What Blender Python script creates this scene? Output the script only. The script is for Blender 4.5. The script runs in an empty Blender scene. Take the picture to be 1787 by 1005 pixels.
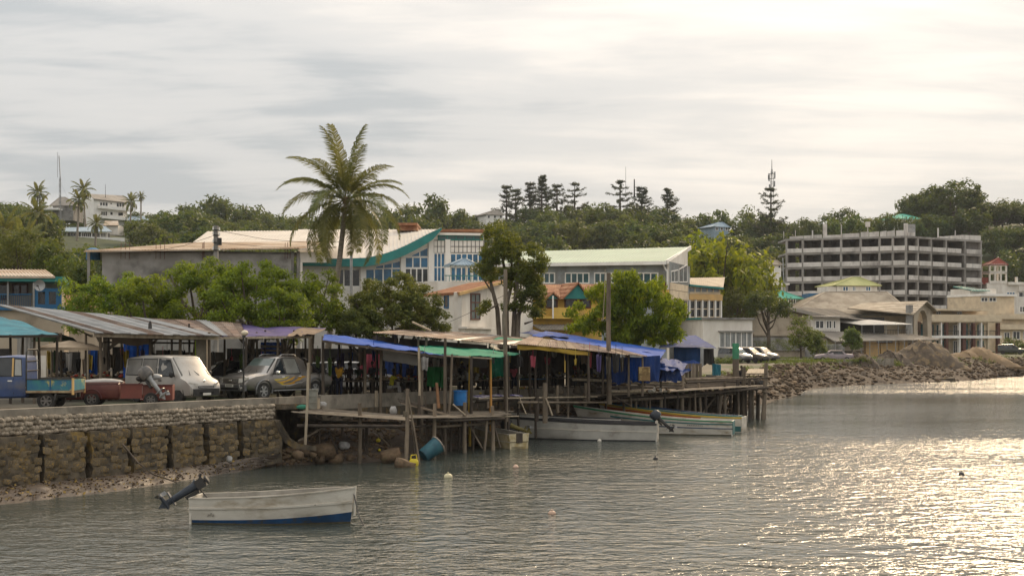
import bpy, bmesh, math, random
import numpy as np
from mathutils import Vector, Matrix
R = math.radians
rnd = random.Random(7)
sc = bpy.context.scene
col = sc.collection

# ---------------------------------------------------------------- camera
F, CX, HY, CAMZ = 2400.0, 893.5, 590.0, 5.2      # focal length in photo pixels, centre column, horizon row, eye height
cd = bpy.data.cameras.new('camera'); cam = bpy.data.objects.new('camera', cd); col.objects.link(cam)
cam.location = (0, 0, CAMZ); cam.rotation_euler = (R(90), 0, 0)
cd.sensor_width = 36; cd.lens = 36 * F / 1787.0; cd.shift_y = (HY - 502.5) / 1787.0
cd.clip_start = 0.5; cd.clip_end = 6000
sc.camera = cam
def wx(px, Y): return (px - CX) / F * Y
def wz(py, Y): return CAMZ + (HY - py) / F * Y
def W(px, py, Y): return Vector((wx(px, Y), Y, wz(py, Y)))

# ---------------------------------------------------------------- light
SUN_EL, SUN_AZ = R(28), R(23)                      # elevation, degrees to the right of the view axis
sun_dir = Vector((math.sin(SUN_AZ) * math.cos(SUN_EL), math.cos(SUN_AZ) * math.cos(SUN_EL), math.sin(SUN_EL)))
ld = bpy.data.lights.new('sun', 'SUN'); ld.energy = 1.5; ld.angle = R(11); ld.color = (1.0, 0.76, 0.49)
lo = bpy.data.objects.new('sun', ld); col.objects.link(lo)
lo.rotation_euler = (-sun_dir).to_track_quat('-Z', 'Y').to_euler()

world = bpy.data.worlds.new('World'); sc.world = world; world.use_nodes = True
def build_world():
    nt = world.node_tree; N = nt.nodes; L = nt.links; N.clear()
    out = N.new('ShaderNodeOutputWorld')
    sky = N.new('ShaderNodeTexSky'); sky.sky_type = 'NISHITA'; sky.sun_disc = False
    sky.sun_elevation = SUN_EL; sky.sun_rotation = SUN_AZ; sky.air_density = 1.2; sky.dust_density = 2.0
    bg1 = N.new('ShaderNodeBackground'); bg1.inputs['Strength'].default_value = 0.05
    L.new(sky.outputs['Color'], bg1.inputs['Color'])
    tc = N.new('ShaderNodeTexCoord'); sep = N.new('ShaderNodeSeparateXYZ'); L.new(tc.outputs['Generated'], sep.inputs[0])
    def math_(op, a, b=None, c=None):
        n = N.new('ShaderNodeMath'); n.operation = op
        for i, q in enumerate((a, b, c)):
            if q is None: continue
            if isinstance(q, (int, float)): n.inputs[i].default_value = q
            else: L.new(q, n.inputs[i])
        return n.outputs[0]
    zc = math_('MAXIMUM', sep.outputs['Z'], 0.0)
    den = math_('ADD', zc, 0.13)
    u = math_('DIVIDE', sep.outputs['X'], den); v = math_('DIVIDE', sep.outputs['Y'], den)
    cmb = N.new('ShaderNodeCombineXYZ'); L.new(u, cmb.inputs[0]); L.new(v, cmb.inputs[1])
    def noise(scale, detail, rough, loc, dist=0.0, sx=1.0, sy=1.0, rz=0.0):
        mp = N.new('ShaderNodeMapping'); mp.inputs['Location'].default_value = loc
        mp.inputs['Scale'].default_value = (sx, sy, 1); mp.inputs['Rotation'].default_value = (0, 0, rz)
        L.new(cmb.outputs[0], mp.inputs[0])
        n = N.new('ShaderNodeTexNoise'); n.inputs['Scale'].default_value = scale; n.inputs['Detail'].default_value = detail
        n.inputs['Roughness'].default_value = rough; n.inputs['Distortion'].default_value = dist
        L.new(mp.outputs[0], n.inputs['Vector']); return n.outputs['Fac']
    def ramp(fac, stops):
        r = N.new('ShaderNodeValToRGB'); el = r.color_ramp.elements
        while len(el) < len(stops): el.new(0.5)
        for e, (p, c) in zip(el, stops): e.position = p; e.color = (c + (1,)) if isinstance(c, tuple) else (c, c, c, 1)
        r.color_ramp.interpolation = 'EASE'
        L.new(fac, r.inputs[0]); return r.outputs['Color']
    big = noise(0.55, 5, 0.52, (3.1, 7.7, 0), 0.5, 1.0, 1.0, R(-12))
    fine = noise(2.2, 6, 0.6, (1.3, 2.2, 0), 0.35, 0.55, 1.6, R(-12))
    mixn = math_('ADD', math_('MULTIPLY', big, 0.62), math_('MULTIPLY', fine, 0.38))
    base = ramp(mixn, [(0.37, (0.30, 0.315, 0.325)), (0.465, (0.405, 0.402, 0.395)), (0.60, (0.53, 0.50, 0.465))])
    # brighter, warmer cloud around the veiled sun
    dv = N.new('ShaderNodeVectorMath'); dv.operation = 'DOT_PRODUCT'
    L.new(tc.outputs['Generated'], dv.inputs[0])
    gd = Vector((math.sin(R(14)) * math.cos(R(14)), math.cos(R(14)) * math.cos(R(14)), math.sin(R(14))))
    dv.inputs[1].default_value = gd
    d = math_('MAXIMUM', dv.outputs['Value'], 0.0)
    g1 = math_('MULTIPLY', math_('POWER', d, 40.0), 0.05)
    g2 = math_('MULTIPLY', math_('POWER', d, 5.0), 0.01)
    gl = math_('ADD', g1, g2)
    gl = math_('MULTIPLY', gl, math_('ADD', math_('MULTIPLY', mixn, 3.4), -0.75))
    gl = math_('MAXIMUM', gl, 0.0)
    # warm light under the cloud deck, low over the hills on the sun's side
    hz = math_('POWER', math_('SUBTRACT', 1.0, math_('MINIMUM', zc, 1.0)), 16.0)
    hs = math_('MULTIPLY', math_('MULTIPLY', hz, math_('POWER', d, 22.0)), 0.07)
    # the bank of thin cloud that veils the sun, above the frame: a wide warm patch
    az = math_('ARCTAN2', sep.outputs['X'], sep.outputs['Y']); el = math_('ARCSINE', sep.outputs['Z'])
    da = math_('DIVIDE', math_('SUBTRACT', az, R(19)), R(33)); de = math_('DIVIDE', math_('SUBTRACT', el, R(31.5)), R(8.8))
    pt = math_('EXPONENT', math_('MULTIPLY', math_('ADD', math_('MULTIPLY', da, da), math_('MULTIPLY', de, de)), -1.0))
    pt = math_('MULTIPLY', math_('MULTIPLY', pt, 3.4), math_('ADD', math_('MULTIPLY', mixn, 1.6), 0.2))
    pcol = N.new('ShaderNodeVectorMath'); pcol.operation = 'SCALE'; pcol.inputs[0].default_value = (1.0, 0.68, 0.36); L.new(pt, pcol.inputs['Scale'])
    glc = N.new('ShaderNodeMix'); glc.data_type = 'RGBA'; glc.blend_type = 'ADD'; glc.clamp_result = False
    glc.inputs[0].default_value = 1.0
    gcol = N.new('ShaderNodeVectorMath'); gcol.operation = 'SCALE'; gcol.inputs[0].default_value = (1.0, 0.82, 0.60)
    L.new(gl, gcol.inputs['Scale'])
    hcol = N.new('ShaderNodeVectorMath'); hcol.operation = 'SCALE'; hcol.inputs[0].default_value = (1.0, 0.70, 0.42)
    L.new(hs, hcol.inputs['Scale'])
    hc2 = N.new('ShaderNodeVectorMath'); hc2.operation = 'SCALE'; hc2.inputs[0].default_value = (0.055, 0.042, 0.030)
    L.new(hz, hc2.inputs['Scale'])
    a1 = N.new('ShaderNodeVectorMath'); a1.operation = 'ADD'; L.new(gcol.outputs[0], a1.inputs[0]); L.new(hcol.outputs[0], a1.inputs[1])
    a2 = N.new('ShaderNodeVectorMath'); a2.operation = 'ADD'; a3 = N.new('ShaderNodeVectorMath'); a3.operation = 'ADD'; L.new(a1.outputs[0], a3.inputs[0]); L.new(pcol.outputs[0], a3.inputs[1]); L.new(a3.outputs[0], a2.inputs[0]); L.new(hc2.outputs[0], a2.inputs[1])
    cie = N.new('ShaderNodeVectorMath'); cie.operation = 'SCALE'; L.new(base, cie.inputs[0])
    L.new(math_('ADD', 0.92, math_('MULTIPLY', zc, 1.45)), cie.inputs['Scale'])      # an overcast sky brightens towards the zenith
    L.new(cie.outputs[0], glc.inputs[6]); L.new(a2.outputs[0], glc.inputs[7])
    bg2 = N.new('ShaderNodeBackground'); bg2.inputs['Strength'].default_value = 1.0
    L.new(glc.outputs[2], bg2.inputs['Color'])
    mx = N.new('ShaderNodeMixShader'); mx.inputs[0].default_value = 0.94
    L.new(bg1.outputs[0], mx.inputs[1]); L.new(bg2.outputs[0], mx.inputs[2]); L.new(mx.outputs[0], out.inputs['Surface'])
build_world()
sc.view_settings.view_transform = 'Standard'; sc.view_settings.look = 'None'
sc.view_settings.exposure = 0.66; sc.view_settings.gamma = 1.0; sc.view_settings.use_curve_mapping = False
sc.render.engine = 'CYCLES'
sc.cycles.max_bounces = 6; sc.cycles.diffuse_bounces = 3; sc.cycles.glossy_bounces = 3; sc.cycles.transmission_bounces = 4
sc.cycles.transparent_max_bounces = 8; sc.cycles.caustics_reflective = False; sc.cycles.caustics_refractive = False
sc.cycles.sample_clamp_indirect = 6.0
sc.cycles.use_denoising = True

# ---------------------------------------------------------------- materials
MATS = {}
def mat(name, c, c2=None, scale=3.0, rough=0.8, bump=0.0, bscale=None, metal=0.0, spec=0.3, var=0.0, stretch=(1, 1, 1), lo=0.38, hi=0.62, detail=5,
        c3=None, s3=0.6, lo3=0.5, hi3=0.62, coat=0.0, trans=0.0, emis=None, dist=0.0):
    """Principled material whose colour wanders between c, c2 and (in patches) c3 by object-space noise; var = brightness change from object to object."""
    if name in MATS: return MATS[name]
    m = bpy.data.materials.new(name); m.use_nodes = True; nt = m.node_tree; N = nt.nodes; L = nt.links
    b = N['Principled BSDF']; b.inputs['Roughness'].default_value = rough; b.inputs['Metallic'].default_value = metal
    b.inputs['Specular IOR Level'].default_value = spec; b.inputs['Coat Weight'].default_value = coat
    b.inputs['Coat Roughness'].default_value = 0.08
    b.inputs['Base Color'].default_value = (*c, 1)
    geo = N.new('ShaderNodeTexCoord'); oi = N.new('ShaderNodeObjectInfo')
    mp = N.new('ShaderNodeMapping'); mp.inputs['Scale'].default_value = stretch
    L.new(geo.outputs['Object'], mp.inputs['Vector'])
    cmb = N.new('ShaderNodeCombineXYZ')
    ml = N.new('ShaderNodeMath'); ml.operation = 'MULTIPLY'; ml.inputs[1].default_value = 37.0; L.new(oi.outputs['Random'], ml.inputs[0])
    L.new(ml.outputs[0], cmb.inputs[0]); L.new(ml.outputs[0], cmb.inputs[2]); L.new(cmb.outputs[0], mp.inputs['Location'])
    cur = None
    def nz(s, d=detail):
        n = N.new('ShaderNodeTexNoise'); n.inputs['Scale'].default_value = s; n.inputs['Detail'].default_value = d
        n.inputs['Roughness'].default_value = 0.6; n.inputs['Distortion'].default_value = dist
        L.new(mp.outputs[0], n.inputs['Vector']); return n.outputs['Fac']
    def mr(f, a, z):
        r = N.new('ShaderNodeMapRange'); r.inputs[1].default_value = a; r.inputs[2].default_value = z; L.new(f, r.inputs[0]); return r.outputs[0]
    def mix(f, a, bb, mode='MIX'):
        x = N.new('ShaderNodeMix'); x.data_type = 'RGBA'; x.blend_type = mode
        if isinstance(f, float): x.inputs[0].default_value = f
        else: L.new(f, x.inputs[0])
        for i, q in ((6, a), (7, bb)):
            if isinstance(q, tuple): x.inputs[i].default_value = (*q, 1)
            else: L.new(q, x.inputs[i])
        return x.outputs[2]
    if c2 is not None: cur = mix(mr(nz(scale), lo, hi), c, c2)
    if c3 is not None: cur = mix(mr(nz(s3, 6), lo3, hi3), cur if cur is not None else c, c3)
    if var > 0:
        hv = N.new('ShaderNodeHueSaturation')
        r = N.new('ShaderNodeMapRange'); r.inputs[3].default_value = 1 - var; r.inputs[4].default_value = 1 + var
        L.new(oi.outputs['Random'], r.inputs[0]); L.new(r.outputs[0], hv.inputs['Value'])
        if cur is None: hv.inputs['Color'].default_value = (*c, 1)
        else: L.new(cur, hv.inputs['Color'])
        cur = hv.outputs[0]
    if cur is not None: L.new(cur, b.inputs['Base Color'])
    if bump > 0:
        bp = N.new('ShaderNodeBump'); bp.inputs['Strength'].default_value = bump; bp.inputs['Distance'].default_value = 0.05
        L.new(nz(bscale or scale * 4, 6), bp.inputs['Height']); L.new(bp.outputs[0], b.inputs['Normal'])
    if trans: b.inputs['Transmission Weight'].default_value = trans
    if emis: b.inputs['Emission Color'].default_value = (*emis[0], 1); b.inputs['Emission Strength'].default_value = emis[1]
    MATS[name] = m; return m
def leafmat(name, c1, c2, tint=(0.30, 0.34, 0.03), tfac=0.35, var=0.25, scale=0.6):
    if name in MATS: return MATS[name]
    m = bpy.data.materials.new(name); m.use_nodes = True; nt = m.node_tree; N = nt.nodes; L = nt.links
    N.clear(); out = N.new('ShaderNodeOutputMaterial')
    tc = N.new('ShaderNodeTexCoord'); oi = N.new('ShaderNodeObjectInfo'); geo = N.new('ShaderNodeNewGeometry')
    n = N.new('ShaderNodeTexNoise'); n.inputs['Scale'].default_value = scale; n.inputs['Detail'].default_value = 2; L.new(tc.outputs['Object'], n.inputs['Vector'])
    ad = N.new('ShaderNodeMath'); ad.operation = 'ADD'; L.new(n.outputs['Fac'], ad.inputs[0])
    m1 = N.new('ShaderNodeMath'); m1.operation = 'MULTIPLY_ADD'; m1.inputs[1].default_value = 0.5; m1.inputs[2].default_value = -0.25
    L.new(geo.outputs['Random Per Island'], m1.inputs[0]); L.new(m1.outputs[0], ad.inputs[1])
    r = N.new('ShaderNodeMapRange'); r.inputs[1].default_value = 0.3; r.inputs[2].default_value = 0.75; L.new(ad.outputs[0], r.inputs[0])
    x = N.new('ShaderNodeMix'); x.data_type = 'RGBA'; L.new(r.outputs[0], x.inputs[0]); x.inputs[6].default_value = (*c1, 1); x.inputs[7].default_value = (*c2, 1)
    hv = N.new('ShaderNodeHueSaturation'); L.new(x.outputs[2], hv.inputs['Color'])
    rr = N.new('ShaderNodeMapRange'); rr.inputs[3].default_value = 1 - var; rr.inputs[4].default_value = 1 + var; L.new(oi.outputs['Random'], rr.inputs[0]); L.new(rr.outputs[0], hv.inputs['Value'])
    hr = N.new('ShaderNodeMapRange'); hr.inputs[3].default_value = 0.47; hr.inputs[4].default_value = 0.515
    fr = N.new('ShaderNodeMath'); fr.operation = 'FRACT'; ml = N.new('ShaderNodeMath'); ml.operation = 'MULTIPLY'; ml.inputs[1].default_value = 7.31
    L.new(oi.outputs['Random'], ml.inputs[0]); L.new(ml.outputs[0], fr.inputs[0]); L.new(fr.outputs[0], hr.inputs[0]); L.new(hr.outputs[0], hv.inputs['Hue'])
    df = N.new('ShaderNodeBsdfPrincipled'); df.inputs['Roughness'].default_value = 0.55; df.inputs['Specular IOR Level'].default_value = 0.25
    L.new(hv.outputs[0], df.inputs['Base Color'])
    tr = N.new('ShaderNodeBsdfTranslucent')
    t2 = N.new('ShaderNodeMix'); t2.data_type = 'RGBA'; t2.inputs[0].default_value = 0.5; L.new(hv.outputs[0], t2.inputs[6]); t2.inputs[7].default_value = (*tint, 1)
    L.new(t2.outputs[2], tr.inputs['Color'])
    ms = N.new('ShaderNodeMixShader'); ms.inputs[0].default_value = tfac; L.new(df.outputs[0], ms.inputs[1]); L.new(tr.outputs[0], ms.inputs[2])
    L.new(ms.outputs[0], out.inputs['Surface'])
    MATS[name] = m; return m

# ---------------------------------------------------------------- mesh building
def V(*a): return Vector(a)
class MB:
    def __init__(s): s.v = []; s.f = []; s.m = []; s.cur = 0
    def add(s, vs, fs):
        o = len(s.v); s.v += [tuple(p) for p in vs]; s.f += [tuple(i + o for i in f) for f in fs]; s.m += [s.cur] * len(fs); return s
    def box(s, x0, x1, y0, y1, z0, z1):
        return s.add([(x0, y0, z0), (x1, y0, z0), (x1, y1, z0), (x0, y1, z0), (x0, y0, z1), (x1, y0, z1), (x1, y1, z1), (x0, y1, z1)],
                     [(0, 3, 2, 1), (4, 5, 6, 7), (0, 1, 5, 4), (1, 2, 6, 5), (2, 3, 7, 6), (3, 0, 4, 7)])
    def bar(s, p, q, w, h=None, up=(0, 0, 1)):
        p = Vector(p); q = Vector(q); h = w if h is None else h; d = (q - p).normalized(); up = Vector(up)
        if abs(d.dot(up)) > 0.98: up = Vector((0, 1, 0)) if abs(d.y) < 0.9 else Vector((1, 0, 0))
        a = d.cross(up).normalized(); b = a.cross(d)
        vs = [e + a * (i * w / 2) + b * (j * h / 2) for e in (p, q) for i, j in ((-1, -1), (1, -1), (1, 1), (-1, 1))]
        return s.add(vs, [(0, 1, 2, 3), (7, 6, 5, 4), (0, 4, 5, 1), (1, 5, 6, 2), (2, 6, 7, 3), (3, 7, 4, 0)])
    def tube(s, pts, rad, n=7, cap=True, jit=0.0):
        pts = [Vector(p) for p in pts]; rad = [rad] * len(pts) if isinstance(rad, (int, float)) else rad; vs = []; fs = []
        d0 = (pts[-1] - pts[0]).normalized(); ref = V(0, 0, 1) if abs(d0.z) < 0.9 else V(1, 0, 0)
        for i, p in enumerate(pts):
            d = (pts[min(i + 1, len(pts) - 1)] - pts[max(i - 1, 0)]).normalized()
            a = d.cross(ref)
            if a.length < 1e-4: a = d.cross(V(0, 1, 0))
            a.normalize(); b = d.cross(a)
            for k in range(n):
                t = 2 * math.pi * k / n; r = rad[i] * (1 + (rnd.uniform(-jit, jit) if jit else 0)); vs.append(p + a * (r * math.cos(t)) + b * (r * math.sin(t)))
        for i in range(len(pts) - 1):
            for k in range(n): fs.append((i * n + k, i * n + (k + 1) % n, (i + 1) * n + (k + 1) % n, (i + 1) * n + k))
        if cap: fs += [tuple(range(n))[::-1], tuple(range((len(pts) - 1) * n, len(pts) * n))]
        return s.add(vs, fs)
    def cyl(s, c, r, h, n=16, r2=None): c = Vector(c); return s.tube([c, c + V(0, 0, h)], [r, r if r2 is None else r2], n)
    def poly(s, pts): return s.add(pts, [tuple(range(len(pts)))])
    def ext(s, pts, vec):
        pts = [Vector(p) for p in pts]; vec = Vector(vec); n = len(pts)
        return s.add(pts + [p + vec for p in pts], [tuple(range(n)), tuple(range(2 * n - 1, n - 1, -1))] + [(i, i + n, (i + 1) % n + n, (i + 1) % n) for i in range(n)])
    def loft(s, rings, closed=True, caps=True):
        n = len(rings[0]); vs = [p for r in rings for p in r]; fs = []
        for i in range(len(rings) - 1):
            for k in range(n if closed else n - 1): fs.append((i * n + k, i * n + (k + 1) % n, (i + 1) * n + (k + 1) % n, (i + 1) * n + k))
        if caps: fs += [tuple(range(n))[::-1], tuple(range((len(rings) - 1) * n, len(rings) * n))]
        return s.add(vs, fs)
    def grid(s, fn, nu, nv):
        vs = [fn(i / nu, j / nv) for j in range(nv + 1) for i in range(nu + 1)]
        return s.add(vs, [(j * (nu + 1) + i, j * (nu + 1) + i + 1, (j + 1) * (nu + 1) + i + 1, (j + 1) * (nu + 1) + i) for j in range(nv) for i in range(nu)])
    def slab(s, fn, nu, nv, t):
        """a sheet with thickness: fn(u,v) -> point; t = vector from top to underside"""
        t = Vector(t); top = [Vector(fn(i / nu, j / nv)) for j in range(nv + 1) for i in range(nu + 1)]; k = len(top)
        vs = top + [p + t for p in top]; fs = []; q = nu + 1
        for j in range(nv):
            for i in range(nu):
                a = j * q + i; fs += [(a, a + 1, a + q + 1, a + q), (k + a + q, k + a + q + 1, k + a + 1, k + a)]
        rim = [i for i in range(q)] + [j * q + nu for j in range(1, nv + 1)] + [nv * q + i for i in range(nu - 1, -1, -1)] + [j * q for j in range(nv - 1, 0, -1)]
        for a, b in zip(rim, rim[1:] + rim[:1]): fs.append((b, a, a + k, b + k))
        return s.add(vs, fs)
    def blob(s, c, r, seed=0, rough=0.18, lvl=1):
        rr = random.Random(seed); c = Vector(c); base = ICO[lvl]; r = (r, r, r) if isinstance(r, (int, float)) else r
        return s.add([c + V(p[0] * r[0], p[1] * r[1], p[2] * r[2]) * (1 + rr.uniform(-rough, rough)) for p in base[0]], base[1])
    def mesh(s, name, mats, smooth=None):
        me = bpy.data.meshes.new(name); me.from_pydata(s.v, [], s.f); mats = mats if isinstance(mats, (list, tuple)) else [mats]
        for m in mats: me.materials.append(m)
        if len(mats) > 1: me.polygons.foreach_set('material_index', s.m)
        if smooth:
            me.polygons.foreach_set('use_smooth', [True] * len(me.polygons)); me.update()
            me.set_sharp_from_angle(angle=R(smooth))
        me.update(); return me
def _ico(l):
    bm = bmesh.new(); bmesh.ops.create_icosphere(bm, subdivisions=l, radius=1); bm.verts.ensure_lookup_table()
    r = ([tuple(v.co) for v in bm.verts], [tuple(v.index for v in f.verts) for f in bm.faces]); bm.free(); return r
ICO = {1: _ico(1), 2: _ico(2), 3: _ico(3)}
def link(name, me, parent=None, loc=None, rot=None, scale=None):
    o = bpy.data.objects.new(name, me); col.objects.link(o)
    if parent is not None: o.parent = parent
    if loc is not None: o.location = loc
    if rot is not None: o.rotation_euler = rot
    if scale is not None: o.scale = scale
    return o
def tag(o, label=None, cat=None, group=None, kind=None):
    if label: o['label'] = label
    if cat: o['category'] = cat; o['kind'] = kind or 'thing'
    if group: o['group'] = group
    if kind: o['kind'] = kind
    return o
class Thing:
    """an Empty at the thing's base; parts are given in world coordinates (or in the thing's own, local=True)"""
    def __init__(s, name, label, cat, base, rz=0.0, group=None, local=False):
        s.o = bpy.data.objects.new(name, None); col.objects.link(s.o); s.o.empty_display_size = 0.3
        s.o.location = base; s.o.rotation_euler = (0, 0, rz); s.base = Vector(base); s.local = local; tag(s.o, label, cat, group)
        s.m = (Matrix.Translation(s.base) @ Matrix.Rotation(rz, 4, 'Z')); s.inv = s.m.inverted()
    def part(s, name, mb, mats, smooth=None, parent=None, label=None):
        if not s.local: mb.v = [tuple(s.inv @ Vector(p)) for p in mb.v]
        o = link(name, mb.mesh(name, mats, smooth), parent or s.o)
        if label: o['label'] = label
        return o
def single(name, mb, mats, label=None, cat=None, group=None, kind=None, smooth=None, base=None):
    if base is not None: b = Vector(base); mb.v = [tuple(Vector(p) - b) for p in mb.v]
    o = link(name, mb.mesh(name, mats, smooth), None, base); return tag(o, label, cat, group, kind)
def dup(root, loc, rz=None, label=None, group=None, scale=None):
    c = root.copy(); col.objects.link(c); c.location = loc
    if rz is not None: c.rotation_euler = (0, 0, rz)
    if scale is not None: c.scale = scale
    if label: c['label'] = label
    if group: c['group'] = group
    for ch in root.children:
        d = ch.copy(); col.objects.link(d); d.parent = c
        for g in ch.children:
            e = g.copy(); col.objects.link(e); e.parent = d
    return c
def lerp(a, b, t): return a + (b - a) * t
def poly_at(tab, x):
    if x <= tab[0][0]: return tab[0][1:]
    for a, b in zip(tab, tab[1:]):
        if x <= b[0]:
            t = (x - a[0]) / (b[0] - a[0]); return tuple(lerp(p, q, t) for p, q in zip(a[1:], b[1:]))
    return tab[-1][1:]
def sstep(a, b, x):
    t = min(1, max(0, (x - a) / (b - a))); return t * t * (3 - 2 * t)
def noise2(x, y, s=0):
    return (math.sin(x * 1.7 + y * 0.6 + s) + math.sin(x * 0.7 - y * 1.9 + 2.1 * s) + math.sin(x * 2.9 + y * 2.3 + 0.7 * s) * 0.5) / 2.5

# ================================================================ SETTING
WALL = [(-420, 1 / 37.4, 2.90), (0, 1 / 45.0, 2.86), (400, 1 / 54.2, 2.785), (478, 1 / 56.0, 2.78), (560, 1 / 60.0, 2.70), (637, 1 / 62.5, 2.67), (762, 1 / 67.5, 2.61), (886, 1 / 73.5, 2.45), (1021, 1 / 79.0, 2.37)]
def wallpt(px, off=0.0):
    """point of the sea wall's front line seen at column px, and its top; off = metres out towards the water"""
    iY, zt = poly_at(WALL, px); Y = 1 / iY; p = V(wx(px, Y), Y, zt)
    if off:
        iY2, _ = poly_at(WALL, px + 3); Y2 = 1 / iY2; d = V(wx(px + 3, Y2) - p.x, Y2 - Y, 0).normalized(); p += V(d.y, -d.x, 0) * off
    return p
WLINE = [(-420, 1000), (-100, 908), (0, 880), (182, 859), (280, 845), (392, 826), (500, 811), (560, 808), (640, 806), (700, 800), (800, 781), (860, 771), (900, 763), (1021, 753)]
def shore(px): y, = poly_at(WLINE, px); Y = CAMZ * F / (y - HY); return V(wx(px, Y), Y, 0)
TOE = [(-420, 0.3), (0, 0.38), (200, 0.36), (280, 0.40), (350, 0.38), (470, 0.52), (500, 0.7), (560, 1.4), (637, 1.6), (1021, 1.4)]
RIDGE = [(-400, 36, 120, 380), (0, 34, 120, 400), (200, 33, 140, 420), (420, 29, 170, 430), (800, 29, 210, 450), (950, 33, 220, 450), (1150, 34, 230, 450), (1400, 31, 270, 460), (1560, 34, 300, 470), (1700, 40, 300, 450), (2200, 40, 300, 450)]
def hh(x, y):
    """height of the land"""
    z = lerp(2.63, 2.17, sstep(52, 80, y)) + 0.3 * sstep(100, 160, y)
    if y > 100:
        px = CX + F * x / y; H, y0, y1 = poly_at(RIDGE, px); z += H * sstep(y0, y1, y) ** 0.9 * (1 + 0.05 * noise2(x * 0.03, y * 0.03)); z += 6 * sstep(480, 900, y)
    return z
M_land = mat('packed_earth', (0.16, 0.135, 0.10), (0.09, 0.085, 0.06), 0.35, 0.95, 0.3, 4, c3=(0.05, 0.075, 0.025), s3=0.12, lo3=0.5, hi3=0.6)
M_mud = mat('wet_mud', (0.10, 0.075, 0.055), (0.055, 0.042, 0.032), 1.2, 0.55, 0.6, 9, spec=0.45, c3=(0.13, 0.11, 0.085), s3=3.0, lo3=0.55, hi3=0.7)
M_rub = mat('rubble_bank', (0.085, 0.062, 0.043), (0.045, 0.034, 0.025), 0.8, 0.95, 0.8, 5, c3=(0.125, 0.10, 0.075), s3=2.2, lo3=0.52, hi3=0.62)
top, low = [], []
for px in range(-420, 1022, 7): p = wallpt(px, -0.12); top.append(p); low.append(shore(px))
n_wall = len(top)
for a, b in (((7.2, 88), (9.5, 85.0)), ((11.5, 92), (13.5, 89)), ((15.5, 108), (18.5, 106)), ((22, 127), (25.5, 125)), ((28.0, 143), (30, 140.5)), ((31, 151), (34, 147.2)), ((38, 165), (41.3, 156.0)), ((48, 178), (50.5, 163)), ((60, 186), (56.5, 168.6)), ((74, 200), (64.0, 180.9)), ((88, 212), (74, 195)), ((120, 232), (108, 212)), ((220, 270), (215, 240)), ((700, 330), (700, 300))):
    top.append(V(a[0], a[1], 2.5)); low.append(V(b[0], b[1], 0))
def dense(P, i0, step):
    out = P[:i0]
    for a, b in zip(P[i0 - 1:], P[i0:]):
        n = max(2, int((b - a).length / step)) if b.x < 130 else 6
        n = dense.n[len(out)] if len(out) in dense.n else n
        dense.n.setdefault(len(out), n)
        for k in range(1, n + 1): out.append(a.lerp(b, k / n))
    return out
dense.n = {}
top = dense(top, n_wall, 0.9)
# the same counts for the waterline
def dense2(P, i0, counts):
    out = P[:i0]
    for a, b in zip(P[i0 - 1:], P[i0:]):
        n = counts[len(out)]
        for k in range(1, n + 1): out.append(a.lerp(b, k / n))
    return out
low = dense2(low, n_wall, dense.n)
NC = len(top)
for i in range(n_wall, NC): top[i].z = hh(top[i].x, top[i].y)
# ground: one sheet from the quay edge to far behind the hills
NB = 60
vs, fs = [], []
for i, p in enumerate(top):
    a = lerp(R(-78), R(74), (i / (NC - 1)))
    px = CX + F * p.x / p.y
    B = V(p.x * 0 + 1500 * math.sin(math.atan2(p.x, p.y) * 1.0 + (a - math.atan2(p.x, p.y)) * 0.75), 1500 * math.cos(math.atan2(p.x, p.y) + (a - math.atan2(p.x, p.y)) * 0.75), 0)
    for j in range(NB + 1):
        t = (j / NB) ** 2.2; q = V(lerp(p.x, B.x, t), lerp(p.y, B.y, t), 0)
        z = hh(q.x, q.y) if (j > 0 or i >= n_wall) else p.z - 0.2
        z = min(z, hh(q.x, q.y)); vs.append((q.x, q.y, z + 0.05 * noise2(q.x * 0.5, q.y * 0.5) * (1 if j > 6 else 0)))
for i in range(NC - 1):
    for j in range(NB): a = i * (NB + 1) + j; fs.append((a, a + NB + 1, a + NB + 2, a + 1))
M_scrub = mat('hill_undergrowth', (0.022, 0.036, 0.013), (0.045, 0.058, 0.020), 0.15, 0.95, 0.8, 0.9, c3=(0.07, 0.06, 0.035), s3=0.05, lo3=0.6, hi3=0.7)
g = MB(); g.add(vs, fs); g.m = [1 if vs[f[0]][2] > 5.2 else 0 for f in fs]; single('ground', g, [M_land, M_scrub], kind='structure', smooth=180)
# foreshore: mud under the sea wall, rubble along the far shore
def strip(i0, i1, nv, lump, seed):
    v, f = [], []; n = i1 - i0
    for i in range(i0, i1):
        T, S = top[i].copy(), low[i]
        if i < n_wall: T.z, = poly_at(TOE, -420 + 7 * i); q0 = wallpt(-420 + 7 * i, .42 if -420 + 7 * i < 482 else .1); T.x, T.y = q0.x, q0.y
        O = S + (S - T).normalized() * 5; O.z = -0.7
        for j in range(nv + 1):
            t = j / nv
            if t < 0.8: q = T.lerp(S, t / 0.8); q.z = T.z * (1 - t / 0.8) ** (0.75 if i < n_wall else 0.8)
            else: q = S.lerp(O, (t - 0.8) / 0.2)
            w = lump * min(1, t * 5) * (1 - abs(t - 0.45)) if t < 0.95 else 0
            q.z += w * (noise2(q.x * 1.3, q.y * 1.3, seed) * 0.6 + noise2(q.x * 4.1, q.y * 4.1, seed + 3) * 0.4) + (rnd.uniform(-0.25, 0.25) * w)
            q.x += rnd.uniform(-1, 1) * w * 0.4
            v.append(q)
    for i in range(n - 1):
        for j in range(nv): a = i * (nv + 1) + j; f.append((a, a + 1, a + nv + 2, a + nv + 1))
    m = MB(); m.add(v, f); return m
single('mud_beach', strip(0, n_wall, 22, 0.10, 1), M_mud, kind='structure', smooth=60)
single('rubble_shore', strip(n_wall - 1, NC, 16, 0.38, 4), M_rub, kind='structure', smooth=40)

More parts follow.
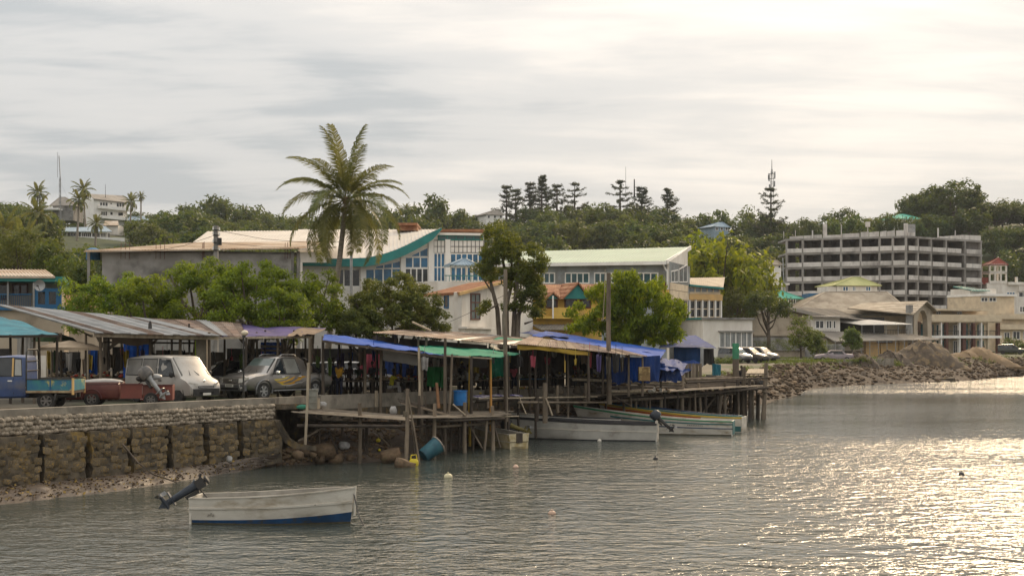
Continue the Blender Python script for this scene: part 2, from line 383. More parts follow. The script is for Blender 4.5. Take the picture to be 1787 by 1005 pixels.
# water
def water():
    m = bpy.data.materials.new('sea_water'); m.use_nodes = True; nt = m.node_tree; N = nt.nodes; L = nt.links
    b = N['Principled BSDF']; b.inputs['Base Color'].default_value = (0.045, 0.055, 0.048, 1); b.inputs['Roughness'].default_value = 0.09; b.inputs['IOR'].default_value = 1.33
    tc = N.new('ShaderNodeTexCoord'); sp = N.new('ShaderNodeSeparateXYZ'); L.new(tc.outputs['Object'], sp.inputs[0])
    def nz(scale, detail, rough, sx, sy, rz=0.0, dist=0.0):
        mp = N.new('ShaderNodeMapping'); mp.inputs['Scale'].default_value = (sx, sy, 1); mp.inputs['Rotation'].default_value = (0, 0, rz); L.new(tc.outputs['Object'], mp.inputs[0])
        n = N.new('ShaderNodeTexNoise'); n.inputs['Scale'].default_value = scale; n.inputs['Detail'].default_value = detail; n.inputs['Roughness'].default_value = rough; n.inputs['Distortion'].default_value = dist
        L.new(mp.outputs[0], n.inputs['Vector']); return n.outputs['Fac']
    def ma(op, a, bb):
        n = N.new('ShaderNodeMath'); n.operation = op
        for i, q in enumerate((a, bb)):
            if isinstance(q, (int, float)): n.inputs[i].default_value = q
            else: L.new(q, n.inputs[i])
        return n.outputs[0]
    def mr(f, a, z, o0=0.0, o1=1.0):
        r = N.new('ShaderNodeMapRange'); r.interpolation_type = 'SMOOTHSTEP'; r.inputs[1].default_value = a; r.inputs[2].default_value = z; r.inputs[3].default_value = o0; r.inputs[4].default_value = o1; L.new(f, r.inputs[0]); return r.outputs[0]
    w = ma('ADD', ma('MULTIPLY', nz(1.5, 3, 0.55, 0.7, 1.0, R(14), 0.5), 0.75), ma('MULTIPLY', nz(4.6, 3, 0.55, 0.75, 1.0, R(-10), 0.3), 0.30))
    # wind: ruffled water with a slick across the bay and sheltered water under the wall
    wob = ma('MULTIPLY', ma('SUBTRACT', nz(0.035, 3, 0.6, 1, 2.2), 0.5), 26.0)
    y = ma('ADD', sp.outputs['Y'], wob); x = ma('ADD', sp.outputs['X'], wob)
    slick = ma('MULTIPLY', ma('MULTIPLY', mr(y, 70, 88), mr(y, 140, 116)), mr(x, -2, 26))
    shel = ma('MULTIPLY', mr(x, -2, -10), mr(y, 36, 44))
    calm = ma('MAXIMUM', ma('MULTIPLY', slick, 0.66), ma('MULTIPLY', shel, 0.55))
    st = ma('MULTIPLY', ma('SUBTRACT', 1.0, calm), mr(nz(0.07, 4, 0.65, 0.35, 1.0, R(8), 0.6), 0.33, 0.66, 0.42, 1.0))     # gusts and slicks
    bp = N.new('ShaderNodeBump'); bp.inputs['Distance'].default_value = 0.22
    L.new(st, bp.inputs['Strength']); L.new(w, bp.inputs['Height']); L.new(bp.outputs[0], b.inputs['Normal'])
    return m
g = MB(); g.add([(-1800, -400, 0), (1800, -400, 0), (1800, 900, 0), (-1800, 900, 0)], [(0, 1, 2, 3)])
single('sea', g, water(), kind='structure')

# ---------------------------------------------------------------- sea wall
M_conc = mat('weathered_concrete', (0.30, 0.265, 0.21), (0.19, 0.165, 0.13), 1.4, 0.9, 0.35, 14, c3=(0.09, 0.08, 0.065), s3=1.1, lo3=0.56, hi3=0.72)
M_conc_dark = mat('stained_concrete', (0.125, 0.10, 0.068), (0.055, 0.046, 0.034), 2.2, 0.9, 0.6, 10, c3=(0.22, 0.145, 0.045), s3=1.6, lo3=0.54, hi3=0.68)
M_stone = mat('coral_stone', (0.46, 0.39, 0.30), (0.29, 0.235, 0.17), 5, 0.95, 0.6, 16, var=0.28)
M_stone_y = mat('lichen_stone', (0.19, 0.145, 0.085), (0.10, 0.08, 0.052), 4, 0.95, 0.6, 14, var=0.3, c3=(0.34, 0.20, 0.04), s3=2.4, lo3=0.55, hi3=0.66)
M_joint = mat('dark_mortar', (0.10, 0.085, 0.065), (0.05, 0.043, 0.034), 3, 0.95, 0.5, 12)
def stone_mesh(name, m, seed, rd=0.5):
    rr = random.Random(seed); bm = bmesh.new(); bmesh.ops.create_cube(bm, size=2); bmesh.ops.subdivide_edges(bm, edges=bm.edges[:], cuts=1, use_grid_fill=True)
    for v in bm.verts: v.co = v.co.lerp(v.co.normalized() * 1.15, rd) * (1 + rr.uniform(-0.15, 0.15))
    me = bpy.data.meshes.new(name); bm.to_mesh(me); bm.free(); me.materials.append(m); me.polygons.foreach_set('use_smooth', [True] * len(me.polygons)); return me
ST = [stone_mesh('stone', M_stone, k) for k in range(9)]; STY = [stone_mesh('stone', M_stone_y, k + 20, 0.32) for k in range(6)]
def wall_run(px0, px1, step, off0, off1, z0, z1, top_of=None):
    """a band of wall following the line between columns; z0/z1 numbers or functions of the wall top"""
    m = MB(); P = []; px = px0
    while px < px1: P.append(px); px += step
    P.append(px1); rings = []
    for px in P:
        a, b = wallpt(px, off0), wallpt(px, off1); za = z0(a.z) if callable(z0) else z0; zb = z1(a.z) if callable(z1) else z1
        rings.append([(a.x, a.y, za), (b.x, b.y, za), (b.x, b.y, zb), (a.x, a.y, zb)])
    m.loft(rings); return m
b0 = wallpt(240); b0.z = 0.3
sw = Thing('sea_wall', 'stone and concrete sea wall with a row of yellow stained buttresses below the parked vehicles', 'wall', b0)
sw.part('parapet', wall_run(-420, 478, 12, -0.32, 0.05, lambda z: z - 0.25, lambda z: z), M_conc)
sw.part('backing_wall', wall_run(-420, 480, 12, -0.6, -0.06, -0.5, lambda z: z - 0.252), M_joint)
# courses of rounded coral stones
px = -60.0; ci = 0
for row, (zr, hr) in enumerate(((0.335, 0.085), (0.49, 0.08), (0.645, 0.085), (0.79, 0.075))):
    px = -62.0 + rnd.uniform(0, 6)
    while px < 474:
        s = F * poly_at(WALL, px)[0]; w = rnd.uniform(0.13, 0.23); c = wallpt(px + w * s * 0.32, rnd.uniform(-0.02, 0.05)); q = wallpt(px + w * s * 0.32 + 3)
        o = link('stone', ST[rnd.randrange(9)], sw.o, Vector((c.x, c.y, c.z - zr + rnd.uniform(-0.02, 0.02))) - sw.base, (rnd.uniform(-0.3, 0.3), rnd.uniform(-0.35, 0.35), math.atan2(q.y - c.y, q.x - c.x)),
                 (w * 0.52, rnd.uniform(0.09, 0.14), hr * rnd.uniform(0.86, 1.12)))
        px += w * s * 0.66
# buttress panels
PAN = [(-140, -92), (-82, -30), (-20, 56), (66, 137), (149, 211), (222, 279), (290, 343), (355, 405), (416, 478)]
for k, (a, b) in enumerate(PAN):
    rr = random.Random(50 + k); n = 9; rows = 9; m = MB(); zt = 2.0 - 0.012 * k; z0 = poly_at(TOE, (a + b) / 2)[0] - 0.35
    def fn(u, v):
        p = wallpt(lerp(a, b, u), 0.30 + 0.08 * (1 - v)); j = 0.05 if 0 < v < 1 else 0.015
        p.x += rr.uniform(-j, j); p.y += rr.uniform(-j, j); p.z = lerp(z0, zt, v) + (rr.uniform(-0.02, 0.02)); return p
    q0, q1 = wallpt(a, 0), wallpt(b, 0); dv = V(q1.y - q0.y, -(q1.x - q0.x), 0).normalized() * -0.55
    m.slab(fn, n, rows, dv); bt = sw.part('buttress', m, M_conc_dark, smooth=35)
    for r_ in range(5):
        for c_ in range(6):
            if rr.random() < 0.1: continue
            px = lerp(a, b, (c_ + 0.5 + rr.uniform(-0.3, 0.3)) / 6); w = rr.uniform(0.09, 0.17); zz = lerp(z0 + 0.45, zt - 0.1, (r_ + rr.uniform(0.15, 0.85)) / 5)
            c = wallpt(px, 0.30 + 0.002 + 0.08 * (1 - (zz - z0) / (zt - z0)))
            link('stone', STY[rr.randrange(6)], bt, Vector((c.x, c.y, zz)) - sw.base, (rr.uniform(-.2, .2), rr.uniform(-.2, .2), 0.88), (w * 1.1, 0.034, w * rr.uniform(0.55, 0.9)))
# concrete wall behind the jetties
pw = Thing('parapet_wall', 'plain concrete wall running behind the timber jetties', 'wall', V(wallpt(760).x, wallpt(760).y, 1.5))
for a, b in ((480, 560), (560.3, 637), (637.3, 762), (762.3, 886), (886.3, 1021)):
    pw.part('wall_section', wall_run(a, b, 10, -0.3, 0.0, 0.9 if a > 500 else (lambda z: z - .46), lambda z: z), M_conc)
pw.part('footing', wall_run(552, 1021, 10, 0.003, 0.22, 0.6, lambda z: z - 0.62), M_conc_dark); pw.part('recess_wall', wall_run(476, 556, 8, -1.6, -1.2, -0.3, lambda z: z - 0.5), M_joint)
for pa in (478.5, 549): pw.part('recess_cheek', wall_run(pa, pa + 4, 4, -1.25, 0.0, -0.3, lambda z: z - 0.47), M_conc_dark)
m = MB(); p0 = wallpt(480, -0.2)
m.ext([wallpt(478, 0.38) - V(0, 0, 0.26), wallpt(545, 0.55) - V(0, 0, 0.3), wallpt(545, -0.2) - V(0, 0, 0.3), wallpt(478, -0.2) - V(0, 0, 0.26)], (0, 0, -0.22))
pw.part('ledge', m, M_conc_dark)
for px in (655, 672):
    p = wallpt(px, 0.06); m = MB(); m.box(p.x - 0.07, p.x + 0.07, p.y - 0.05, p.y + 0.05, 1.75, p.z + 0.14); pw.part('post', m, mat('pale_timber', (0.42, 0.35, 0.25), (0.26, 0.21, 0.15), 6, 0.85, 0.3, 30, stretch=(1, 1, 0.25)))
    break
# curved drain trough coming out of the dark recess beside the last buttress
m = MB(); pts = [W(482, 735, 55.6), W(490, 752, 55.2), W(500, 768, 54.8), W(515, 778, 54.4), W(545, 781, 54.1)]; rings = []
for p, w in zip(pts, (0.02, 0.04, 0.04, 0.04, 0.03)): rings.append([p + V(-0.06, 0, -0.10), p + V(0.20, -0.24, -0.10), p + V(0.20, -0.24, 0.06 + w), p + V(0.14, -0.18, 0.0), p + V(0.0, 0.04, 0.0), p + V(-0.06, 0, 0.06 + w)])
m.loft(rings); single('drain_trough', m, M_conc_dark, 'curved mossy concrete drain trough beside the last buttress', 'drain', smooth=40, base=W(510, 785, 54.5))

# ================================================================ TREES
M_bark = mat('bark', (0.13, 0.105, 0.08), (0.07, 0.056, 0.043), 5, 0.95, 0.6, 20, stretch=(1, 1, 0.3), var=0.2)
M_bark_pale = mat('pale_bark', (0.24, 0.20, 0.155), (0.14, 0.115, 0.09), 5, 0.95, 0.5, 20, stretch=(1, 1, 0.4), var=0.1)
L_dark = leafmat('leaves_dark', (0.016, 0.034, 0.012), (0.045, 0.080, 0.022), var=0.28)
L_mid = leafmat('leaves_mid', (0.026, 0.050, 0.012), (0.075, 0.110, 0.022), var=0.25)
L_olive = leafmat('leaves_olive', (0.035, 0.050, 0.014), (0.105, 0.115, 0.026), var=0.25)
L_bright = leafmat('leaves_bright', (0.034, 0.072, 0.008), (0.155, 0.225, 0.016), tint=(0.42, 0.50, 0.03), tfac=0.42, var=0.12, scale=0.9)
L_shiny = leafmat('leaves_yellow_green', (0.032, 0.068, 0.008), (0.225, 0.255, 0.012), tint=(0.42, 0.48, 0.02), tfac=0.42, var=0.08, scale=1.3)
L_brownish = leafmat('leaves_olive_near', (0.036, 0.056, 0.012), (0.155, 0.165, 0.030), tint=(0.32, 0.33, 0.04), tfac=0.36, var=0.08, scale=1.1)
L_palm = leafmat('leaves_palm', (0.055, 0.078, 0.020), (0.175, 0.185, 0.048), tint=(0.34, 0.32, 0.08), tfac=0.40, var=0.22, scale=0.5)
L_pine = leafmat('leaves_pine', (0.016, 0.026, 0.014), (0.036, 0.048, 0.022), tfac=0.15, var=0.2)
L_weed = leafmat('leaves_weed', (0.045, 0.080, 0.014), (0.110, 0.150, 0.030), tfac=0.35, var=0.2)
def leaves(rng, cen, rad, per, leaf, flat=0.75, up=0.55, aspect=0.42, droop=0.0):
    """numpy leaf blades (folded diamonds) round clump centres -> verts, faces"""
    cen = np.asarray(cen, float); rad = np.asarray(rad, float); n = len(cen) * per
    c = np.repeat(cen, per, 0); r = np.repeat(rad, per)
    d = rng.normal(size=(n, 3)); d /= np.linalg.norm(d, axis=1)[:, None] + 1e-9
    k = rng.random(n) ** 0.45; off = d * (r * k)[:, None]; off[:, 2] *= flat; p = c + off
    nrm = d * 0.55 + rng.normal(size=(n, 3)) * 0.45; nrm[:, 2] += up; nrm /= np.linalg.norm(nrm, axis=1)[:, None]
    t = np.cross(nrm, rng.normal(size=(n, 3))); t[:, 2] -= droop; t /= np.linalg.norm(t, axis=1)[:, None] + 1e-9
    s = np.cross(nrm, t); s /= np.linalg.norm(s, axis=1)[:, None] + 1e-9
    L = leaf * (0.6 + 0.8 * rng.random(n)); w = L * aspect
    v = np.stack([p - t * (L / 2)[:, None], p + s * (w / 2)[:, None] + t * (L * 0.05)[:, None], p + t * (L / 2)[:, None] - nrm * (L * 0.12)[:, None], p - s * (w / 2)[:, None] + t * (L * 0.05)[:, None]], 1).reshape(-1, 3)
    f = np.arange(n * 4).reshape(-1, 4); return v, f
def np_mesh(name, v, f, m):
    me = bpy.data.meshes.new(name); me.vertices.add(len(v)); me.vertices.foreach_set('co', v.astype(np.float32).ravel())
    me.loops.add(f.size); me.loops.foreach_set('vertex_index', f.astype(np.int32).ravel()); k = f.shape[1]
    me.polygons.add(len(f)); me.polygons.foreach_set('loop_start', np.arange(0, f.size, k, dtype=np.int32)); me.polygons.foreach_set('loop_total', np.full(len(f), k, dtype=np.int32))
    me.materials.append(m); me.update(calc_edges=True); return me
def clumps(rng, n, r, low=-0.45, shell=0.5, gap=0.0):
    """clump centres through an uneven crown of half-axes r"""
    out = []; lob = rng.normal(size=(5, 3)); lob /= np.linalg.norm(lob, axis=1)[:, None]
    while len(out) < n:
        d = rng.normal(size=3); d /= np.linalg.norm(d)
        if d[2] < low: continue
        k = shell + (1 - shell) * rng.random() ** 0.6; k *= 0.80 + 0.30 * max(0, max(float(d @ q) for q in lob)) ** 2
        out.append([d[0] * k * r[0], d[1] * k * r[1], d[2] * k * r[2]])
    return np.array(out)
def limbs(m, base, top, targets, r, rr):
    """a tapering trunk from base to top with limbs to the targets"""
    base, top = Vector(base), Vector(top); mid = base.lerp(top, 0.5) + V(rr.uniform(-.3, .3), rr.uniform(-.3, .3), 0) * r * 2
    m.tube([base, base.lerp(mid, 0.5), mid, top], [r * 1.25, r, r * 0.85, r * 0.6], 7)
    for t in targets:
        t = Vector(t); s = base.lerp(top, rr.uniform(0.55, 1.0)); q = s.lerp(t, 0.5) + V(0, 0, -0.12 * (t - s).length)
        m.tube([s, q, t], [r * 0.5, r * 0.32, r * 0.12], 5)
def tree_meshes(kind, seed, leafm, r=(1, 1, 0.8), n=46, cl=0.27, per=42, leaf=0.15, trunk=1.5, low=-0.4, shell=0.45, bark=None, aspect=0.5, up=0.55, flat=0.7, droop=0.0):
    """crown of half-axes r centred `trunk` above the ground; returns (trunk mesh, crown mesh)"""
    rng = np.random.default_rng(seed); rr = random.Random(seed); c = clumps(rng, n, r, low, shell); c[:, 2] += trunk
    v, f = leaves(rng, c, cl * (0.7 + 0.6 * rng.random(n)), per, leaf, flat, up, aspect, droop)
    cm = np_mesh('crown', v, f, leafm); m = MB(); lim = [tuple(c[i]) for i in rng.choice(n, min(9, n), replace=False)]
    limbs(m, (0, 0, -0.3), (0, 0, trunk * 0.8), lim, 0.065 * trunk ** 0.5 * (r[0] ** 0.5), rr); return m.mesh('trunk', bark or M_bark, 60), cm
def place_tree(meshes, name, label, cat, loc, scale=1.0, rz=0.0, group=None):
    o = bpy.data.objects.new(name, None); col.objects.link(o); o.location = loc; o.rotation_euler = (0, 0, rz)
    o.scale = (scale,) * 3 if isinstance(scale, (int, float)) else scale; tag(o, label, cat, group)
    link('trunk', meshes[0], o); link('crown', meshes[1], o); return o

# the wooded hill
FV = []
for k, (lm, r_, n_, l_) in enumerate(((L_dark, (1, 1, .72), 52, .15), (L_dark, (1, 1, .85), 46, .14), (L_mid, (1, 1, .66), 50, .15), (L_mid, (.9, .9, .95), 46, .14), (L_olive, (1, 1, .75), 50, .14), (L_dark, (1.1, 1.1, .6), 56, .15), (L_mid, (1, 1, .8), 40, .16), (L_dark, (.8, .8, 1.05), 44, .14))):
    FV.append(tree_meshes('forest', 100 + k, lm, r_, n_, 0.30, 52, l_, 0.95, -0.75, 0.4))
FLAB = ['dense dark green tree of the hill', 'rounded dark tree of the hill', 'spreading mid green tree of the hill', 'tall mid green tree of the hill', 'olive tinted tree of the hill', 'wide low dark tree of the hill', 'loose leafy green tree of the hill', 'upright dark tree of the hill']
SKY = [(-150, 350), (0, 352), (60, 350), (140, 362), (220, 378), (280, 364), (340, 345), (400, 352), (470, 362), (520, 372), (640, 374), (700, 360), (760, 348), (800, 360), (850, 378), (900, 368), (960, 360), (1040, 352), (1120, 350), (1190, 374), (1230, 362), (1290, 356), (1330, 368), (1390, 385), (1450, 366), (1500, 376), (1560, 360), (1610, 352), (1700, 350), (1740, 346), (1787, 352), (1950, 352)]
ZONES = [(150, 'around the left hillside houses'), (420, 'between the white hill house and palm'), (760, 'behind the tall coconut palm'), (1010, 'under the left skyline pines'), (1200, 'under the dense right skyline pines'), (1400, 'near the lattice radio tower'), (1560, 'behind the left of the concrete shell'), (9999, 'on the dark slope at far right')]
fr = random.Random(11); nf = 0
CLEAR = [(120, 215, 335, 425), (1230, 1300, 385, 408), (842, 878, 366, 384), (60, 110, 345, 375)]   # houses that must stay in view: px0, px1, py0, py1
for Y in (455, 425, 392, 360, 328, 298, 268, 240, 212, 186, 165, 148):
    px = -140 + fr.uniform(0, 60)
    while px < 1930:
        yy = Y + fr.uniform(-12, 12); x = wx(px, yy); g = hh(x, yy); s = F / yy; _H, y0, y1 = poly_at(RIDGE, px)
        rad = fr.uniform(4.2, 6.6); skip = yy < y0 + 8
        if 1330 < px < 1760 and yy < 335: skip = True
        if 160 < px < 1330 and yy < 215: skip = True
        tall = rad * fr.uniform(1.55, 2.0)
        if yy > 405: tall = max(7, min(19, wz(poly_at(SKY, px)[0] + fr.uniform(-3, 9), yy) - g))
        else: tall = min(tall, max(6, wz(poly_at(SKY, px)[0] + 10, yy) - g))
        k = fr.choice((0, 1, 1, 2, 3, 5, 7, 0, 4, 6)) if px < 1500 else fr.choice((0, 1, 5, 7, 0, 2))
        topy = HY - (g + tall - CAMZ) * s; boty = HY - (g - CAMZ) * s
        for a, b, c, d in CLEAR:
            if a - rad * s * .7 < px < b + rad * s * .7 and topy < d - 3 and boty > c and yy < 436:
                tall = wz(d, yy) - g; rad = min(rad, max(2.6, tall * .6)); skip = skip or tall < 3.5
        if not skip:
            sz = tall / (0.95 + 0.78)
            zn = next(z for lim, z in ZONES if px < lim); place_tree(FV[k], 'forest_tree', FLAB[k] + ' ' + zn, 'tree', (x, yy, g - 0.5), (max(rad, sz * 0.75), max(rad, sz * 0.75), sz), fr.uniform(0, 6.28), 'trees covering the hill'); nf += 1
        px += rad * s * fr.uniform(1.15, 1.6)
print('forest trees', nf)
# the great tree on the right skyline, and lit trees below the hill
BIG = tree_meshes('big', 140, L_dark, (1, 1, .62), 90, 0.2, 60, .09, .9, -0.35, 0.35)
for px, py, Y, rad, lab in ((1655, 312, 425, 12.5, 'huge broad dark tree standing highest on the right skyline'), (1612, 332, 428, 8, 'dark tree against the left flank of the huge skyline tree'), (1735, 347, 415, 9, 'dark rounded tree right of the huge skyline tree'), (1790, 350, 420, 7, 'dark tree on the skyline cut by the right picture edge')):
    g = hh(wx(px, Y), Y); t = wz(py, Y) - g; place_tree(BIG, 'skyline_tree', lab, 'tree', (wx(px, Y), Y, g - 1), (rad, rad, t / 1.5), px, None)
BIG2 = tree_meshes('lit', 141, L_shiny, (1, 1, .7), 60, 0.24, 46, .12, 1.0, -0.45, 0.4)
for px, py, Y, rad, lab in ((1250, 410, 205, 8.0, 'large yellow green tree behind the cream banded wing'), (1290, 425, 212, 6.5, 'yellow green tree between the banded wing and the green roofed house'), (1228, 402, 222, 7.2, 'tall olive yellow tree rising behind the pale green roof')):
    g = hh(wx(px, Y), Y); t = wz(py, Y) - g; place_tree(BIG2, 'leafy_tree', lab, 'tree', (wx(px, Y), Y, g - .4), (rad, rad, t / 1.7), px, None)
for px, Y, rad, lab in ((1562, 396, 4.5, 'dark tree before the left wall of the green roofed crest house'), (1580, 394, 4.5, 'dark tree before the green roofed crest house'), (1598, 395, 4.5, 'dark tree before the right wall of the green roofed crest house'), (1614, 398, 4.5, 'dark tree right of the green roofed crest house'), (1546, 398, 4.5, 'dark tree left of the green roofed crest house')):
    g = hh(wx(px, Y), Y) - 1; place_tree(FV[1], 'forest_tree', lab, 'tree', (wx(px, Y), Y, g), (rad, rad, (wz(384.5 if 1550 < px < 1610 else 378, Y) - g) / 1.72), px, 'trees covering the hill')
# hoop pines
def pine_meshes(seed, h, r, n_wh, gap):
    rng = np.random.default_rng(seed); rr = random.Random(seed); m = MB(); m.tube([(0, 0, -1), (0.1, 0, h * 0.5), (0, 0, h)], [0.34, 0.24, 0.06], 6); cen = []; rad = []
    n_wh = int(n_wh * 1.5)
    for i in range(n_wh):
        t = 0.16 + 0.82 * i / (n_wh - 1); z = h * t; L = r * min(1, 1.15 * (1 - t) + .28) * rr.uniform(0.7, 1.1)
        for k in range(rr.randint(5, 7)):
            if rr.random() < gap: continue
            a = rr.uniform(0, 6.28); l = L * rr.uniform(0.6, 1.1); q1 = V(l * .6 * math.cos(a), l * .6 * math.sin(a), z + l * rr.uniform(-.05, 0.15)); e = V(l * math.cos(a), l * math.sin(a), q1.z + l * rr.uniform(0.15, 0.4))
            m.tube([(0, 0, z), q1, e], [0.10, 0.07, 0.04], 4)
            for q in (0.30, 0.55, 0.8, 1.0): p = V(0, 0, z).lerp(q1, q / .6) if q < .6 else q1.lerp(e, (q - .6) / .4); cen.append(p + V(rr.uniform(-.15, .15), rr.uniform(-.15, .15), rr.uniform(-.1, .15))); rad.append((.30 if q < .5 else .5) * rr.uniform(.7, 1.25))
    cen.append((0, 0, h)); rad.append(0.7); v, f = leaves(rng, cen, rad, 20, 0.42, 0.9, 0.3, 0.35); return m.mesh('trunk', M_bark, 60), np_mesh('crown', v, f, L_pine)
PV = [pine_meshes(300, 17, 3.6, 9, 0.15), pine_meshes(301, 16, 4.2, 10, 0.1), pine_meshes(302, 15, 4.0, 8, 0.35), pine_meshes(303, 16, 4.6, 6, 0.2)]
for px, py, Y, k, lab in ((884, 326, 440, 2, 'thin bare pine leftmost of the skyline pines'), (900, 332, 446, 2, 'sparse pine beside the thinnest skyline pine'), (925, 320, 440, 0, 'pine on the skyline left of the tallest pine pair'), (946, 309, 440, 1, 'tallest pine of the cluster on the central skyline'), (972, 324, 444, 2, 'open branched pine right of the tallest pine'), (1003, 321, 440, 3, 'small layered pine standing alone above the hill crest'), (1082, 317, 440, 3, 'layered pine left of the thin skyline mast'), (1120, 328, 432, 1, 'broad dense pine just right of the thin mast'), (1165, 331, 432, 1, 'separate dense pine right of the broad pine'), (1345, 330, 425, 3, 'tiered pine in front of the lattice radio tower')):
    x = wx(px, Y); g = hh(x, Y); h = max(9, wz(py, Y) - g); s = h / (17, 16, 15, 16)[k]; place_tree(PV[k], 'pine_tree', lab, 'pine tree', (x, Y, g), (max(.8, min(s, 1.1)) * 1.4,) * 2 + (s,), px, 'pines along the skyline')

# coconut palms
def frond_mesh(seed, L, npair, droop, leaf, wid, rad=0.035):
    rr = random.Random(seed); m = MB(); P = []; p = V(0, 0, 0); a = 0.0
    for i in range(13): P.append(p.copy()); p = p + V(math.cos(a), 0, math.sin(a)) * (L / 12); a -= R(droop) / 12 * (0.5 + i / 12.0)
    m.tube(P, [rad * (1 - 0.85 * i / 12) for i in range(13)], 5); m.cur = 0
    for i in range(npair):
        t = 0.14 + 0.86 * (i + rr.uniform(-.3, .3)) / npair; t = min(max(t, 0.1), 0.999); k = min(11, int(t * 12)); b = P[k].lerp(P[k + 1], t * 12 - k); d = (P[k + 1] - P[k]).normalized(); n = V(0, 1, 0).cross(d) * -1
        for s in (-1, 1):
            l = leaf * (math.sin(math.pi * (0.16 + 0.80 * t)) ** 0.6) * rr.uniform(0.85, 1.12); side = (V(0, s, 0) * 0.80 + d * rr.uniform(0.45, 0.7) + n * rr.uniform(0.05, 0.3)).normalized()
            e1 = b + side * l * 0.5; e2 = e1 + (side * 0.50 + V(0, 0, -0.95) * rr.uniform(0.75, 1.3)).normalized() * l * 0.55; w = d * wid
            m.add([b - w * .5, b + w * .5, e1 + w * .55, e1 - w * .55, e2], [(0, 1, 2, 3), (3, 2, 4)])
    return m.mesh('frond', L_palm)
FR = [frond_mesh(k, 4.9, 70, dr, 1.05, 0.056) for k, dr in enumerate((34, 72, 104, 90))]
FRL = [frond_mesh(20 + k, 3.9, 22, dr, 0.9, 0.17, 0.05) for k, dr in enumerate((45, 75, 105))]
M_ptrunk = mat('palm_trunk', (0.30, 0.26, 0.21), (0.19, 0.16, 0.13), 3, 0.95, 0.5, 12, stretch=(1, 1, 5))
M_coco = mat('coconut', (0.16, 0.11, 0.03), (0.10, 0.12, 0.03), 3, 0.6)
M_thatch = mat('dry_leaf_base', (0.20, 0.14, 0.07), (0.11, 0.075, 0.04), 6, 0.95)
pb, pt = W(566, 668, 85), W(604, 352, 85); pb.z = 2.3
pal = Thing('coconut_palm', 'tall coconut palm with a leaning trunk rising above the market trees', 'palm tree', pb)
m = MB(); pts = [pb, pb.lerp(pt, .3) + V(-.05, 0, 0), pb.lerp(pt, .7) + V(.02, 0, 0), pt]; m.tube(pts, [.26, .19, .165, .15], 10); pal.part('trunk', m, M_ptrunk, 60)
rr = random.Random(5)
specs = []
for i in range(36):
    t = i / 35; pitch = lerp(84, -44, t ** 0.9); az = i * 137.5 + rr.uniform(-16, 16); specs.append((az, pitch + rr.uniform(-9, 9), 0 if pitch > 66 else (1 if pitch > 45 else (2 if pitch > -5 else 3)), rr.uniform(0.80, 1.02)))
for az, pi_, k, s in specs:
    o = link('frond', FR[k], pal.o, (pt - pal.base) + V(0.12 * math.cos(R(az)), 0.12 * math.sin(R(az)), 0.1), (rr.uniform(-.25, .25), R(-pi_), R(az)), (s,) * 3)
m = MB()
for k in range(16): a = k * 2.4; m.tube([pt + V(0, 0, -.25), pt + V(.28 * math.cos(a), .28 * math.sin(a), .25)], [.12, .05], 5)
pal.part('leaf_base', m, M_thatch)
for k in range(11): m = MB(); a = k * 2.1; c = pt + V(.34 * math.cos(a), .34 * math.sin(a), -.25 - .12 * (k % 3)); m.blob(c, (.13, .13, .16), k, .05, 1); pal.part('coconut', m, M_coco, 80)
m = MB(); d = pt + V(.25, -.2, -.3); m.tube([d, d + V(.12, -.05, -.9), d + V(.1, -.05, -2.2)], [.05, .16, .03], 6); pal.part('dead_spathe', m, M_bark)
def hill_palm(px, py, Y, lean, lab, sc_=1.0, base=None):
    x = wx(px, Y); g = hh(x, Y); t = V(x + lean, Y, wz(py, Y) - 2.0 * sc_); b = V(x, Y, min(g, t.z - 3)); th = Thing('palm_tree', lab, 'palm tree', b, group='palms on the left hill'); m = MB(); m.tube([b, b.lerp(t, .5) + V(lean * .15, 0, 0), t], [.3, .22, .17], 6); th.part('trunk', m, M_ptrunk, 60); q = random.Random(px)
    sc_ *= .82
    for i in range(19): az = i * 137.5 + q.uniform(-15, 15); p_ = lerp(78, -45, i / 18); link('frond', FRL[0 if p_ > 45 else (1 if p_ > 0 else 2)], th.o, t - b, (q.uniform(-.3, .3), R(-p_), R(az)), (sc_ * q.uniform(.9, 1.1),) * 3)
hill_palm(62, 322, 330, .5, 'coconut palm on the skyline left of the guyed mast', 1.05)
hill_palm(150, 316, 345, -.6, 'highest palm behind the left gable of the white hillside house', 1.1)
hill_palm(134, 334, 320, .5, 'leaning palm against the left gable wall of the white house', 1.0)
hill_palm(226, 340, 360, .4, 'palm at the right end of the white hillside house', .95)
hill_palm(246, 336, 380, 0, 'slim bare palm standing alone right of the white house', .55)
hill_palm(62, 350, 240, .3, 'dense palm growing low on the slope below the skyline palm', 1.15)
hill_palm(5, 372, 150, .2, 'pale fronded palm at the left picture edge', 1.0)
hill_palm(30, 392, 140, .6, 'bushy palm beside the blue balcony house roof', 1.0)
hill_palm(166, 378, 300, .2, 'small palm in front of the white hillside house', .8)
hill_palm(708, 357, 440, 0, 'small palm on the skyline right of the tall coconut palm', .8)
hill_palm(1333, 435, 285, 0, 'palm between the yellow green tree and the concrete shell', .95)

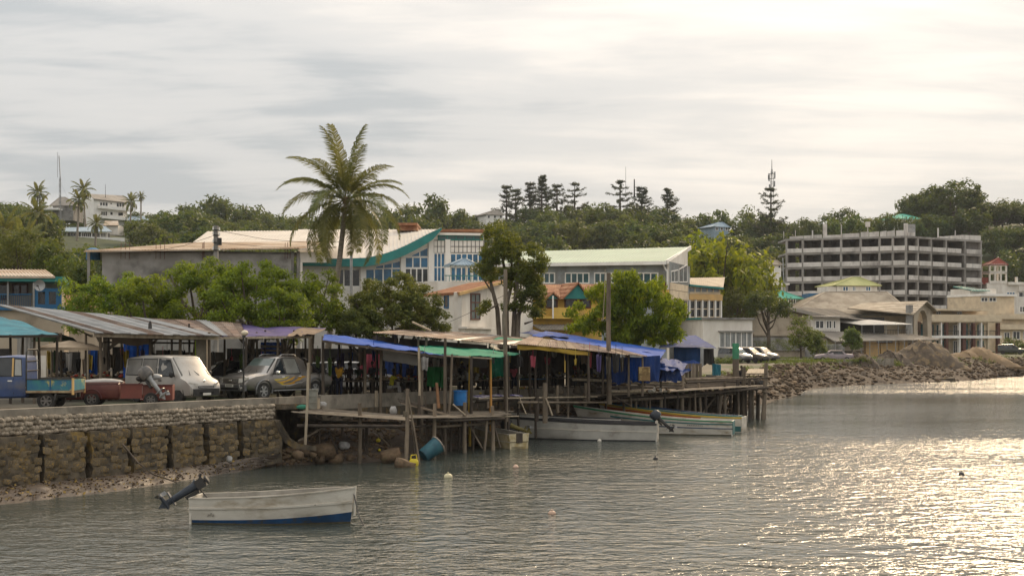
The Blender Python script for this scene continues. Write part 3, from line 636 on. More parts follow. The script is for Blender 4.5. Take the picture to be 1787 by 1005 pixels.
# trees along the quay behind the market
def near_tree(seed, px, py_top, py_bot, Y, rpx, leafm, lab, n=70, cl=.5, per=90, leaf=.22, shell=.5, droop=.3, aspect=.4, name='shade_tree', low=-.6, bark=None, group=None):
    n = int(n * 1.5); s = F / Y; x = wx(px, Y); g = hh(x, Y); zt, zb = wz(py_top, Y), wz(py_bot, Y) - .6; r = rpx / s; trunk = (zt + zb) / 2 - g; ms = tree_meshes('near', seed, leafm, (r, r, (zt - zb) / 2), n, cl, per, leaf, trunk, low, shell, bark, aspect, .5, .62, droop)
    return place_tree(ms, name, lab, 'tree', (x, Y, g), 1.0, 0, group)
near_tree(401, 185, 463, 590, 79, 78, L_bright, 'feathery green tree right of the blue balcony house', 64, .52, 100, .2, .45)
near_tree(402, 262, 470, 596, 76, 62, L_bright, 'green tree with dark gaps second from the left in the quay row', 52, .5, 100, .2)
near_tree(403, 345, 442, 590, 79, 84, L_bright, 'tall leafy green tree in front of the concrete power pole', 80, .5, 110, .2)
near_tree(404, 440, 450, 592, 77, 86, L_bright, 'broad bright green tree below the grey block wall', 84, .5, 110, .2)
near_tree(405, 545, 468, 592, 80, 66, L_bright, 'darker green tree at the foot of the tall palm', 62, .5, 110, .2)
near_tree(410, 498, 505, 596, 74, 52, L_bright, 'low green tree between the broad tree and the palm', 46, .45, 100, .19)
near_tree(406, 690, 483, 598, 82, 92, L_brownish, 'rounded olive brown tree left of the small white house', 150, .45, 110, .19, .5, .1)
near_tree(407, 628, 535, 600, 79, 44, L_brownish, 'low olive shrub tree beside the rounded olive tree', 60, .4, 100, .18)
# the pollarded multi-stemmed tree
Y = 88; b = W(885, 582, Y); b.z = 2.4; s = F / Y; rng = np.random.default_rng(420)
t3 = Thing('pollarded_tree', 'tall many stemmed tree with tufts of leaves beside the small white house', 'tree', b); m = MB()
for (x0, pts) in ((-8, ((868, 540), (858, 500), (850, 465))), (0, ((884, 540), (882, 480), (872, 420))), (8, ((898, 540), (902, 490), (905, 450))), (14, ((905, 550), (915, 520), (930, 480))), (-3, ((880, 550), (892, 500), (893, 440)))):
    m.tube([b + V(x0 / s, 0, 0)] + [W(px, py, Y + rnd.uniform(-.8, .8)) for px, py in pts], [.20, .145, .11, .05], 7)
for p, q in (((870, 530), (846, 545)), ((905, 520), (935, 530)), ((862, 515), (838, 478)), ((915, 565), (930, 560))): m.tube([W(*p, Y), W(*q, Y)], [.08, .03], 5)
t3.part('trunk', m, M_bark_pale, 60)
cen, rad = [], []
for px, py, rx, ry, n in ((868, 425, 26, 36, 40), (850, 468, 22, 22, 24), (925, 460, 28, 36, 44), (896, 470, 22, 30, 24), (922, 520, 28, 34, 34), (888, 430, 18, 20, 14), (846, 538, 13, 10, 6), (935, 500, 14, 22, 8), (890, 540, 12, 16, 4), (942, 545, 10, 14, 4)):
    for k in range(n): a, q = rng.random() * 6.28, rng.random() ** .5; cen.append(W(px + rx * q * math.cos(a), py + ry * q * math.sin(a), Y + rng.uniform(-1.2, 1.2))); rad.append(.42)
v, f = leaves(rng, cen, rad, 90, .2, .75, .45, .4, .2); t3.o; me = np_mesh('crown', v - np.array(b), f, leafmat('leaves_pollard', (0.026, 0.046, 0.012), (0.115, 0.125, 0.020), tint=(.4, .4, .03), tfac=.4, var=.05, scale=.8)); link('crown', me, t3.o)
# the bright leafy tree by the blue stalls
Y = 93; s = F / Y; b = V(wx(1095, Y), Y, 2.4); t4 = Thing('leafy_tree', 'bright yellow green tree with hanging leaf clusters behind the blue tarpaulin stalls', 'tree', b); m = MB(); limbs(m, b, W(1095, 560, Y), [W(px, py, Y) for px, py in ((1040, 520), (1080, 495), (1130, 520), (1160, 545), (1060, 560), (1150, 590), (1020, 560))], .2, rnd); t4.part('trunk', m, M_bark, 60)
cen, rad = [], []
for px, py, rx, ry, n in ((1092, 500, 30, 24, 30), (1060, 525, 40, 28, 40), (1020, 555, 30, 25, 24), (1110, 540, 50, 45, 70), (1148, 512, 17, 30, 18), (1170, 545, 26, 22, 22), (1120, 585, 46, 22, 34), (1075, 575, 40, 24, 26), (1150, 575, 34, 22, 24), (1188, 540, 12, 10, 5), (1005, 570, 12, 10, 5), (1165, 585, 24, 12, 8)):
    for k in range(n): a, q = rng.random() * 6.28, rng.random() ** .5; cen.append(W(px + rx * q * math.cos(a), py + ry * q * math.sin(a), Y + rng.uniform(-2.4, 2.4))); rad.append(.36 + .2 * rng.random())
v, f = leaves(rng, cen, rad, 56, .34, .85, .35, .30, .9); link('crown', np_mesh('crown', v - np.array(b), f, L_shiny), t4.o)
# young trees by the far road
for k, (px, py, pb_, Y, r_, lab) in enumerate(((1398, 548, 622, 176, 26, 'young feathery tree in front of the beige gable wall'), (1425, 575, 625, 178, 18, 'short bushy tree right of the young feathery tree'), (1487, 566, 610, 180, 17, 'slim young tree in front of the yellow wall'))):
    near_tree(430 + k, px, py, pb_, Y, r_, L_weed, lab, 44, .55, 34, .32, .3, .2, name='young_tree')
near_tree(440, 40, 400, 480, 135, 60, L_olive, 'orange tinted bushy tree behind the blue balcony house', 60, .9, 60, .35, .5)
near_tree(441, 120, 452, 520, 118, 46, L_mid, 'dark bushy tree right of the blue balcony house roof', 50, .8, 70, .3, .5)
near_tree(442, 90, 430, 510, 128, 40, L_mid, 'green tree behind the blue balcony house', 50, .8, 60, .32, .5)
near_tree(443, 1340, 505, 560, 190, 40, L_dark, 'dark hedge-like tree below the green roofed house', 40, 1.0, 50, .4, .4)
near_tree(444, 1285, 500, 565, 195, 36, L_olive, 'olive tree left of the green roofed house', 40, 1.0, 50, .4, .4)
near_tree(445, 1765, 590, 625, 235, 22, L_mid, 'small green tree below the cream apartment house', 30, .9, 40, .35, .4)

# ================================================================ BUILDINGS
def glass(name, c, rough=0.08): return mat(name, c, tuple(q * 0.55 for q in c), 0.8, rough, spec=0.6, lo=.4, hi=.6)
G_blue = glass('blue_glass', (0.018, 0.13, 0.26), 0.2); G_dark = glass('dark_glass', (0.02, 0.025, 0.028)); G_teal = glass('teal_glass', (0.03, 0.10, 0.11)); G_pale = glass('pale_glass', (0.16, 0.19, 0.20))
P_white = mat('white_paint', (0.74, 0.70, 0.63), (0.62, 0.57, 0.50), 0.7, 0.8, 0.15, 12, c3=(0.42, 0.37, 0.30), s3=0.5, lo3=0.56, hi3=0.75, stretch=(1, 1, .45))
P_white2 = mat('clean_white_paint', (0.80, 0.78, 0.73), (0.72, 0.69, 0.64), 0.8, 0.7)
P_cream = mat('cream_paint', (0.66, 0.55, 0.39), (0.54, 0.44, 0.31), 0.7, 0.85, c3=(0.40, 0.33, 0.24), s3=.5, lo3=.56, hi3=.75)
P_yellow = mat('yellow_paint', (0.66, 0.44, 0.10), (0.55, 0.36, 0.09), 0.8, 0.85, c3=(0.42, 0.30, 0.14), s3=.7, lo3=.56, hi3=.75)
P_ochre = mat('ochre_paint', (0.62, 0.40, 0.16), (0.50, 0.33, 0.15), 0.8, 0.85, c3=(0.40, 0.29, 0.17), s3=.6, lo3=.56, hi3=.75)
P_beige = mat('beige_render', (0.44, 0.37, 0.28), (0.34, 0.28, 0.21), 0.5, 0.9, 0.2, 8, c3=(0.20, 0.17, 0.13), s3=.5, lo3=.57, hi3=.75)
P_grey = mat('grey_render', (0.30, 0.29, 0.27), (0.21, 0.20, 0.185), 0.6, 0.9, 0.2, 8, c3=(0.09, 0.085, 0.08), s3=.35, lo3=.50, hi3=.66)
P_bluegrey = mat('blue_grey_render', (0.30, 0.33, 0.34), (0.23, 0.25, 0.26), 0.5, 0.85, c3=(0.20, 0.20, 0.19), s3=.5)
P_teal = mat('teal_paint', (0.03, 0.21, 0.19), (0.025, 0.16, 0.15), 1.0, 0.6)
P_blue = mat('blue_paint', (0.025, 0.13, 0.27), (0.02, 0.10, 0.20), 1.5, 0.6)
P_green = mat('green_paint', (0.16, 0.40, 0.27), (0.12, 0.31, 0.21), 1.0, 0.7)
P_brown = mat('brown_paint', (0.13, 0.055, 0.04), (0.09, 0.04, 0.03), 2.0, 0.7)
P_black = mat('near_black', (0.014, 0.013, 0.012), (0.028, 0.025, 0.022), 1.0, 0.9)
P_shell = mat('raw_concrete', (0.33, 0.31, 0.285), (0.22, 0.205, 0.185), 0.35, 0.92, 0.2, 3, c3=(0.12, 0.11, 0.10), s3=.3, lo3=.54, hi3=.70, stretch=(1, 1, .5))
P_rail = mat('pale_stained_concrete', (0.62, 0.59, 0.55), (0.45, 0.42, 0.39), 0.4, 0.92, c3=(0.2, 0.185, 0.17), s3=.35, lo3=.54, hi3=.72, stretch=(1, 1, .4), var=.10)
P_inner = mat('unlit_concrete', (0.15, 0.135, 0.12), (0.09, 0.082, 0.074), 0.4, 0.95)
R_rust = mat('rusty_sheet', (0.47, 0.37, 0.27), (0.33, 0.225, 0.14), 0.45, 0.7, 0, c3=(0.58, 0.50, 0.41), s3=.25, lo3=.45, hi3=.62)
R_cream = mat('cream_sheet', (0.56, 0.52, 0.46), (0.47, 0.43, 0.375), 0.25, 0.6, c3=(0.48, 0.40, 0.30), s3=.2, lo3=.56, hi3=.75)
R_green = mat('pale_green_sheet', (0.33, 0.42, 0.32), (0.28, 0.36, 0.28), 0.2, 0.55)
R_greenb = mat('green_sheet', (0.10, 0.40, 0.28), (0.16, 0.46, 0.36), 0.5, 0.6)
R_yg = mat('yellow_green_sheet', (0.40, 0.40, 0.16), (0.33, 0.34, 0.14), 0.5, 0.6)
R_beige = mat('weathered_beige_sheet', (0.40, 0.34, 0.26), (0.28, 0.23, 0.17), 0.5, 0.75, c3=(0.19, 0.15, 0.11), s3=.4, lo3=.55, hi3=.7)
R_grey = mat('grey_sheet', (0.30, 0.27, 0.23), (0.20, 0.18, 0.155), 0.4, 0.75)
R_terra = mat('terracotta_roof', (0.33, 0.15, 0.075), (0.24, 0.105, 0.055), 1.2, 0.85, c3=(0.40, 0.22, 0.12), s3=1.5)
R_white = mat('white_sheet', (0.70, 0.68, 0.64), (0.60, 0.58, 0.54), 0.5, 0.6)
R_blue = mat('pale_blue_sheet', (0.28, 0.36, 0.42), (0.22, 0.29, 0.34), 0.6, 0.6)
R_red = mat('dark_red_roof', (0.24, 0.05, 0.03), (0.17, 0.04, 0.026), 1.0, 0.7)
M_steel = mat('galvanised_steel', (0.36, 0.36, 0.35), (0.25, 0.25, 0.245), 2.0, 0.5, metal=0.6)
M_dsteel = mat('dark_steel', (0.06, 0.058, 0.055), (0.035, 0.033, 0.03), 3.0, 0.6, metal=0.3)

class Face:
    """a vertical plane seen from column pa (at depth Ya) to column pb (at depth Yb)"""
    def __init__(s, pa, Ya, pb, Yb): s.A = V(wx(pa, Ya), Ya, 0); s.B = V(wx(pb, Yb), Yb, 0); s.d = (s.B - s.A).normalized(); s.n = V(s.d.y, -s.d.x, 0); s.L = (s.B - s.A).length
    def u(s, px): k = (px - CX) / F; D = s.B - s.A; return (k * s.A.y - s.A.x) / (D.x - k * D.y) * s.L
    def Y(s, px): return (s.A + s.d * s.u(px)).y
    def P(s, px, py, d=0.0): q = s.A + s.d * s.u(px); return V(q.x, q.y, wz(py, q.y)) + s.n * d
    def Z(s, px, z, d=0.0): q = s.A + s.d * s.u(px); return V(q.x, q.y, z) + s.n * d
    def box(s, m, p0, p1, y0, y1, d0, d1, zbot=None):
        """solid between columns p0..p1, rows y0 (top)..y1 (bottom), distances d0..d1 off the plane (+ towards the viewer)"""
        q = [s.P(p0, y1), s.P(p1, y1), s.P(p1, y0), s.P(p0, y0)]
        if zbot is not None: q[0].z = q[1].z = zbot
        a, b = [p + s.n * d1 for p in q], [p + s.n * d0 for p in q]
        return m.add(a + b, [(0, 1, 2, 3), (7, 6, 5, 4), (0, 4, 5, 1), (1, 5, 6, 2), (2, 6, 7, 3), (3, 7, 4, 0)])
    def lev(s, m, p0, p1, y0, y1, d0, d1, pref=None):
        """the same but level: heights are read at column pref"""
        pref = p0 if pref is None else pref; Yr = s.Y(pref); z1, z0 = wz(y0, Yr), wz(y1, Yr)
        q = [s.Z(p0, z0), s.Z(p1, z0), s.Z(p1, z1), s.Z(p0, z1)]; a, b = [p + s.n * d1 for p in q], [p + s.n * d0 for p in q]
        return m.add(a + b, [(0, 1, 2, 3), (7, 6, 5, 4), (0, 4, 5, 1), (1, 5, 6, 2), (2, 6, 7, 3), (3, 7, 4, 0)])
def window(th, fc, p0, p1, y0, y1, nx=1, ny=1, fm=None, gm=None, t=0.07, d=0.0, name='window', parent=None, y0b=None, proud=0.05):
    """frame standing proud with its panes set back; y0b = top row at the right end when the head slopes"""
    fm = fm or P_white2; gm = gm or G_dark; y0b = y0 if y0b is None else y0b; m = MB(); g = MB()
    def P(i, j, dd): u = lerp(p0, p1, i); q = fc.P(u, lerp(y1, lerp(y0, y0b, i), j)); return q + fc.n * dd
    for i in range(nx + 1): a, b = P(i / nx, 0, d + .0), P(i / nx, 1, d + .0); m.bar(a, b, t, proud * 2, up=fc.d) if False else m.bar(a, b, proud * 2, t, up=fc.d)
    for j in range(ny + 1): a, b = P(0, j / ny, d), P(1, j / ny, d); m.bar(a + fc.d * -t / 2, b + fc.d * t / 2, t * .98, proud * 2.06, up=fc.n)
    w = th.part(name, m, fm, parent=parent)
    a, b, c, e = P(0, 0, d + .012), P(1, 0, d + .012), P(1, 1, d + .012), P(0, 1, d + .012); g.add([a, b, c, e], [(0, 1, 2, 3)])
    me = [tuple(th.inv @ Vector(p)) for p in g.v]; g.v = me; link('pane', g.mesh('pane', gm), w); return w
def roof(th, a, b, c, e, m, ribs=0, t=0.12, name='roof', parent=None, rib_h=.05, rib_w=.07, bend=0.0):
    """roof plane a-b (eave, left to right), c-e (upper edge, right to left): a slab with standing ribs running up the slope"""
    a, b, c, e = map(Vector, (a, b, c, e)); k = MB(); n = (b - a).cross(e - a)
    n = n.normalized() if n.length > 1e-6 else V(0, 0, 1); n = n if n.z > 0 else -n
    k.slab(lambda u, v: a.lerp(b, u).lerp(e.lerp(c, u), v) + n * 0, 6, 3, -n * t)
    for i in range(ribs): u = (i + .5) / ribs; k.bar(a.lerp(b, u) + n * (rib_h * .3), e.lerp(c, u) + n * (rib_h * .3), rib_w, rib_h, up=n)
    return th.part(name, k, m, parent=parent)
def hip(th, fc, p0, p1, ye, yr, pr0, pr1, depth, m, over=.5, ribs=14, t=.12, ridge_back=.5):
    """hip roof: eave columns p0..p1 at row ye on face fc, ridge columns pr0..pr1 at row yr half-way back"""
    A, B = fc.P(p0, ye, over), fc.P(p1, ye, over); B.z = A.z; C, D = B - fc.n * (depth + 2 * over), A - fc.n * (depth + 2 * over); Yr = (A.y + D.y) / 2
    r0, r1 = V(wx(pr0, Yr), Yr, wz(yr, Yr)), V(wx(pr1, Yr), Yr, wz(yr, Yr)); r1.z = r0.z
    for q in ((A, B, r1, r0), (B, C, r1, r1), (C, D, r0, r1), (D, A, r0, r0)): roof(th, *q, m, ribs if q[0] is A else max(4, ribs // 2), t)
    k = MB()
    for p, q in ((r0, r1), (A, r0), (B, r1), (C, r1), (D, r0)): k.bar(p + V(0, 0, .03), q + V(0, 0, .03), .22, .1)
    th.part('ridge_cap', k, m)
def block(th, fc, p0, p1, y0, depth, m, zb, name='wall', inset=0.0, pref=None, back=None):
    k = MB(); Yr = fc.Y(pref or p0); z1 = wz(y0, Yr); q = [fc.Z(p0, zb, -inset), fc.Z(p1, zb, -inset), fc.Z(p1, z1, -inset), fc.Z(p0, z1, -inset)]; k.ext(q, (back * depth) if back is not None else -fc.n * depth); return th.part(name, k, m)
def bldg(name, label, cat, fc, px, zb): return Thing(name, label, cat, fc.Z(px, zb))
def gz(px, Y): return hh(wx(px, Y), Y)

# -- blue balcony house, far left
fc = Face(-110, 82, 112, 84); th = bldg('balcony_house', 'blue trimmed house with an upstairs balcony and pale corrugated roof at the left edge', 'house', fc, 0, 2.4)
block(th, fc, -110, 112, 541, 9, P_beige, 2.3, 'lower_wall'); k = MB(); fc.lev(k, -110, 104, 491, 541, -9, -2.2, 0); th.part('upper_wall', k, P_beige)
k = MB(); fc.lev(k, -110, 112, 535, 541, -9, .25, 0); th.part('balcony_floor', k, P_blue); k = MB(); fc.lev(k, -110, 113, 482, 491, -9, .5, 0); th.part('fascia', k, P_teal)
roof(th, fc.P(-110, 483, .6), fc.P(97, 483.5, .6), V(wx(80, 88.5), 88.5, wz(471, 88.5)), V(wx(-110, 88.5), 88.5, wz(470, 88.5)), R_rust, 34, .1)
for p in (14, 59, 106): k = MB(); fc.box(k, p - 1.6, p + 1.6, 491, 535, -.1, .12); th.part('post', k, P_blue if p > 90 else M_steel)
k = MB()
for i in range(26): p = -40 + i * 3.7; fc.box(k, p, p + .7, 514, 535, .0, .05)
fc.box(k, -60, 56, 512.5, 514.5, -.02, .07); th.part('railing', k, P_blue)
window(th, fc, 63, 101, 506, 534, 2, 1, P_blue, G_dark, .22); window(th, fc, 18, 44, 494, 512, 2, 1, P_brown, G_dark, .1, -2.15); window(th, fc, -20, 10, 494, 520, 1, 1, P_brown, G_dark, .1, -2.15)
c = W(70, 498, 80); m = MB(); rings = []
for i in range(6): r, dy = i / 5 * .33, -(i / 5) ** 2 * .09; rings.append([c + V(r * math.cos(a), dy, r * math.sin(a)) for a in [2 * math.pi * j / 22 for j in range(22)]])
m.loft(rings, True, False); dish = Thing('satellite_dish', 'round grey satellite dish on a pole in front of the blue balcony house', 'satellite dish', V(c.x, c.y + .3, wz(545, 80)))
dish.part('reflector', m, M_steel, 60); m = MB(); m.tube([W(58.5, 548, 80.3), W(58.5, 494, 80.3)], .045); m.tube([W(58.5, 498, 80.3), c + V(0, .05, 0)], .03); dish.part('mast', m, M_steel)
m = MB(); m.tube([c + V(0, 0, -.3), c + V(0, -.42, -.05)], .018); m.tube([c + V(0, -.36, -.05), c + V(0, -.5, -.04)], .05); dish.part('feed_arm', m, M_dsteel)
# -- small terracotta house behind it
fc = Face(108, 100, 168, 100); th = bldg('low_house', 'low house with a terracotta roof half hidden by the leftmost green tree', 'house', fc, 120, 2.4); block(th, fc, 108, 168, 535, 7, P_beige, 2.3)
roof(th, fc.P(100, 536, .5), fc.P(172, 536, .5), V(wx(160, 104), 104, wz(516, 104)), V(wx(104, 104), 104, wz(515, 104)), R_terra, 20, .12)
# -- old block building with the long rusty roof
fc = Face(150, 108, 522, 112); th = bldg('block_building', 'grey unplastered block building under a long rusty corrugated roof', 'building', fc, 180, 2.4)
block(th, fc, 178, 508, 441, 12, P_grey, 2.3, pref=300); k = MB(); fc.lev(k, 150, 522, 437.5, 441.5, -12, -.2, 330); th.part('ring_beam', k, P_grey)
a, b, c, e = fc.P(147, 439, .7), fc.P(521, 433.5, .7), W(580, 421, 124), W(335, 424, 124); roof(th, a, b, c, e, R_rust, 70, .1)
roof(th, W(335, 424, 124), W(585, 421, 124), W(600, 402, 138), W(362, 404, 138), R_cream, 44, .1, 'upper_roof')
roof(th, W(335, 424, 124), W(335, 424, 124), W(362, 404, 138), W(345, 424, 150), R_cream, 0, .1, 'roof_hip')
for p in (152, 508, 518): k = MB(); fc.box(k, p, p + 5, 438, 500, -.4, .02, 2.3); th.part('pillar', k, P_grey)
for p0, p1 in ((211, 226), (272, 287), (353, 356), (497, 506)):
    for q in range(3): k = MB(); p = lerp(p0, p1, q / 2); k.tube([fc.P(p, 452, .12), fc.P(p + .5, 424 - q, .1)], .022, 5); th.part('reinforcing_bar', k, P_brown)
k = MB(); fc.box(k, 524, 570, 440, 458, -.3, 0); th.part('side_panel', k, P_white); k = MB(); fc.box(k, 524, 528, 458, 520, -.3, 0, 2.3); th.part('pillar', k, P_white)
roof(th, fc.P(520, 436, .9), fc.P(585, 432, .9), fc.P(583, 429, -2), fc.P(522, 431, -2), R_rust, 14, .08, 'porch_roof')
c = fc.P(161, 452, -1.2); m = MB(); m.cyl(c, .55, .8, 18); m.cyl(c + V(0, 0, .8), .55, .15, 18, .2); single('water_tank', m, P_blue, 'blue water tank under the left corner of the rusty roof', 'water tank', base=c, smooth=40)
# -- the hall with the swept roof
fc = Face(560, 131, 846, 134); th = bldg('swept_roof_hall', 'large white hall with a cream roof sweeping up over blue glass walls', 'building', fc, 700, 2.5)
UP = [(520, 452), (600, 452.5), (637, 451), (655, 447.5), (672, 443), (690, 436.5), (706, 429.5), (722, 421.5), (738, 413), (752, 406), (768, 399)]
LOW = [(520, 465), (600, 466), (637, 466.5), (655, 463), (672, 458.5), (690, 452.5), (706, 446), (722, 438), (738, 429), (752, 420), (768, 402.5)]
k = MB(); r0 = [fc.P(p, y, 1.2) for p, y in UP]; n = len(r0); r1 = []
for i, (p, y) in enumerate(UP): q = V(wx(lerp(520, 768, (p - 520) / 248), 156), 156, wz(400.5, 156)); r1.append(q)
rows = [[r0[i].lerp(r1[i], t) + V(0, 0, .9 * math.sin(math.pi * t) * 0) for i in range(n)] for t in (0, .33, .66, 1)]
vs = [p for r in rows for p in r]; fs = [(j * n + i, j * n + i + 1, (j + 1) * n + i + 1, (j + 1) * n + i) for j in range(3) for i in range(n - 1)]; k.add(vs, fs)
k.add([p - V(0, 0, .2) for p in vs], [f[::-1] for f in fs]); th.part('roof', k, R_cream, 30)
for j in range(26):
    u = (j + .5) / 26 * (n - 1); i = int(u); a = r0[i].lerp(r0[i + 1], u - i); b = r1[i].lerp(r1[i + 1], u - i); k = MB() if j == 0 else k; k.bar(a + V(0, 0, .04), b + V(0, 0, .04), .06, .06)
th.part('roof_seams', k, R_cream)
k = MB(); a = [fc.P(p, y + .3, 1.25) for p, y in UP]; b = [fc.P(p, y, 1.25) for p, y in LOW]
for i in range(n - 1): k.ext([b[i], b[i + 1], a[i + 1], a[i]], -fc.n * .35)
th.part('fascia', k, P_teal, 20)
# wall behind the glazing
k = MB()
for i in range(n - 1):
    q = [fc.Z(LOW[i][0], 2.4), fc.Z(LOW[i + 1][0], 2.4), fc.P(LOW[i + 1][0], LOW[i + 1][1] - 3), fc.P(LOW[i][0], LOW[i][1] - 3)]; k.ext(q, -fc.n * .4)
th.part('wall', k, P_white2); block(th, fc, 768, 845, 411, 20, P_white2, 2.4, 'wing_wall', 0.003, 800)
window(th, fc, 586, 628, 470, 500, 3, 1, P_white2, G_dark, .12); k = MB(); fc.lev(k, 586, 628, 501, 506, 0, .06); th.part('sill_band', k, P_white2)
window(th, fc, 638, 699, 470, 497, 4, 1, P_white2, G_blue, .12, y0b=468); window(th, fc, 655, 699, 465, 469, 3, 1, P_white2, G_blue, .1, y0b=455)
window(th, fc, 707, 747, 468.5, 493, 4, 1, P_white2, G_dark, .12); window(th, fc, 707, 747, 449, 467.5, 3, 1, P_white2, G_blue, .12); window(th, fc, 718, 747, 446, 448, 2, 1, P_white2, G_blue, .1, y0b=431)
window(th, fc, 757, 776, 442, 491, 3, 2, P_white2, G_blue, .1); window(th, fc, 786, 844, 443, 490, 6, 2, P_white2, G_blue, .1)
for p0, p1, nx in ((757, 776, 3), (786, 844, 8)): window(th, fc, p0, p1, 419.5, 441, nx, 2, M_dsteel, P_white2, .05, name='cladding')
for p0, p1, t in ((629, 637, 455), (699, 706.5, 445), (747.5, 756.5, 418), (776.5, 785.5, 418)): k = MB(); fc.lev(k, p0, p1, t, 510, 0, .22); th.part('column', k, P_white2)
window(th, fc, 765, 842, 411.5, 418.5, 5, 1, P_teal, G_teal, .12, .02, name='clerestory'); k = MB(); fc.lev(k, 760, 844, 407, 411, -20, .4, 800); th.part('parapet', k, P_white2)
k = MB(); f2 = Face(765, 150, 845, 150); f2.lev(k, 766, 845, 400, 404.5, -6, 0); th.part('rear_fascia', k, R_terra)
k = MB(); f2.lev(k, 690, 728, 389, 393, -6, 0); f2.lev(k, 692, 727, 393, 402, -5, -.5); th.part('roof_box', k, R_terra)
f2 = Face(770, 122, 850, 123); tr = bldg('terrace_block', 'flat terrace block in front of the hall carrying a small blue roofed pavilion', 'building', f2, 800, 2.4); block(tr, f2, 742, 850, 491, 9, P_white, 2.4)
k = MB()
for p in range(778, 848, 6): f2.box(k, p, p + .8, 481, 491, -.05, 0)
f2.lev(k, 776, 848, 480, 481.5, -.06, .01); tr.part('railing', k, P_teal)
gz_ = Thing('pavilion', 'small open pavilion with a pale blue hipped roof on the terrace', 'pavilion', f2.P(810, 491, -2)); hip(gz_, f2, 785, 835, 462.5, 452, 808, 812, 2.6, R_blue, .2, 8, .08)
for p, d in ((796, -.2), (823, -.2), (796, -2.4), (823, -2.4)): k = MB(); a = f2.P(p, 491, d); k.tube([a, V(a.x, a.y, f2.P(p, 462).z)], .07); gz_.part('post', k, P_white2)
# -- white gabled house with the tall window
f1 = Face(762, 101, 799, 97); f2 = Face(799, 97, 884, 108); th = bldg('gabled_house', 'white house with a terracotta roof and one tall brown window', 'house', f2, 799, 2.4)
z_e = wz(510, 97); ap = f2.P(872, 494); L2 = f2.P(884, 500)
k = MB(); q = [f2.Z(799, 2.3), f2.Z(930, 2.3), f2.Z(930, wz(493, f2.Y(930))), f2.P(870, 494), f2.Z(799, z_e)]; k.ext(q, -f2.n * .3); th.part('gable_wall', k, P_white)
k = MB(); q = [f1.Z(762, 2.3), f1.Z(799, 2.3), f1.Z(799, z_e), f1.Z(762, z_e)]; k.ext(q, -f1.n * .3); th.part('side_wall', k, P_white)
b = f2.Z(799, z_e - .02) + f2.n * .5 + f1.n * .4; a = f1.Z(745, z_e - .02) + f1.n * .4; c = f2.P(872, 489, .5); d_ = a + (c - b); roof(th, a, b, c, d_, R_terra, 30, .14)
k = MB(); k.bar(b + V(0, 0, -.1), c + V(0, 0, -.1), .1, .22); th.part('bargeboard', k, P_ochre)
window(th, f2, 821, 836.5, 513, 557, 2, 3, P_brown, G_pale, .1, .03); window(th, f1, 776, 783, 516, 537, 1, 1, P_blue, G_dark, .1)
k = MB(); f2.lev(k, 799, 848, 570, 573.5, 0, .7); f2.lev(k, 800, 846, 573.5, 590, 0, .5); th.part('plinth', k, P_white)
m = MB(); m.tube([W(770, 568, 95), W(815, 548, 94), W(880, 515, 92)], .012, 4); single('power_cable', m, P_black, 'thin dark cable crossing in front of the white gabled house', 'cable', base=W(815, 548, 94))
# -- yellow and green shop
fc = Face(925, 116, 1050, 118); th = bldg('green_gabled_shop', 'yellow shop house with a green gable and brown roof', 'shop', fc, 960, 2.4); block(th, fc, 925, 1050, 519, 9, P_yellow, 2.3)
roof(th, fc.P(920, 521, .5), fc.P(1055, 520, .5), W(1045, 496, 121), W(930, 497, 121), R_terra, 40, .12)
for p0, p1, pa, y0, y1 in ((973, 1024, 1002, 522, 493), (944, 972, 958, 522, 510)):
    k = MB(); k.ext([fc.P(p0 + 4, y0, .9), fc.P(p1 - 4, y0, .9), fc.P(pa, y1 + 4, .9)], -fc.n * .2); th.part('gable', k, P_teal)
    roof(th, fc.P(p0, y0, 1.1), fc.P(pa, y1, 1.1), fc.P(pa, y1, -3), fc.P(p0, y0, -1), R_terra, 4, .1); roof(th, fc.P(pa, y1, 1.1), fc.P(p1, y0, 1.1), fc.P(p1, y0, -1), fc.P(pa, y1, -3), R_terra, 4, .1)
for p0, p1 in ((953, 972), (986, 1006), (1014, 1030)): window(th, fc, p0, p1, 522, 537, 1, 1, P_brown, G_dark, .12)
k = MB(); fc.lev(k, 925, 1050, 552, 556, 0, 1.0); fc.lev(k, 959, 1003, 537, 553, .9, 1.0); th.part('balcony', k, P_yellow)
k = MB(); k.tube([fc.P(956, 556, 1.3), fc.P(956, 517, 1.3)], .07); th.part('post', k, P_white2)
roof(th, fc.P(925, 575, 3), fc.P(1030, 574, 3), fc.P(1030, 566, 0.3), fc.P(925, 566, 0.3), R_grey, 20, .08, 'awning_roof')
# -- long building with the pale green roof
fc = Face(870, 178, 1168, 162); f2 = Face(1168, 162, 1200, 172); th = bldg('long_hall', 'long grey building with a pale green sheet roof rising to the right', 'building', fc, 1100, 2.6)
block(th, fc, 870, 1168, 457, 12, P_bluegrey, 2.5, pref=1150, back=f2.d)
k = MB(); q = [f2.Z(1168, 2.5), f2.Z(1200, 2.5), f2.P(1200, 434), f2.P(1168, 456)]; k.ext(q, -f2.n * .3); th.part('end_wall', k, P_white)
a, b = fc.P(870, 461, .9), fc.P(1169, 456.5, .9); c = V(wx(1204, 176), 176, wz(431, 176)); e = V(wx(872, 196), 196, wz(440, 196)); roof(th, a, b, c, e, R_green, 60, .3)
k = MB(); k.bar(b + V(.1, 0, -.1), c + V(.1, 0, -.1), .15, .5); k.bar(a + V(0, -.1, -.2), b + V(0, -.1, -.2), .15, .4); th.part('fascia', k, P_white2)
for p0, p1, nx in ((932, 968, 4), (987, 1028, 4), (1038, 1078, 4), (1111, 1148, 3)): window(th, fc, p0, p1, 476.5, 494, nx, 1, P_white2, G_teal, .16)
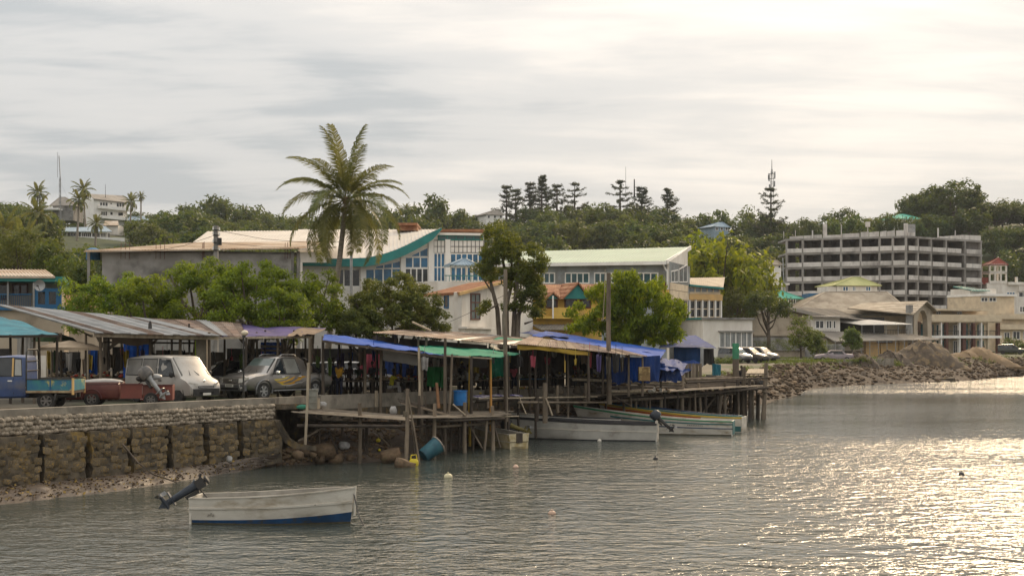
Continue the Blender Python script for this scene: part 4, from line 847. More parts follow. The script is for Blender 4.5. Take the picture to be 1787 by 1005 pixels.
k = MB(); fc.lev(k, 1080, 1166, 494, 506, 0, .08, 1150); th.part('brown_band', k, P_brown); k = MB(); fc.lev(k, 1080, 1168, 506, 520, 0, .12, 1150); th.part('yellow_band', k, P_yellow)
window(th, f2, 1171, 1183, 474, 492, 2, 1, P_white2, G_pale, .12, y0b=471); window(th, f2, 1185, 1199, 470, 492, 2, 1, P_white2, G_pale, .12, y0b=462)
k = MB(); f2.lev(k, 1168.5, 1200, 493, 505, 0, .1); f2.lev(k, 1168.5, 1200, 506, 520, 0, .14); th.part('cream_band', k, P_cream)
window(th, f2, 1170, 1199, 523, 553, 3, 1, P_cream, G_dark, .3); k = MB(); k.tube([fc.P(1159, 459, .3), fc.P(1163, 470, .2), fc.P(1166, 474, .15), fc.P(1166, 505, .15)], .11); th.part('downpipe', k, P_white2)
# -- cream wing
fc = Face(1199, 173, 1257, 177); th = bldg('cream_wing', 'cream and yellow wing with tall windows between white piers', 'building', fc, 1230, 2.6); block(th, fc, 1199, 1257, 499, 10, P_cream, 2.5)
roof(th, fc.P(1198, 497, .5), fc.P(1257, 502.5, .5), V(wx(1265, 188), 188, wz(484, 188)), V(wx(1200, 184), 184, wz(485, 184)), R_beige, 18, .15)
k = MB(); k.bar(fc.P(1198, 498, .5), fc.P(1257, 503.5, .5), .2, .25); th.part('gutter', k, P_teal)
window(th, fc, 1202, 1255, 501, 511, 5, 1, P_cream, G_pale, .22); k = MB(); fc.lev(k, 1199.5, 1257.5, 512.5, 523, 0, .35); th.part('yellow_band', k, P_ochre)
window(th, fc, 1202, 1256, 525, 553, 5, 2, P_cream, G_dark, .12)
for p in (1201, 1212, 1223.5, 1235, 1246, 1256): k = MB(); fc.lev(k, p - 1, p + 1, 523.5, 560, 0, .3); th.part('pier', k, P_white2)
# -- low white building by the shore
fc = Face(1227, 160, 1314, 162); f2 = Face(1172, 168, 1227, 160); th = bldg('low_white_building', 'low flat roofed white building with a row of barred windows', 'building', fc, 1270, 2.5); block(th, fc, 1227, 1313, 557, 9, P_white, 2.3)
k = MB(); k.ext([f2.Z(1172, 2.3), f2.Z(1227, 2.3, -.01), f2.Z(1227, wz(557, 160), -.01), f2.Z(1172, wz(557, 160))], -f2.n * .3); th.part('side_wall', k, P_white)
k = MB(); fc.lev(k, 1225, 1316, 554, 557.5, -9.3, .3); th.part('roof_slab', k, P_grey); k = MB(); k.ext([f2.Z(1172, wz(557.5, 160), .25), f2.Z(1226, wz(557.5, 160), .25), f2.Z(1226, wz(554, 160), .25), f2.Z(1172, wz(554, 160), .25)], -f2.n * .5); th.part('roof_edge', k, P_teal)
window(th, fc, 1255, 1312, 579.5, 606, 6, 1, P_white2, G_pale, .14, .03)
k = MB()
for i in range(24): p = 1256.5 + i * 2.35; fc.box(k, p, p + .35, 580, 605, .10, .13)
th.part('window_bars', k, P_white2); k = MB(); fc.lev(k, 1253, 1314, 577, 579, 0, .35); fc.lev(k, 1253, 1314, 606, 607.5, 0, .3); th.part('sill', k, P_grey)
# -- green roofed house and the block behind it
fc = Face(1300, 235, 1392, 238); zb = gz(1340, 236) - .5; th = bldg('green_roofed_house', 'pale green house with a bright green hipped roof', 'house', fc, 1340, zb); block(th, fc, 1304, 1388, 520, 9, P_green, zb - 3)
hip(th, fc, 1290, 1402, 520, 502.5, 1337, 1350, 9, R_greenb, .2, 18); k = MB(); fc.lev(k, 1293, 1303, 521, 540, -8, .02); fc.lev(k, 1324, 1340, 521, 540, 0, .06); th.part('white_panel', k, P_white2)
for p0, p1 in ((1311, 1323), (1350, 1360), (1376, 1388)): window(th, fc, p0, p1, 521, 530, 3, 1, P_white2, G_dark, .12)
k = MB(); fc.lev(k, 1285, 1395, 537, 541, -9, 1.5); th.part('terrace', k, P_white2)
fc = Face(1305, 262, 1380, 262); zb = gz(1340, 262) - .5; th = bldg('flat_roofed_house', 'white flat roofed house showing above the green hipped roof', 'house', fc, 1340, zb); block(th, fc, 1312, 1366, 497, 8, P_white, zb - 3); k = MB(); fc.lev(k, 1308, 1377, 494.5, 497.5, -8.5, .6); th.part('roof_slab', k, P_white2)
window(th, fc, 1316, 1332, 499, 506, 3, 1, P_white2, G_dark, .15); window(th, fc, 1350, 1364, 499, 506, 2, 1, P_white2, G_dark, .15); k = MB(); fc.lev(k, 1368, 1371, 497.5, 515, -.4, 0); th.part('post', k, P_cream)
# -- beige gable hall by the far road
fc = Face(1283, 196, 1425, 206); th = bldg('gable_hall', 'beige hall with a wide low gable facing the bay', 'building', fc, 1350, 2.6)
k = MB(); q = [fc.Z(1283, 2.4), fc.Z(1428, 2.4), fc.P(1428, 551), fc.P(1352, 535), fc.P(1283, 553)]; k.ext(q, -fc.n * .5); th.part('gable_wall', k, P_beige)
dpt = V(16, 30, 0)
A, B, C = fc.P(1276, 555, .8), fc.P(1352, 533.5, .8), fc.P(1432, 551.5, .8); roof(th, A, B, B + dpt, A + dpt, R_beige, 10, .25); roof(th, C, C + dpt * 1.0, B + dpt, B, R_grey, 26, .25)
k = MB(); k.bar(A + V(0, 0, -.1), B + V(0, 0, -.1), .3, .5); k.bar(B + V(0, 0, -.1), C + V(0, 0, -.1), .3, .5); th.part('bargeboard', k, R_grey)
k = MB(); fc.lev(k, 1312, 1424, 583, 586, 0, .5); th.part('ledge', k, P_beige); k = MB(); fc.lev(k, 1312, 1424, 588, 612, 0, .3); th.part('dark_plinth', k, P_grey); window(th, fc, 1380, 1394, 560, 567, 1, 1, P_beige, G_dark, .15)
# -- house with the white awning, joined lower roofs
fc = Face(1416, 203, 1580, 212); th = bldg('awning_house', 'house with a long white awning over an upstairs dining terrace', 'restaurant', fc, 1500, 2.6)
block(th, fc, 1416, 1466, 551, 10, P_white, 2.4, pref=1430); k = MB(); fc.lev(k, 1466, 1580, 552, 600, -10, -4.5, 1470); th.part('rear_wall', k, P_black)
roof(th, fc.P(1412, 552, .8), fc.P(1470, 553, .8), W(1534, 560, 219), W(1360, 536, 219), R_grey, 22, .2)
for p0, p1 in ((1423, 1437), (1442, 1451), (1454, 1458)): window(th, fc, p0, p1, 559.5, 573, 2 if p1 - p0 > 6 else 1, 1, P_white2, G_dark, .16)
k = MB(); fc.lev(k, 1464, 1580, 584, 587, -10, .3, 1480); th.part('terrace_floor', k, P_grey)
roof(th, fc.P(1488, 566.5, 1.8), fc.P(1577, 565.5, 1.8), fc.P(1552, 556.5, -5), fc.P(1466, 554.5, -5), R_white, 20, .08, 'awning')
for p in (1493, 1514, 1535, 1556, 1574): k = MB(); fc.box(k, p - .4, p + .4, 566.5, 586, 1.3, 1.4); th.part('awning_post', k, M_steel)
k = MB()
for i in range(30): p = 1494 + i * 2.75; fc.box(k, p, p + .4, 576, 585, .9, .95)
fc.box(k, 1493, 1576, 575, 576, .88, .97); th.part('railing', k, M_dsteel)
roof(th, fc.P(1420, 595, 4.5), fc.P(1604, 592, 4.5), fc.P(1590, 583, .2), fc.P(1424, 577, .2), R_grey, 40, .12, 'lower_roof'); k = MB(); fc.lev(k, 1424, 1498, 590, 612, -2, 2.2, 1450); th.part('lower_wall', k, P_beige)
for p0, p1 in ((1490, 1514), (1516, 1546), (1548, 1562)): k = MB(); fc.lev(k, p0, p1, 592, 626, -2, 2.6, 1500); th.part('yellow_wall', k, P_ochre)
k = MB(); fc.lev(k, 1562, 1600, 592, 626, -2, 2.3, 1500); th.part('shop_wall', k, P_beige)
for p0, p1 in ((1567, 1573), (1576, 1583), (1587, 1592)): window(th, fc, p0, p1, 600, 621, 1, 1, P_brown, G_dark, .14, 2.35, name='door')
window(th, fc, 1509, 1535, 594, 598, 4, 1, P_brown, G_dark, .1, 2.65, name='vent')
# -- hall with the big hipped roof
fc = Face(1390, 226, 1594, 228); th = bldg('hipped_hall', 'hall with a big weathered beige hipped roof and cream walls', 'building', fc, 1500, 2.6); block(th, fc, 1412, 1592, 548, 16, P_cream, 2.4)
hip(th, fc, 1372, 1597, 549, 509.5, 1440, 1547, 18, R_beige, .4, 56, .2); k = MB(); k.bar(fc.P(1372, 549.5, .5), fc.P(1597, 549.5, .5), .2, .3); th.part('gutter', k, P_grey)
for p0, p1 in ((1567, 1574), (1580, 1587)): k = MB(); fc.lev(k, p0, p1, 555, 590, 0, .06); th.part('wall_panel', k, P_cream)
fa = Face(1594, 224, 1626, 232); th = bldg('arched_porch', 'tall arched porch between the hipped hall and the balconied hotel', 'porch', fa, 1600, 2.6)
k = MB(); arc = [fa.P(1607 + 8.5 * math.cos(t) + 3, 563 - 22 * math.sin(t)) for t in [math.pi * i / 12 for i in range(13)]]
outer = [fa.P(1626, 540), fa.P(1618, 531), fa.P(1610, 527), fa.P(1602, 531), fa.P(1595, 540)]
k.ext([fa.Z(1619.5, 2.4)] + arc + [fa.Z(1601.5, 2.4), fa.Z(1595, 2.4)] + outer[::-1] + [fa.Z(1626, 2.4)], -fa.n * .8); th.part('arch_wall', k, P_beige)
window(th, fa, 1602.5, 1618.5, 562, 592, 2, 2, P_brown, G_dark, .16, -1.2); window(th, fa, 1602.5, 1618.5, 596, 618, 2, 1, P_brown, G_dark, .16, -1.2, name='door')
roof(th, fa.P(1586, 548, .8), fa.P(1610, 525, .8), fa.P(1600, 527, -9), fa.P(1574, 536, -9), R_beige, 6, .2); roof(th, fa.P(1610, 525, .8), fa.P(1628, 542, .8), fa.P(1626, 540, -6), fa.P(1600, 527, -9), R_beige, 6, .2)
k = MB(); fa.lev(k, 1586, 1590, 532, 617, -.5, .3); th.part('downpipe', k, P_grey)
# -- balconied hotel
fc = Face(1622, 238, 1746, 244); zb = 2.6; th = bldg('balconied_hotel', 'cream two storey hotel with balconies and dark red pillars at the far shore', 'hotel', fc, 1680, zb)
block(th, fc, 1622, 1746, 542, 12, P_cream, zb - .3, inset=3.2, pref=1690); k = MB(); fc.lev(k, 1622, 1726, 539, 542.5, -15, .2, 1690); th.part('cornice', k, P_cream)
for y0, y1, nm, mm in ((549, 561, 'parapet', P_cream), (585.5, 590, 'balcony_floor', P_white2), (617, 621, 'porch_floor', P_white2)):
    k = MB(); fc.lev(k, 1622, 1746, y0, y1, -3.2 if nm != 'parapet' else -.5, .35, 1690); th.part(nm, k, mm)
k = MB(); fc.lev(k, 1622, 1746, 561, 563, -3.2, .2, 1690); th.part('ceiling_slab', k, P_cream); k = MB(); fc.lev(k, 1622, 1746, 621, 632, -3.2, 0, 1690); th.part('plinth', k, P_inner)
for p, w, mm in ((1624, 3, P_brown), (1642, 2, P_white2), (1652, 4, P_brown), (1674, 2, P_white2), (1682, 5, P_brown), (1699, 4, P_brown), (1712, 2, P_white2), (1724, 2, P_cream), (1742, 4, P_brown)):
    for y0, y1 in ((563, 585.5), (590, 617)): k = MB(); fc.lev(k, p - w / 2, p + w / 2, y0, y1, -.4, .2, 1690); th.part('pillar', k, mm)
for y0, y1, b0 in ((566, 585, 0), (594, 616, 1)):
    for i, (p0, p1) in enumerate(((1626, 1632), (1636, 1641), (1645, 1650), (1655, 1659), (1663, 1671), (1685, 1693), (1702, 1710), (1714, 1721), (1728, 1738))):
        window(th, fc, p0, p1, y0 + (i % 3) * .5, y1, 2 if p1 - p0 > 6 else 1, 1, P_white2 if i % 2 else P_teal, G_dark if i % 3 else G_teal, .12, -3.17, name='door')
for i, (p0, p1) in enumerate(((1629, 1639), (1655, 1662), (1692, 1700))): window(th, fc, p0, p1, 542.8, 548.5, 2, 1, P_white2, G_dark, .12, -3.17)
k = MB()
for i in range(60): p = 1626 + i * 2; fc.box(k, p, p + .3, 577.5, 585.5, .05, .1)
fc.box(k, 1625, 1746, 576.5, 577.5, .03, .12); th.part('railing', k, M_dsteel)
# -- unfinished concrete shell
f1, f2 = Face(1372, 311, 1582, 301), Face(1582, 301, 1712, 316); zb = 2.8
th = bldg('concrete_shell', 'unfinished six storey concrete building with open floors and pale balcony panels', 'building', f1, 1500, zb)
ZR = wz(411.5, 301); st = 25.6 * 301 / F; cols1 = (1373, 1401, 1435, 1468, 1502, 1535, 1558, 1581); cols2 = (1582.5, 1601, 1624, 1650, 1683, 1711); rq = random.Random(3)
DEP = 9.0; bs = V(0, 1, 0)
for lv in range(8):
    z = ZR - lv * st; k = MB(); t = .45
    if z < 3: break
    pts = [f1.Z(1371, z, .25), f1.Z(1582, z, .25), f2.Z(1713, z, .25), f2.Z(1713, z) + bs * DEP, f1.Z(1582, z) + bs * DEP, f1.Z(1371, z) + bs * DEP]; k.ext(pts, (0, 0, -t)); th.part('floor_slab', k, P_shell)
    zl = z - st
    if lv < 7:
        for fc, cs in ((f1, cols1), (f2, cols2)):
            for i, p in enumerate(cs):
                if fc is f2 and i == 0: continue
                k = MB(); s = .25; a = fc.Z(p, zl, .22); d = fc.d * s; n = fc.n; k.ext([a - d, a + d, a + d - n * .6, a - d - n * .6], (0, 0, st - t)); th.part('column', k, P_shell)
            for i, (p, q) in enumerate(zip(cs, cs[1:])):
                u0, u1 = p + (1.3), q - 1.3; h = 8.2 * 301 / F * rq.uniform(.92, 1.03); d0, d1 = .30, .42
                if fc is f2 and i == 3: u1 = q - 8
                if lv < 5:
                    k = MB(); a = [fc.Z(u0, zl + .02, d1), fc.Z(u1, zl + .02, d1), fc.Z(u1, zl + h, d1), fc.Z(u0, zl + h, d1)]; k.ext(a, -fc.n * .14); th.part('balcony_panel', k, P_rail)
                # rooms: inner wall with a dark doorway, cross walls between bays
                k = MB(); n = fc.n; zt = z - t
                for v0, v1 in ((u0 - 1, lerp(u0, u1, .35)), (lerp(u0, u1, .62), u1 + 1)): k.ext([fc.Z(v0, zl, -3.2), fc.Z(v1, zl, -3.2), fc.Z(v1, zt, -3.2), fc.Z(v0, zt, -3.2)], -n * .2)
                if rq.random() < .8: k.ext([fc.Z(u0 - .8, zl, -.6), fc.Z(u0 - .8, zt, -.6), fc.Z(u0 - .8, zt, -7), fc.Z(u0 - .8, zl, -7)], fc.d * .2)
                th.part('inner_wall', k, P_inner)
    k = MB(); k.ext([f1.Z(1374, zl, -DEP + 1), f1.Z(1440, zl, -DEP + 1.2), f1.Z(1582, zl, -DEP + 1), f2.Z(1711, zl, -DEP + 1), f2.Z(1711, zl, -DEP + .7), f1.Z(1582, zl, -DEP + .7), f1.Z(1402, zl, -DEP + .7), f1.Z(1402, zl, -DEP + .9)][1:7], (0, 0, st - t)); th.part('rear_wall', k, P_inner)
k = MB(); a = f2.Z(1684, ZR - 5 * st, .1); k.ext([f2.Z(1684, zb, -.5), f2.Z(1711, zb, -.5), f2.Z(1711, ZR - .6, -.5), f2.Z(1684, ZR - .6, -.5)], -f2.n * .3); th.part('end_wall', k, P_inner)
for fc, p0, p1, h in ((f1, 1378, 1402, 5), (f1, 1403, 1434, 6), (f1, 1436, 1467, 5), (f1, 1470, 1500, 7), (f1, 1502, 1516, 9), (f1, 1517, 1534, 9), (f1, 1536, 1547, 10), (f1, 1548, 1562, 10), (f1, 1564, 1580, 10), (f2, 1584, 1596, 7), (f2, 1640, 1660, 3), (f2, 1662, 1678, 3), (f2, 1679, 1711, 9)):
    k = MB(); hz_ = h * 301 / F; k.ext([fc.Z(p0, ZR, .1), fc.Z(p1, ZR, .1), fc.Z(p1, ZR + hz_, .1), fc.Z(p0, ZR + hz_ * rq.uniform(.8, 1), .1)], -fc.n * (.25 if p1 < 1679 else 5)); th.part('roof_parapet', k, P_rail)
for p, y, w, d, fc in ((1437, 391, 6, -2, f1), (1388, 402, 1, 0, f1), (1418, 402, 2, 0, f1), (1467, 392, 1.3, -1, f1), (1511, 390, 1, -3, f1), (1580, 393, 4, .05, f1), (1600, 390, 6, -3, f2), (1637, 398, 2, 0, f2), (1667, 402, 1.3, 0, f2), (1368, 404, 1, .2, f1)):
    k = MB(); a = fc.Z(p, ZR, d); s = w / 2 * 305 / F; k.box(a.x - s, a.x + s, a.y - s, a.y + s, ZR, wz(y, a.y)); th.part('roof_stub', k, P_rail)
k = MB(); a = f2.Z(1615, ZR, -4); k.cyl(a, 1.0, wz(392, a.y) - ZR, 16); th.part('roof_tank', k, M_steel, 40); k = MB(); a = f1.Z(1511, ZR, -3); k.cyl(a + V(0, 0, wz(396, a.y) - ZR), .55, 1.1, 12); th.part('roof_tank', k, P_rail, 40)
# -- yellow green roofed house in front of the shell
fc = Face(1456, 268, 1536, 270); zb = 2.8; th = bldg('yellow_green_roofed_house', 'cream house with a yellow green hipped roof before the concrete shell', 'house', fc, 1500, zb); block(th, fc, 1460, 1531, 497, 8, P_white, zb); hip(th, fc, 1453, 1538, 498, 483.5, 1488, 1500, 8, R_yg, .3, 16)
for p0, p1 in ((1471, 1480), (1488, 1493), (1511, 1519)): window(th, fc, p0, p1, 500, 507.5, 2, 1, P_white2, G_blue, .15)
k = MB(); fc.lev(k, 1445, 1459, 500, 515, -5, 0); th.part('side_block', k, P_white)
fc = Face(1411, 262, 1440, 262); k = MB(); fc.lev(k, 1411, 1434, 512, 522, -6, 0); o = single('blue_shed', k, P_blue, 'small bright blue shed wall at the foot of the concrete shell', 'shed', base=fc.Z(1420, 2.8))
# -- cream apartments and the red roofed bell tower at the right edge
fc = Face(1709, 262, 1850, 268); zb = 2.8; th = bldg('cream_apartments', 'stepped cream apartment house at the right edge below the red roofed tower', 'apartment house', fc, 1750, zb)
block(th, fc, 1710, 1770, 516, 10, P_cream, zb, pref=1740); block(th, fc, 1736, 1850, 550, 14, P_cream, zb, 'lower_wall', -1.2, 1740); k = MB(); fc.lev(k, 1709, 1772, 513, 517, -10, .5, 1740); th.part('roof_slab', k, P_white2)
for y in (548, 566, 597): k = MB(); fc.lev(k, 1734, 1850, y, y + 9, .8, 2.2, 1740); th.part('balcony', k, P_cream)
for p0, p1, y0, y1 in ((1712, 1723, 519, 526), (1726, 1738, 519, 526), (1772, 1780, 535, 545), (1783, 1792, 535, 545), (1745, 1754, 580, 592), (1760, 1772, 578, 592), (1778, 1792, 578, 592)): window(th, fc, p0, p1, y0, y1, 2, 1, P_white2, G_dark, .14, .02 if y0 < 530 else 1.25)
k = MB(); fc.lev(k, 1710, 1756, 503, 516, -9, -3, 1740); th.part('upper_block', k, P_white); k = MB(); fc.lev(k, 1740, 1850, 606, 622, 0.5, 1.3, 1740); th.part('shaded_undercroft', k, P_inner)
roof(th, fc.P(1709, 506, -2), fc.P(1740, 506, -2), fc.P(1724, 497, -8), fc.P(1709, 497, -8), P_teal, 6, .15, 'green_roof')
fc = Face(1725, 318, 1800, 320); zb = gz(1760, 320); th = bldg('red_roofed_tower', 'white bell tower with arched openings and a pointed dark red roof', 'tower', fc, 1742, zb)
k = MB(); fc.lev(k, 1722, 1850, 494, 560, -8, 0, 1742); th.part('base_block', k, P_white); k = MB(); fc.lev(k, 1710, 1728, 484, 496, -6, -.5, 1742); th.part('red_side_roof', k, R_red)
for lv, (y0, y1) in enumerate(((462, 474.5), (476, 494))):
    k = MB(); fc.lev(k, 1727, 1757, y1 - 4 if lv else y1 - 1.5, y1 + 1.5, -4, .1, 1742); fc.lev(k, 1727, 1757, y0 - 1.5, y0 + 1.5, -4, .1, 1742); th.part('tower_floor', k, P_white)
    for p in (1727.6, 1737, 1747, 1756.4): k = MB(); fc.lev(k, p - 1.2, p + 1.2, y0, y1, -.35, 0, 1742); th.part('tower_pier', k, P_white)
    for p in (1728, 1756): k = MB(); fc.lev(k, p - 1.2, p + 1.2, y0, y1, -4, -3.6, 1742); th.part('tower_pier', k, P_white)
    for p in (1732.3, 1742, 1751.7):
        k = MB(); arc = [fc.P(p + 3.6 * math.cos(t), y0 + 5 - 3.8 * math.sin(t), -.02) for t in [math.pi * i / 8 for i in range(9)]]; k.ext(arc + [fc.P(p - 4.2, y0 + 5, -.02), fc.P(p - 4.2, y0, -.02), fc.P(p + 4.2, y0, -.02), fc.P(p + 4.2, y0 + 5, -.02)], -fc.n * .25); th.part('arch', k, P_white)
hip(th, fc, 1725, 1759, 462, 450, 1741.5, 1742.5, 4, R_red, .25, 8); k = MB(); k.tube([W(1742, 451, 322), W(1742, 448, 322)], .15); th.part('finial', k, P_white2)
k = MB(); fc.lev(k, 1757.5, 1850, 492, 497, -8, .6, 1742); fc.lev(k, 1773, 1776, 483, 560, -.5, .1, 1742); fc.lev(k, 1776, 1850, 496, 508, -8, .4, 1742); th.part('side_balconies', k, P_white); window(th, fc, 1757, 1771, 510, 517, 3, 1, P_white2, G_blue, .15); window(th, fc, 1778, 1800, 510, 518, 3, 1, P_white2, G_dark, .15)
# -- houses on the left hill
f1, f2 = Face(147, 424, 163, 412), Face(163, 412, 225, 424); zb = wz(386, 415); th = bldg('white_hill_house', 'three storey white house with balconies on the left hilltop', 'house', f2, 180, zb)
k = MB(); ze = wz(347, 412); k.ext([f1.Z(147, zb - 4), f1.Z(163, zb - 4), f1.Z(163, ze), V(0, 0, 0) + f1.P(154, 339.5), f1.Z(147, ze)], -f1.n * .3); th.part('gable_wall', k, P_white2); k = MB(); k.ext([f2.Z(163, zb - 4), f2.Z(222, zb - 4), f2.Z(222, ze), f2.Z(163, ze)], -f2.n * 4); th.part('wall', k, P_white2)
a, b = f2.Z(161, ze - .1, .8), f2.Z(225, ze - .1, .8); c, e = W(216, 341.5, 428), W(155, 338.5, 418); roof(th, a, b, c, e, R_grey, 20, .2); roof(th, f1.Z(145, ze - .1, .8), f1.P(154.5, 338.6, .8), c, c + V(-5, 4, -2), R_grey, 4, .2)
for y0, y1, d in ((361, 366, 1.6), (378, 383, 1.8)): k = MB(); f2.lev(k, 170, 226, y0, y1, 0, d, 190); th.part('balcony', k, P_white2)
for p0, p1, y0, y1 in ((174, 188, 353, 361), (192, 196, 354, 357), (203, 217, 354, 361.5), (176, 187, 369, 377), (192, 197, 370, 375.5), (206, 215, 370.5, 377)): window(th, f2, p0, p1, y0, y1, 3 if p1 - p0 > 9 else 1, 1, P_white2, G_dark, .2)
for p0, p1, y0, y1 in ((149, 152, 354, 361), (155.5, 160, 353, 360), (156.5, 160, 370, 376), (152.5, 154, 345, 348)): window(th, f1, p0, p1, y0, y1, 1, 1, P_white2, G_dark, .2)
fc = Face(105, 330, 200, 335); zb = wz(416, 332); th = bldg('veranda_house', 'long white veranda house below the white hilltop house', 'house', fc, 150, zb); block(th, fc, 108, 193, 404, 6, P_grey, zb - 3, inset=1.5); roof(th, fc.P(108, 404, .6), fc.P(195, 404, .6), W(184, 395.5, 340), W(116, 397, 340), R_blue, 20, .15)
for p in (110, 117, 142, 160, 175, 187): k = MB(); fc.lev(k, p - .7, p + .7, 404, 415, -.2, 0, 150); th.part('post', k, P_white2)
for p0, p1 in ((124, 138), (147, 157), (176, 186)): window(th, fc, p0, p1, 406, 413, 3, 1, P_white2, G_dark, .2, -1.48)
k = MB(); fc.lev(k, 112, 216, 414, 422, .5, 1.5, 150); th.part('terrace_wall', k, P_white2)
fc = Face(182, 350, 240, 350); th = bldg('tan_roofed_house', 'small house with a tan roof between the veranda house and hilltop house', 'house', fc, 200, wz(400, 350)); block(th, fc, 186, 206, 393, 5, P_white, wz(410, 350)); roof(th, fc.P(181, 393.5, .5), fc.P(208, 393.5, .5), W(206, 385.5, 354), W(183, 385.5, 354), R_rust, 10, .15)
fc = Face(222, 380, 262, 380); th = bldg('blue_roofed_house', 'low house with a pale blue roof right of the white hilltop house', 'house', fc, 240, wz(388, 380)); block(th, fc, 226, 258, 384, 5, P_white, wz(395, 380)); roof(th, fc.P(224, 384.5, .5), fc.P(263, 384.5, .5), W(250, 377, 384), W(226, 377, 384), R_blue, 12, .15)
fc = Face(75, 345, 130, 345); th = bldg('dark_roofed_house', 'dark hipped roof house behind the guyed mast', 'house', fc, 100, wz(372, 345)); block(th, fc, 92, 128, 358, 8, P_grey, wz(385, 345)); hip(th, fc, 88, 131, 359, 344.5, 104, 114, 8, R_grey, .4, 10); k = MB(); fc.lev(k, 75, 110, 365, 368, 0, 3); th.part('terrace', k, P_white2)
# -- single houses among the trees on the hill
for px0, px1, y0, y1, Y, rm, wm, lab, apx in ((845, 880, 374, 386, 420, R_grey, P_white2, 'small white house with a grey roof on the central hill crest', 866), (1243, 1274, 395, 407, 400, R_blue, R_blue, 'pale blue house among the trees above the green roof', 1258), (1557, 1612, 381, 386, 405, R_greenb, P_white2, 'house with a green roof below the huge skyline tree', 1575), (1324, 1366, 461, 470, 285, R_beige, P_white2, 'low beige roofed house left of the concrete shell', 1352)):
    fc = Face(px0, Y, px1, Y + 3); zb = gz(px0, Y) - 2; th = bldg('hill_house', lab, 'house', fc, px0 + 5, min(zb, wz(y1 + 8, Y))); block(th, fc, px0 + 3, px1 - 3, y0, 7, wm, min(zb, wz(y1 + 12, Y))); hip(th, fc, px0, px1, y0 + .5, y0 - 7, apx - 4, apx + 4, 7, rm, .4, 10); n = 3
    for i in range(n): p = lerp(px0 + 6, px1 - 8, i / (n - 1)); window(th, fc, p, p + 4, y0 + 2, y0 + 7, 1, 1, P_white2, G_dark, .15)
# -- masts and poles
def lattice(name, label, px, py0, py1, Y, w, base_ext=0):
    b, t = W(px, py0, Y), W(px, py1, Y); th = Thing(name, label, 'mast', b); h = t.z - b.z; m = MB(); n = max(6, int(h / (w * 1.6)))
    C = [V(w / 2 * math.cos(a), w / 2 * math.sin(a), 0) for a in (R(90), R(210), R(330))]
    for c in C: m.tube([b + c, t + c * .5], .06, 4)
    for i in range(n):
        for j in range(3): s0, s1 = 1 - .5 * i / n, 1 - .5 * (i + 1) / n; m.bar(b + C[j] * s0 + V(0, 0, h * i / n), b + C[(j + 1) % 3] * s1 + V(0, 0, h * (i + 1) / n), .05)
    th.part('lattice', m, M_steel if 'guyed' in label else M_dsteel); return th, b, t
th, b, t = lattice('radio_mast', 'tall thin guyed radio mast on the left hillside', 105, 432, 310, 330, .75); m = MB(); m.tube([t, W(103, 272, 330)], [.13, .1], 5); th.part('upper_tube', m, M_steel); m = MB(); m.tube([W(100.5, 310, 330), W(100.5, 266, 330)], .05, 4); m.bar(W(100.5, 276, 330), W(104, 276, 330), .06); th.part('whip_antenna', m, M_steel)
m = MB()
for px, py in ((92, 345), (118, 345), (103, 350)): m.tube([W(104.5, 316, 330), W(px, py, 330 + (px - 104) * .8)], .018, 3)
th.part('guy_wires', m, M_steel)
th, b, t = lattice('radio_tower', 'lattice radio tower with panel antennas on the skyline right of centre', 1347, 385, 300, 432, 1.6); m = MB(); m.tube([t, W(1347, 279, 432)], [.14, .07], 5); th.part('spire', m, M_dsteel)
for i, (dx, y0, y1) in enumerate(((-5, 303, 316), (5, 300, 311), (-4, 322, 330), (4.5, 316, 326), (-5.5, 306, 313), (0, 296, 304))): m = MB(); a = W(1347 + dx, y1, 431.2); m.box(a.x - .22, a.x + .22, a.y - .15, a.y + .15, a.z, wz(y0, 431.2)); m.bar(a, V(b.x, b.y, a.z), .08); th.part('antenna_panel', m, M_steel)
for py in (312, 304): m = MB(); m.bar(W(1341, py, 432), W(1353, py, 432), .14); m.bar(W(1347, py, 429), W(1347, py, 435), .14); th.part('crossarm', m, M_dsteel)
for px, y0, y1, Y, r, lab in ((1107, 345, 313, 445, .28, 'thick short mast tip behind the dense skyline pines'), (1092, 345, 291, 460, .07, 'hair thin antenna above the layered pine'), (184, 345, 322, 418, .07, 'thin aerial standing on the white hilltop house roof')):
    m = MB(); a = W(px, y0, Y); m.tube([a, W(px, y1, Y)], [r, r * .7], 6); m.tube([W(px, y0 - 4, Y), W(px, y0, Y)], [r, r * 1.6], 6); single('antenna_mast', m, M_dsteel, lab, 'mast', base=a)
b = W(377, 600, 95); b.z = 2.4; th = Thing('power_pole', 'square concrete power pole with insulators above the green trees', 'pole', b); k = MB(); t = W(377, 394, 95); k.box(t.x - .14, t.x + .14, t.y - .14, t.y + .14, 2.4, t.z); th.part('pole', k, P_grey)
for py in (401, 410, 423, 436):
    k = MB(); a = W(372, py, 94.8); e = W(383, py + 1, 94.8); k.bar(a, e, .07); th.part('crossarm', k, M_dsteel)
    for q in (a, e): k = MB(); k.tube([q, q + V(0, 0, .22)], [.06, .04], 6); th.part('insulator', k, P_white2)
k = MB(); k.cyl(W(383, 428, 94.7), .16, .5, 10); th.part('transformer', k, M_dsteel, 40)
for i, (y0, y1, px1, Y1) in enumerate(((402, 421, 600, 118), (423, 421.5, 600, 116), (410, 440, 215, 105), (436, 442, 345, 104))):
    a, e = W(377, y0, 94.8), W(px1, y1, Y1); m = MB(); m.tube([a, a.lerp(e, .33) - V(0, 0, .35), a.lerp(e, .66) - V(0, 0, .35), e], .015, 4)
    single('power_cable', m, P_black, ('uppermost cable running right from the concrete power pole', 'lower cable running right from the concrete power pole', 'cable running left from the concrete power pole to the reinforcing bars', 'short cable running left low on the concrete power pole')[i], 'cable', base=a)
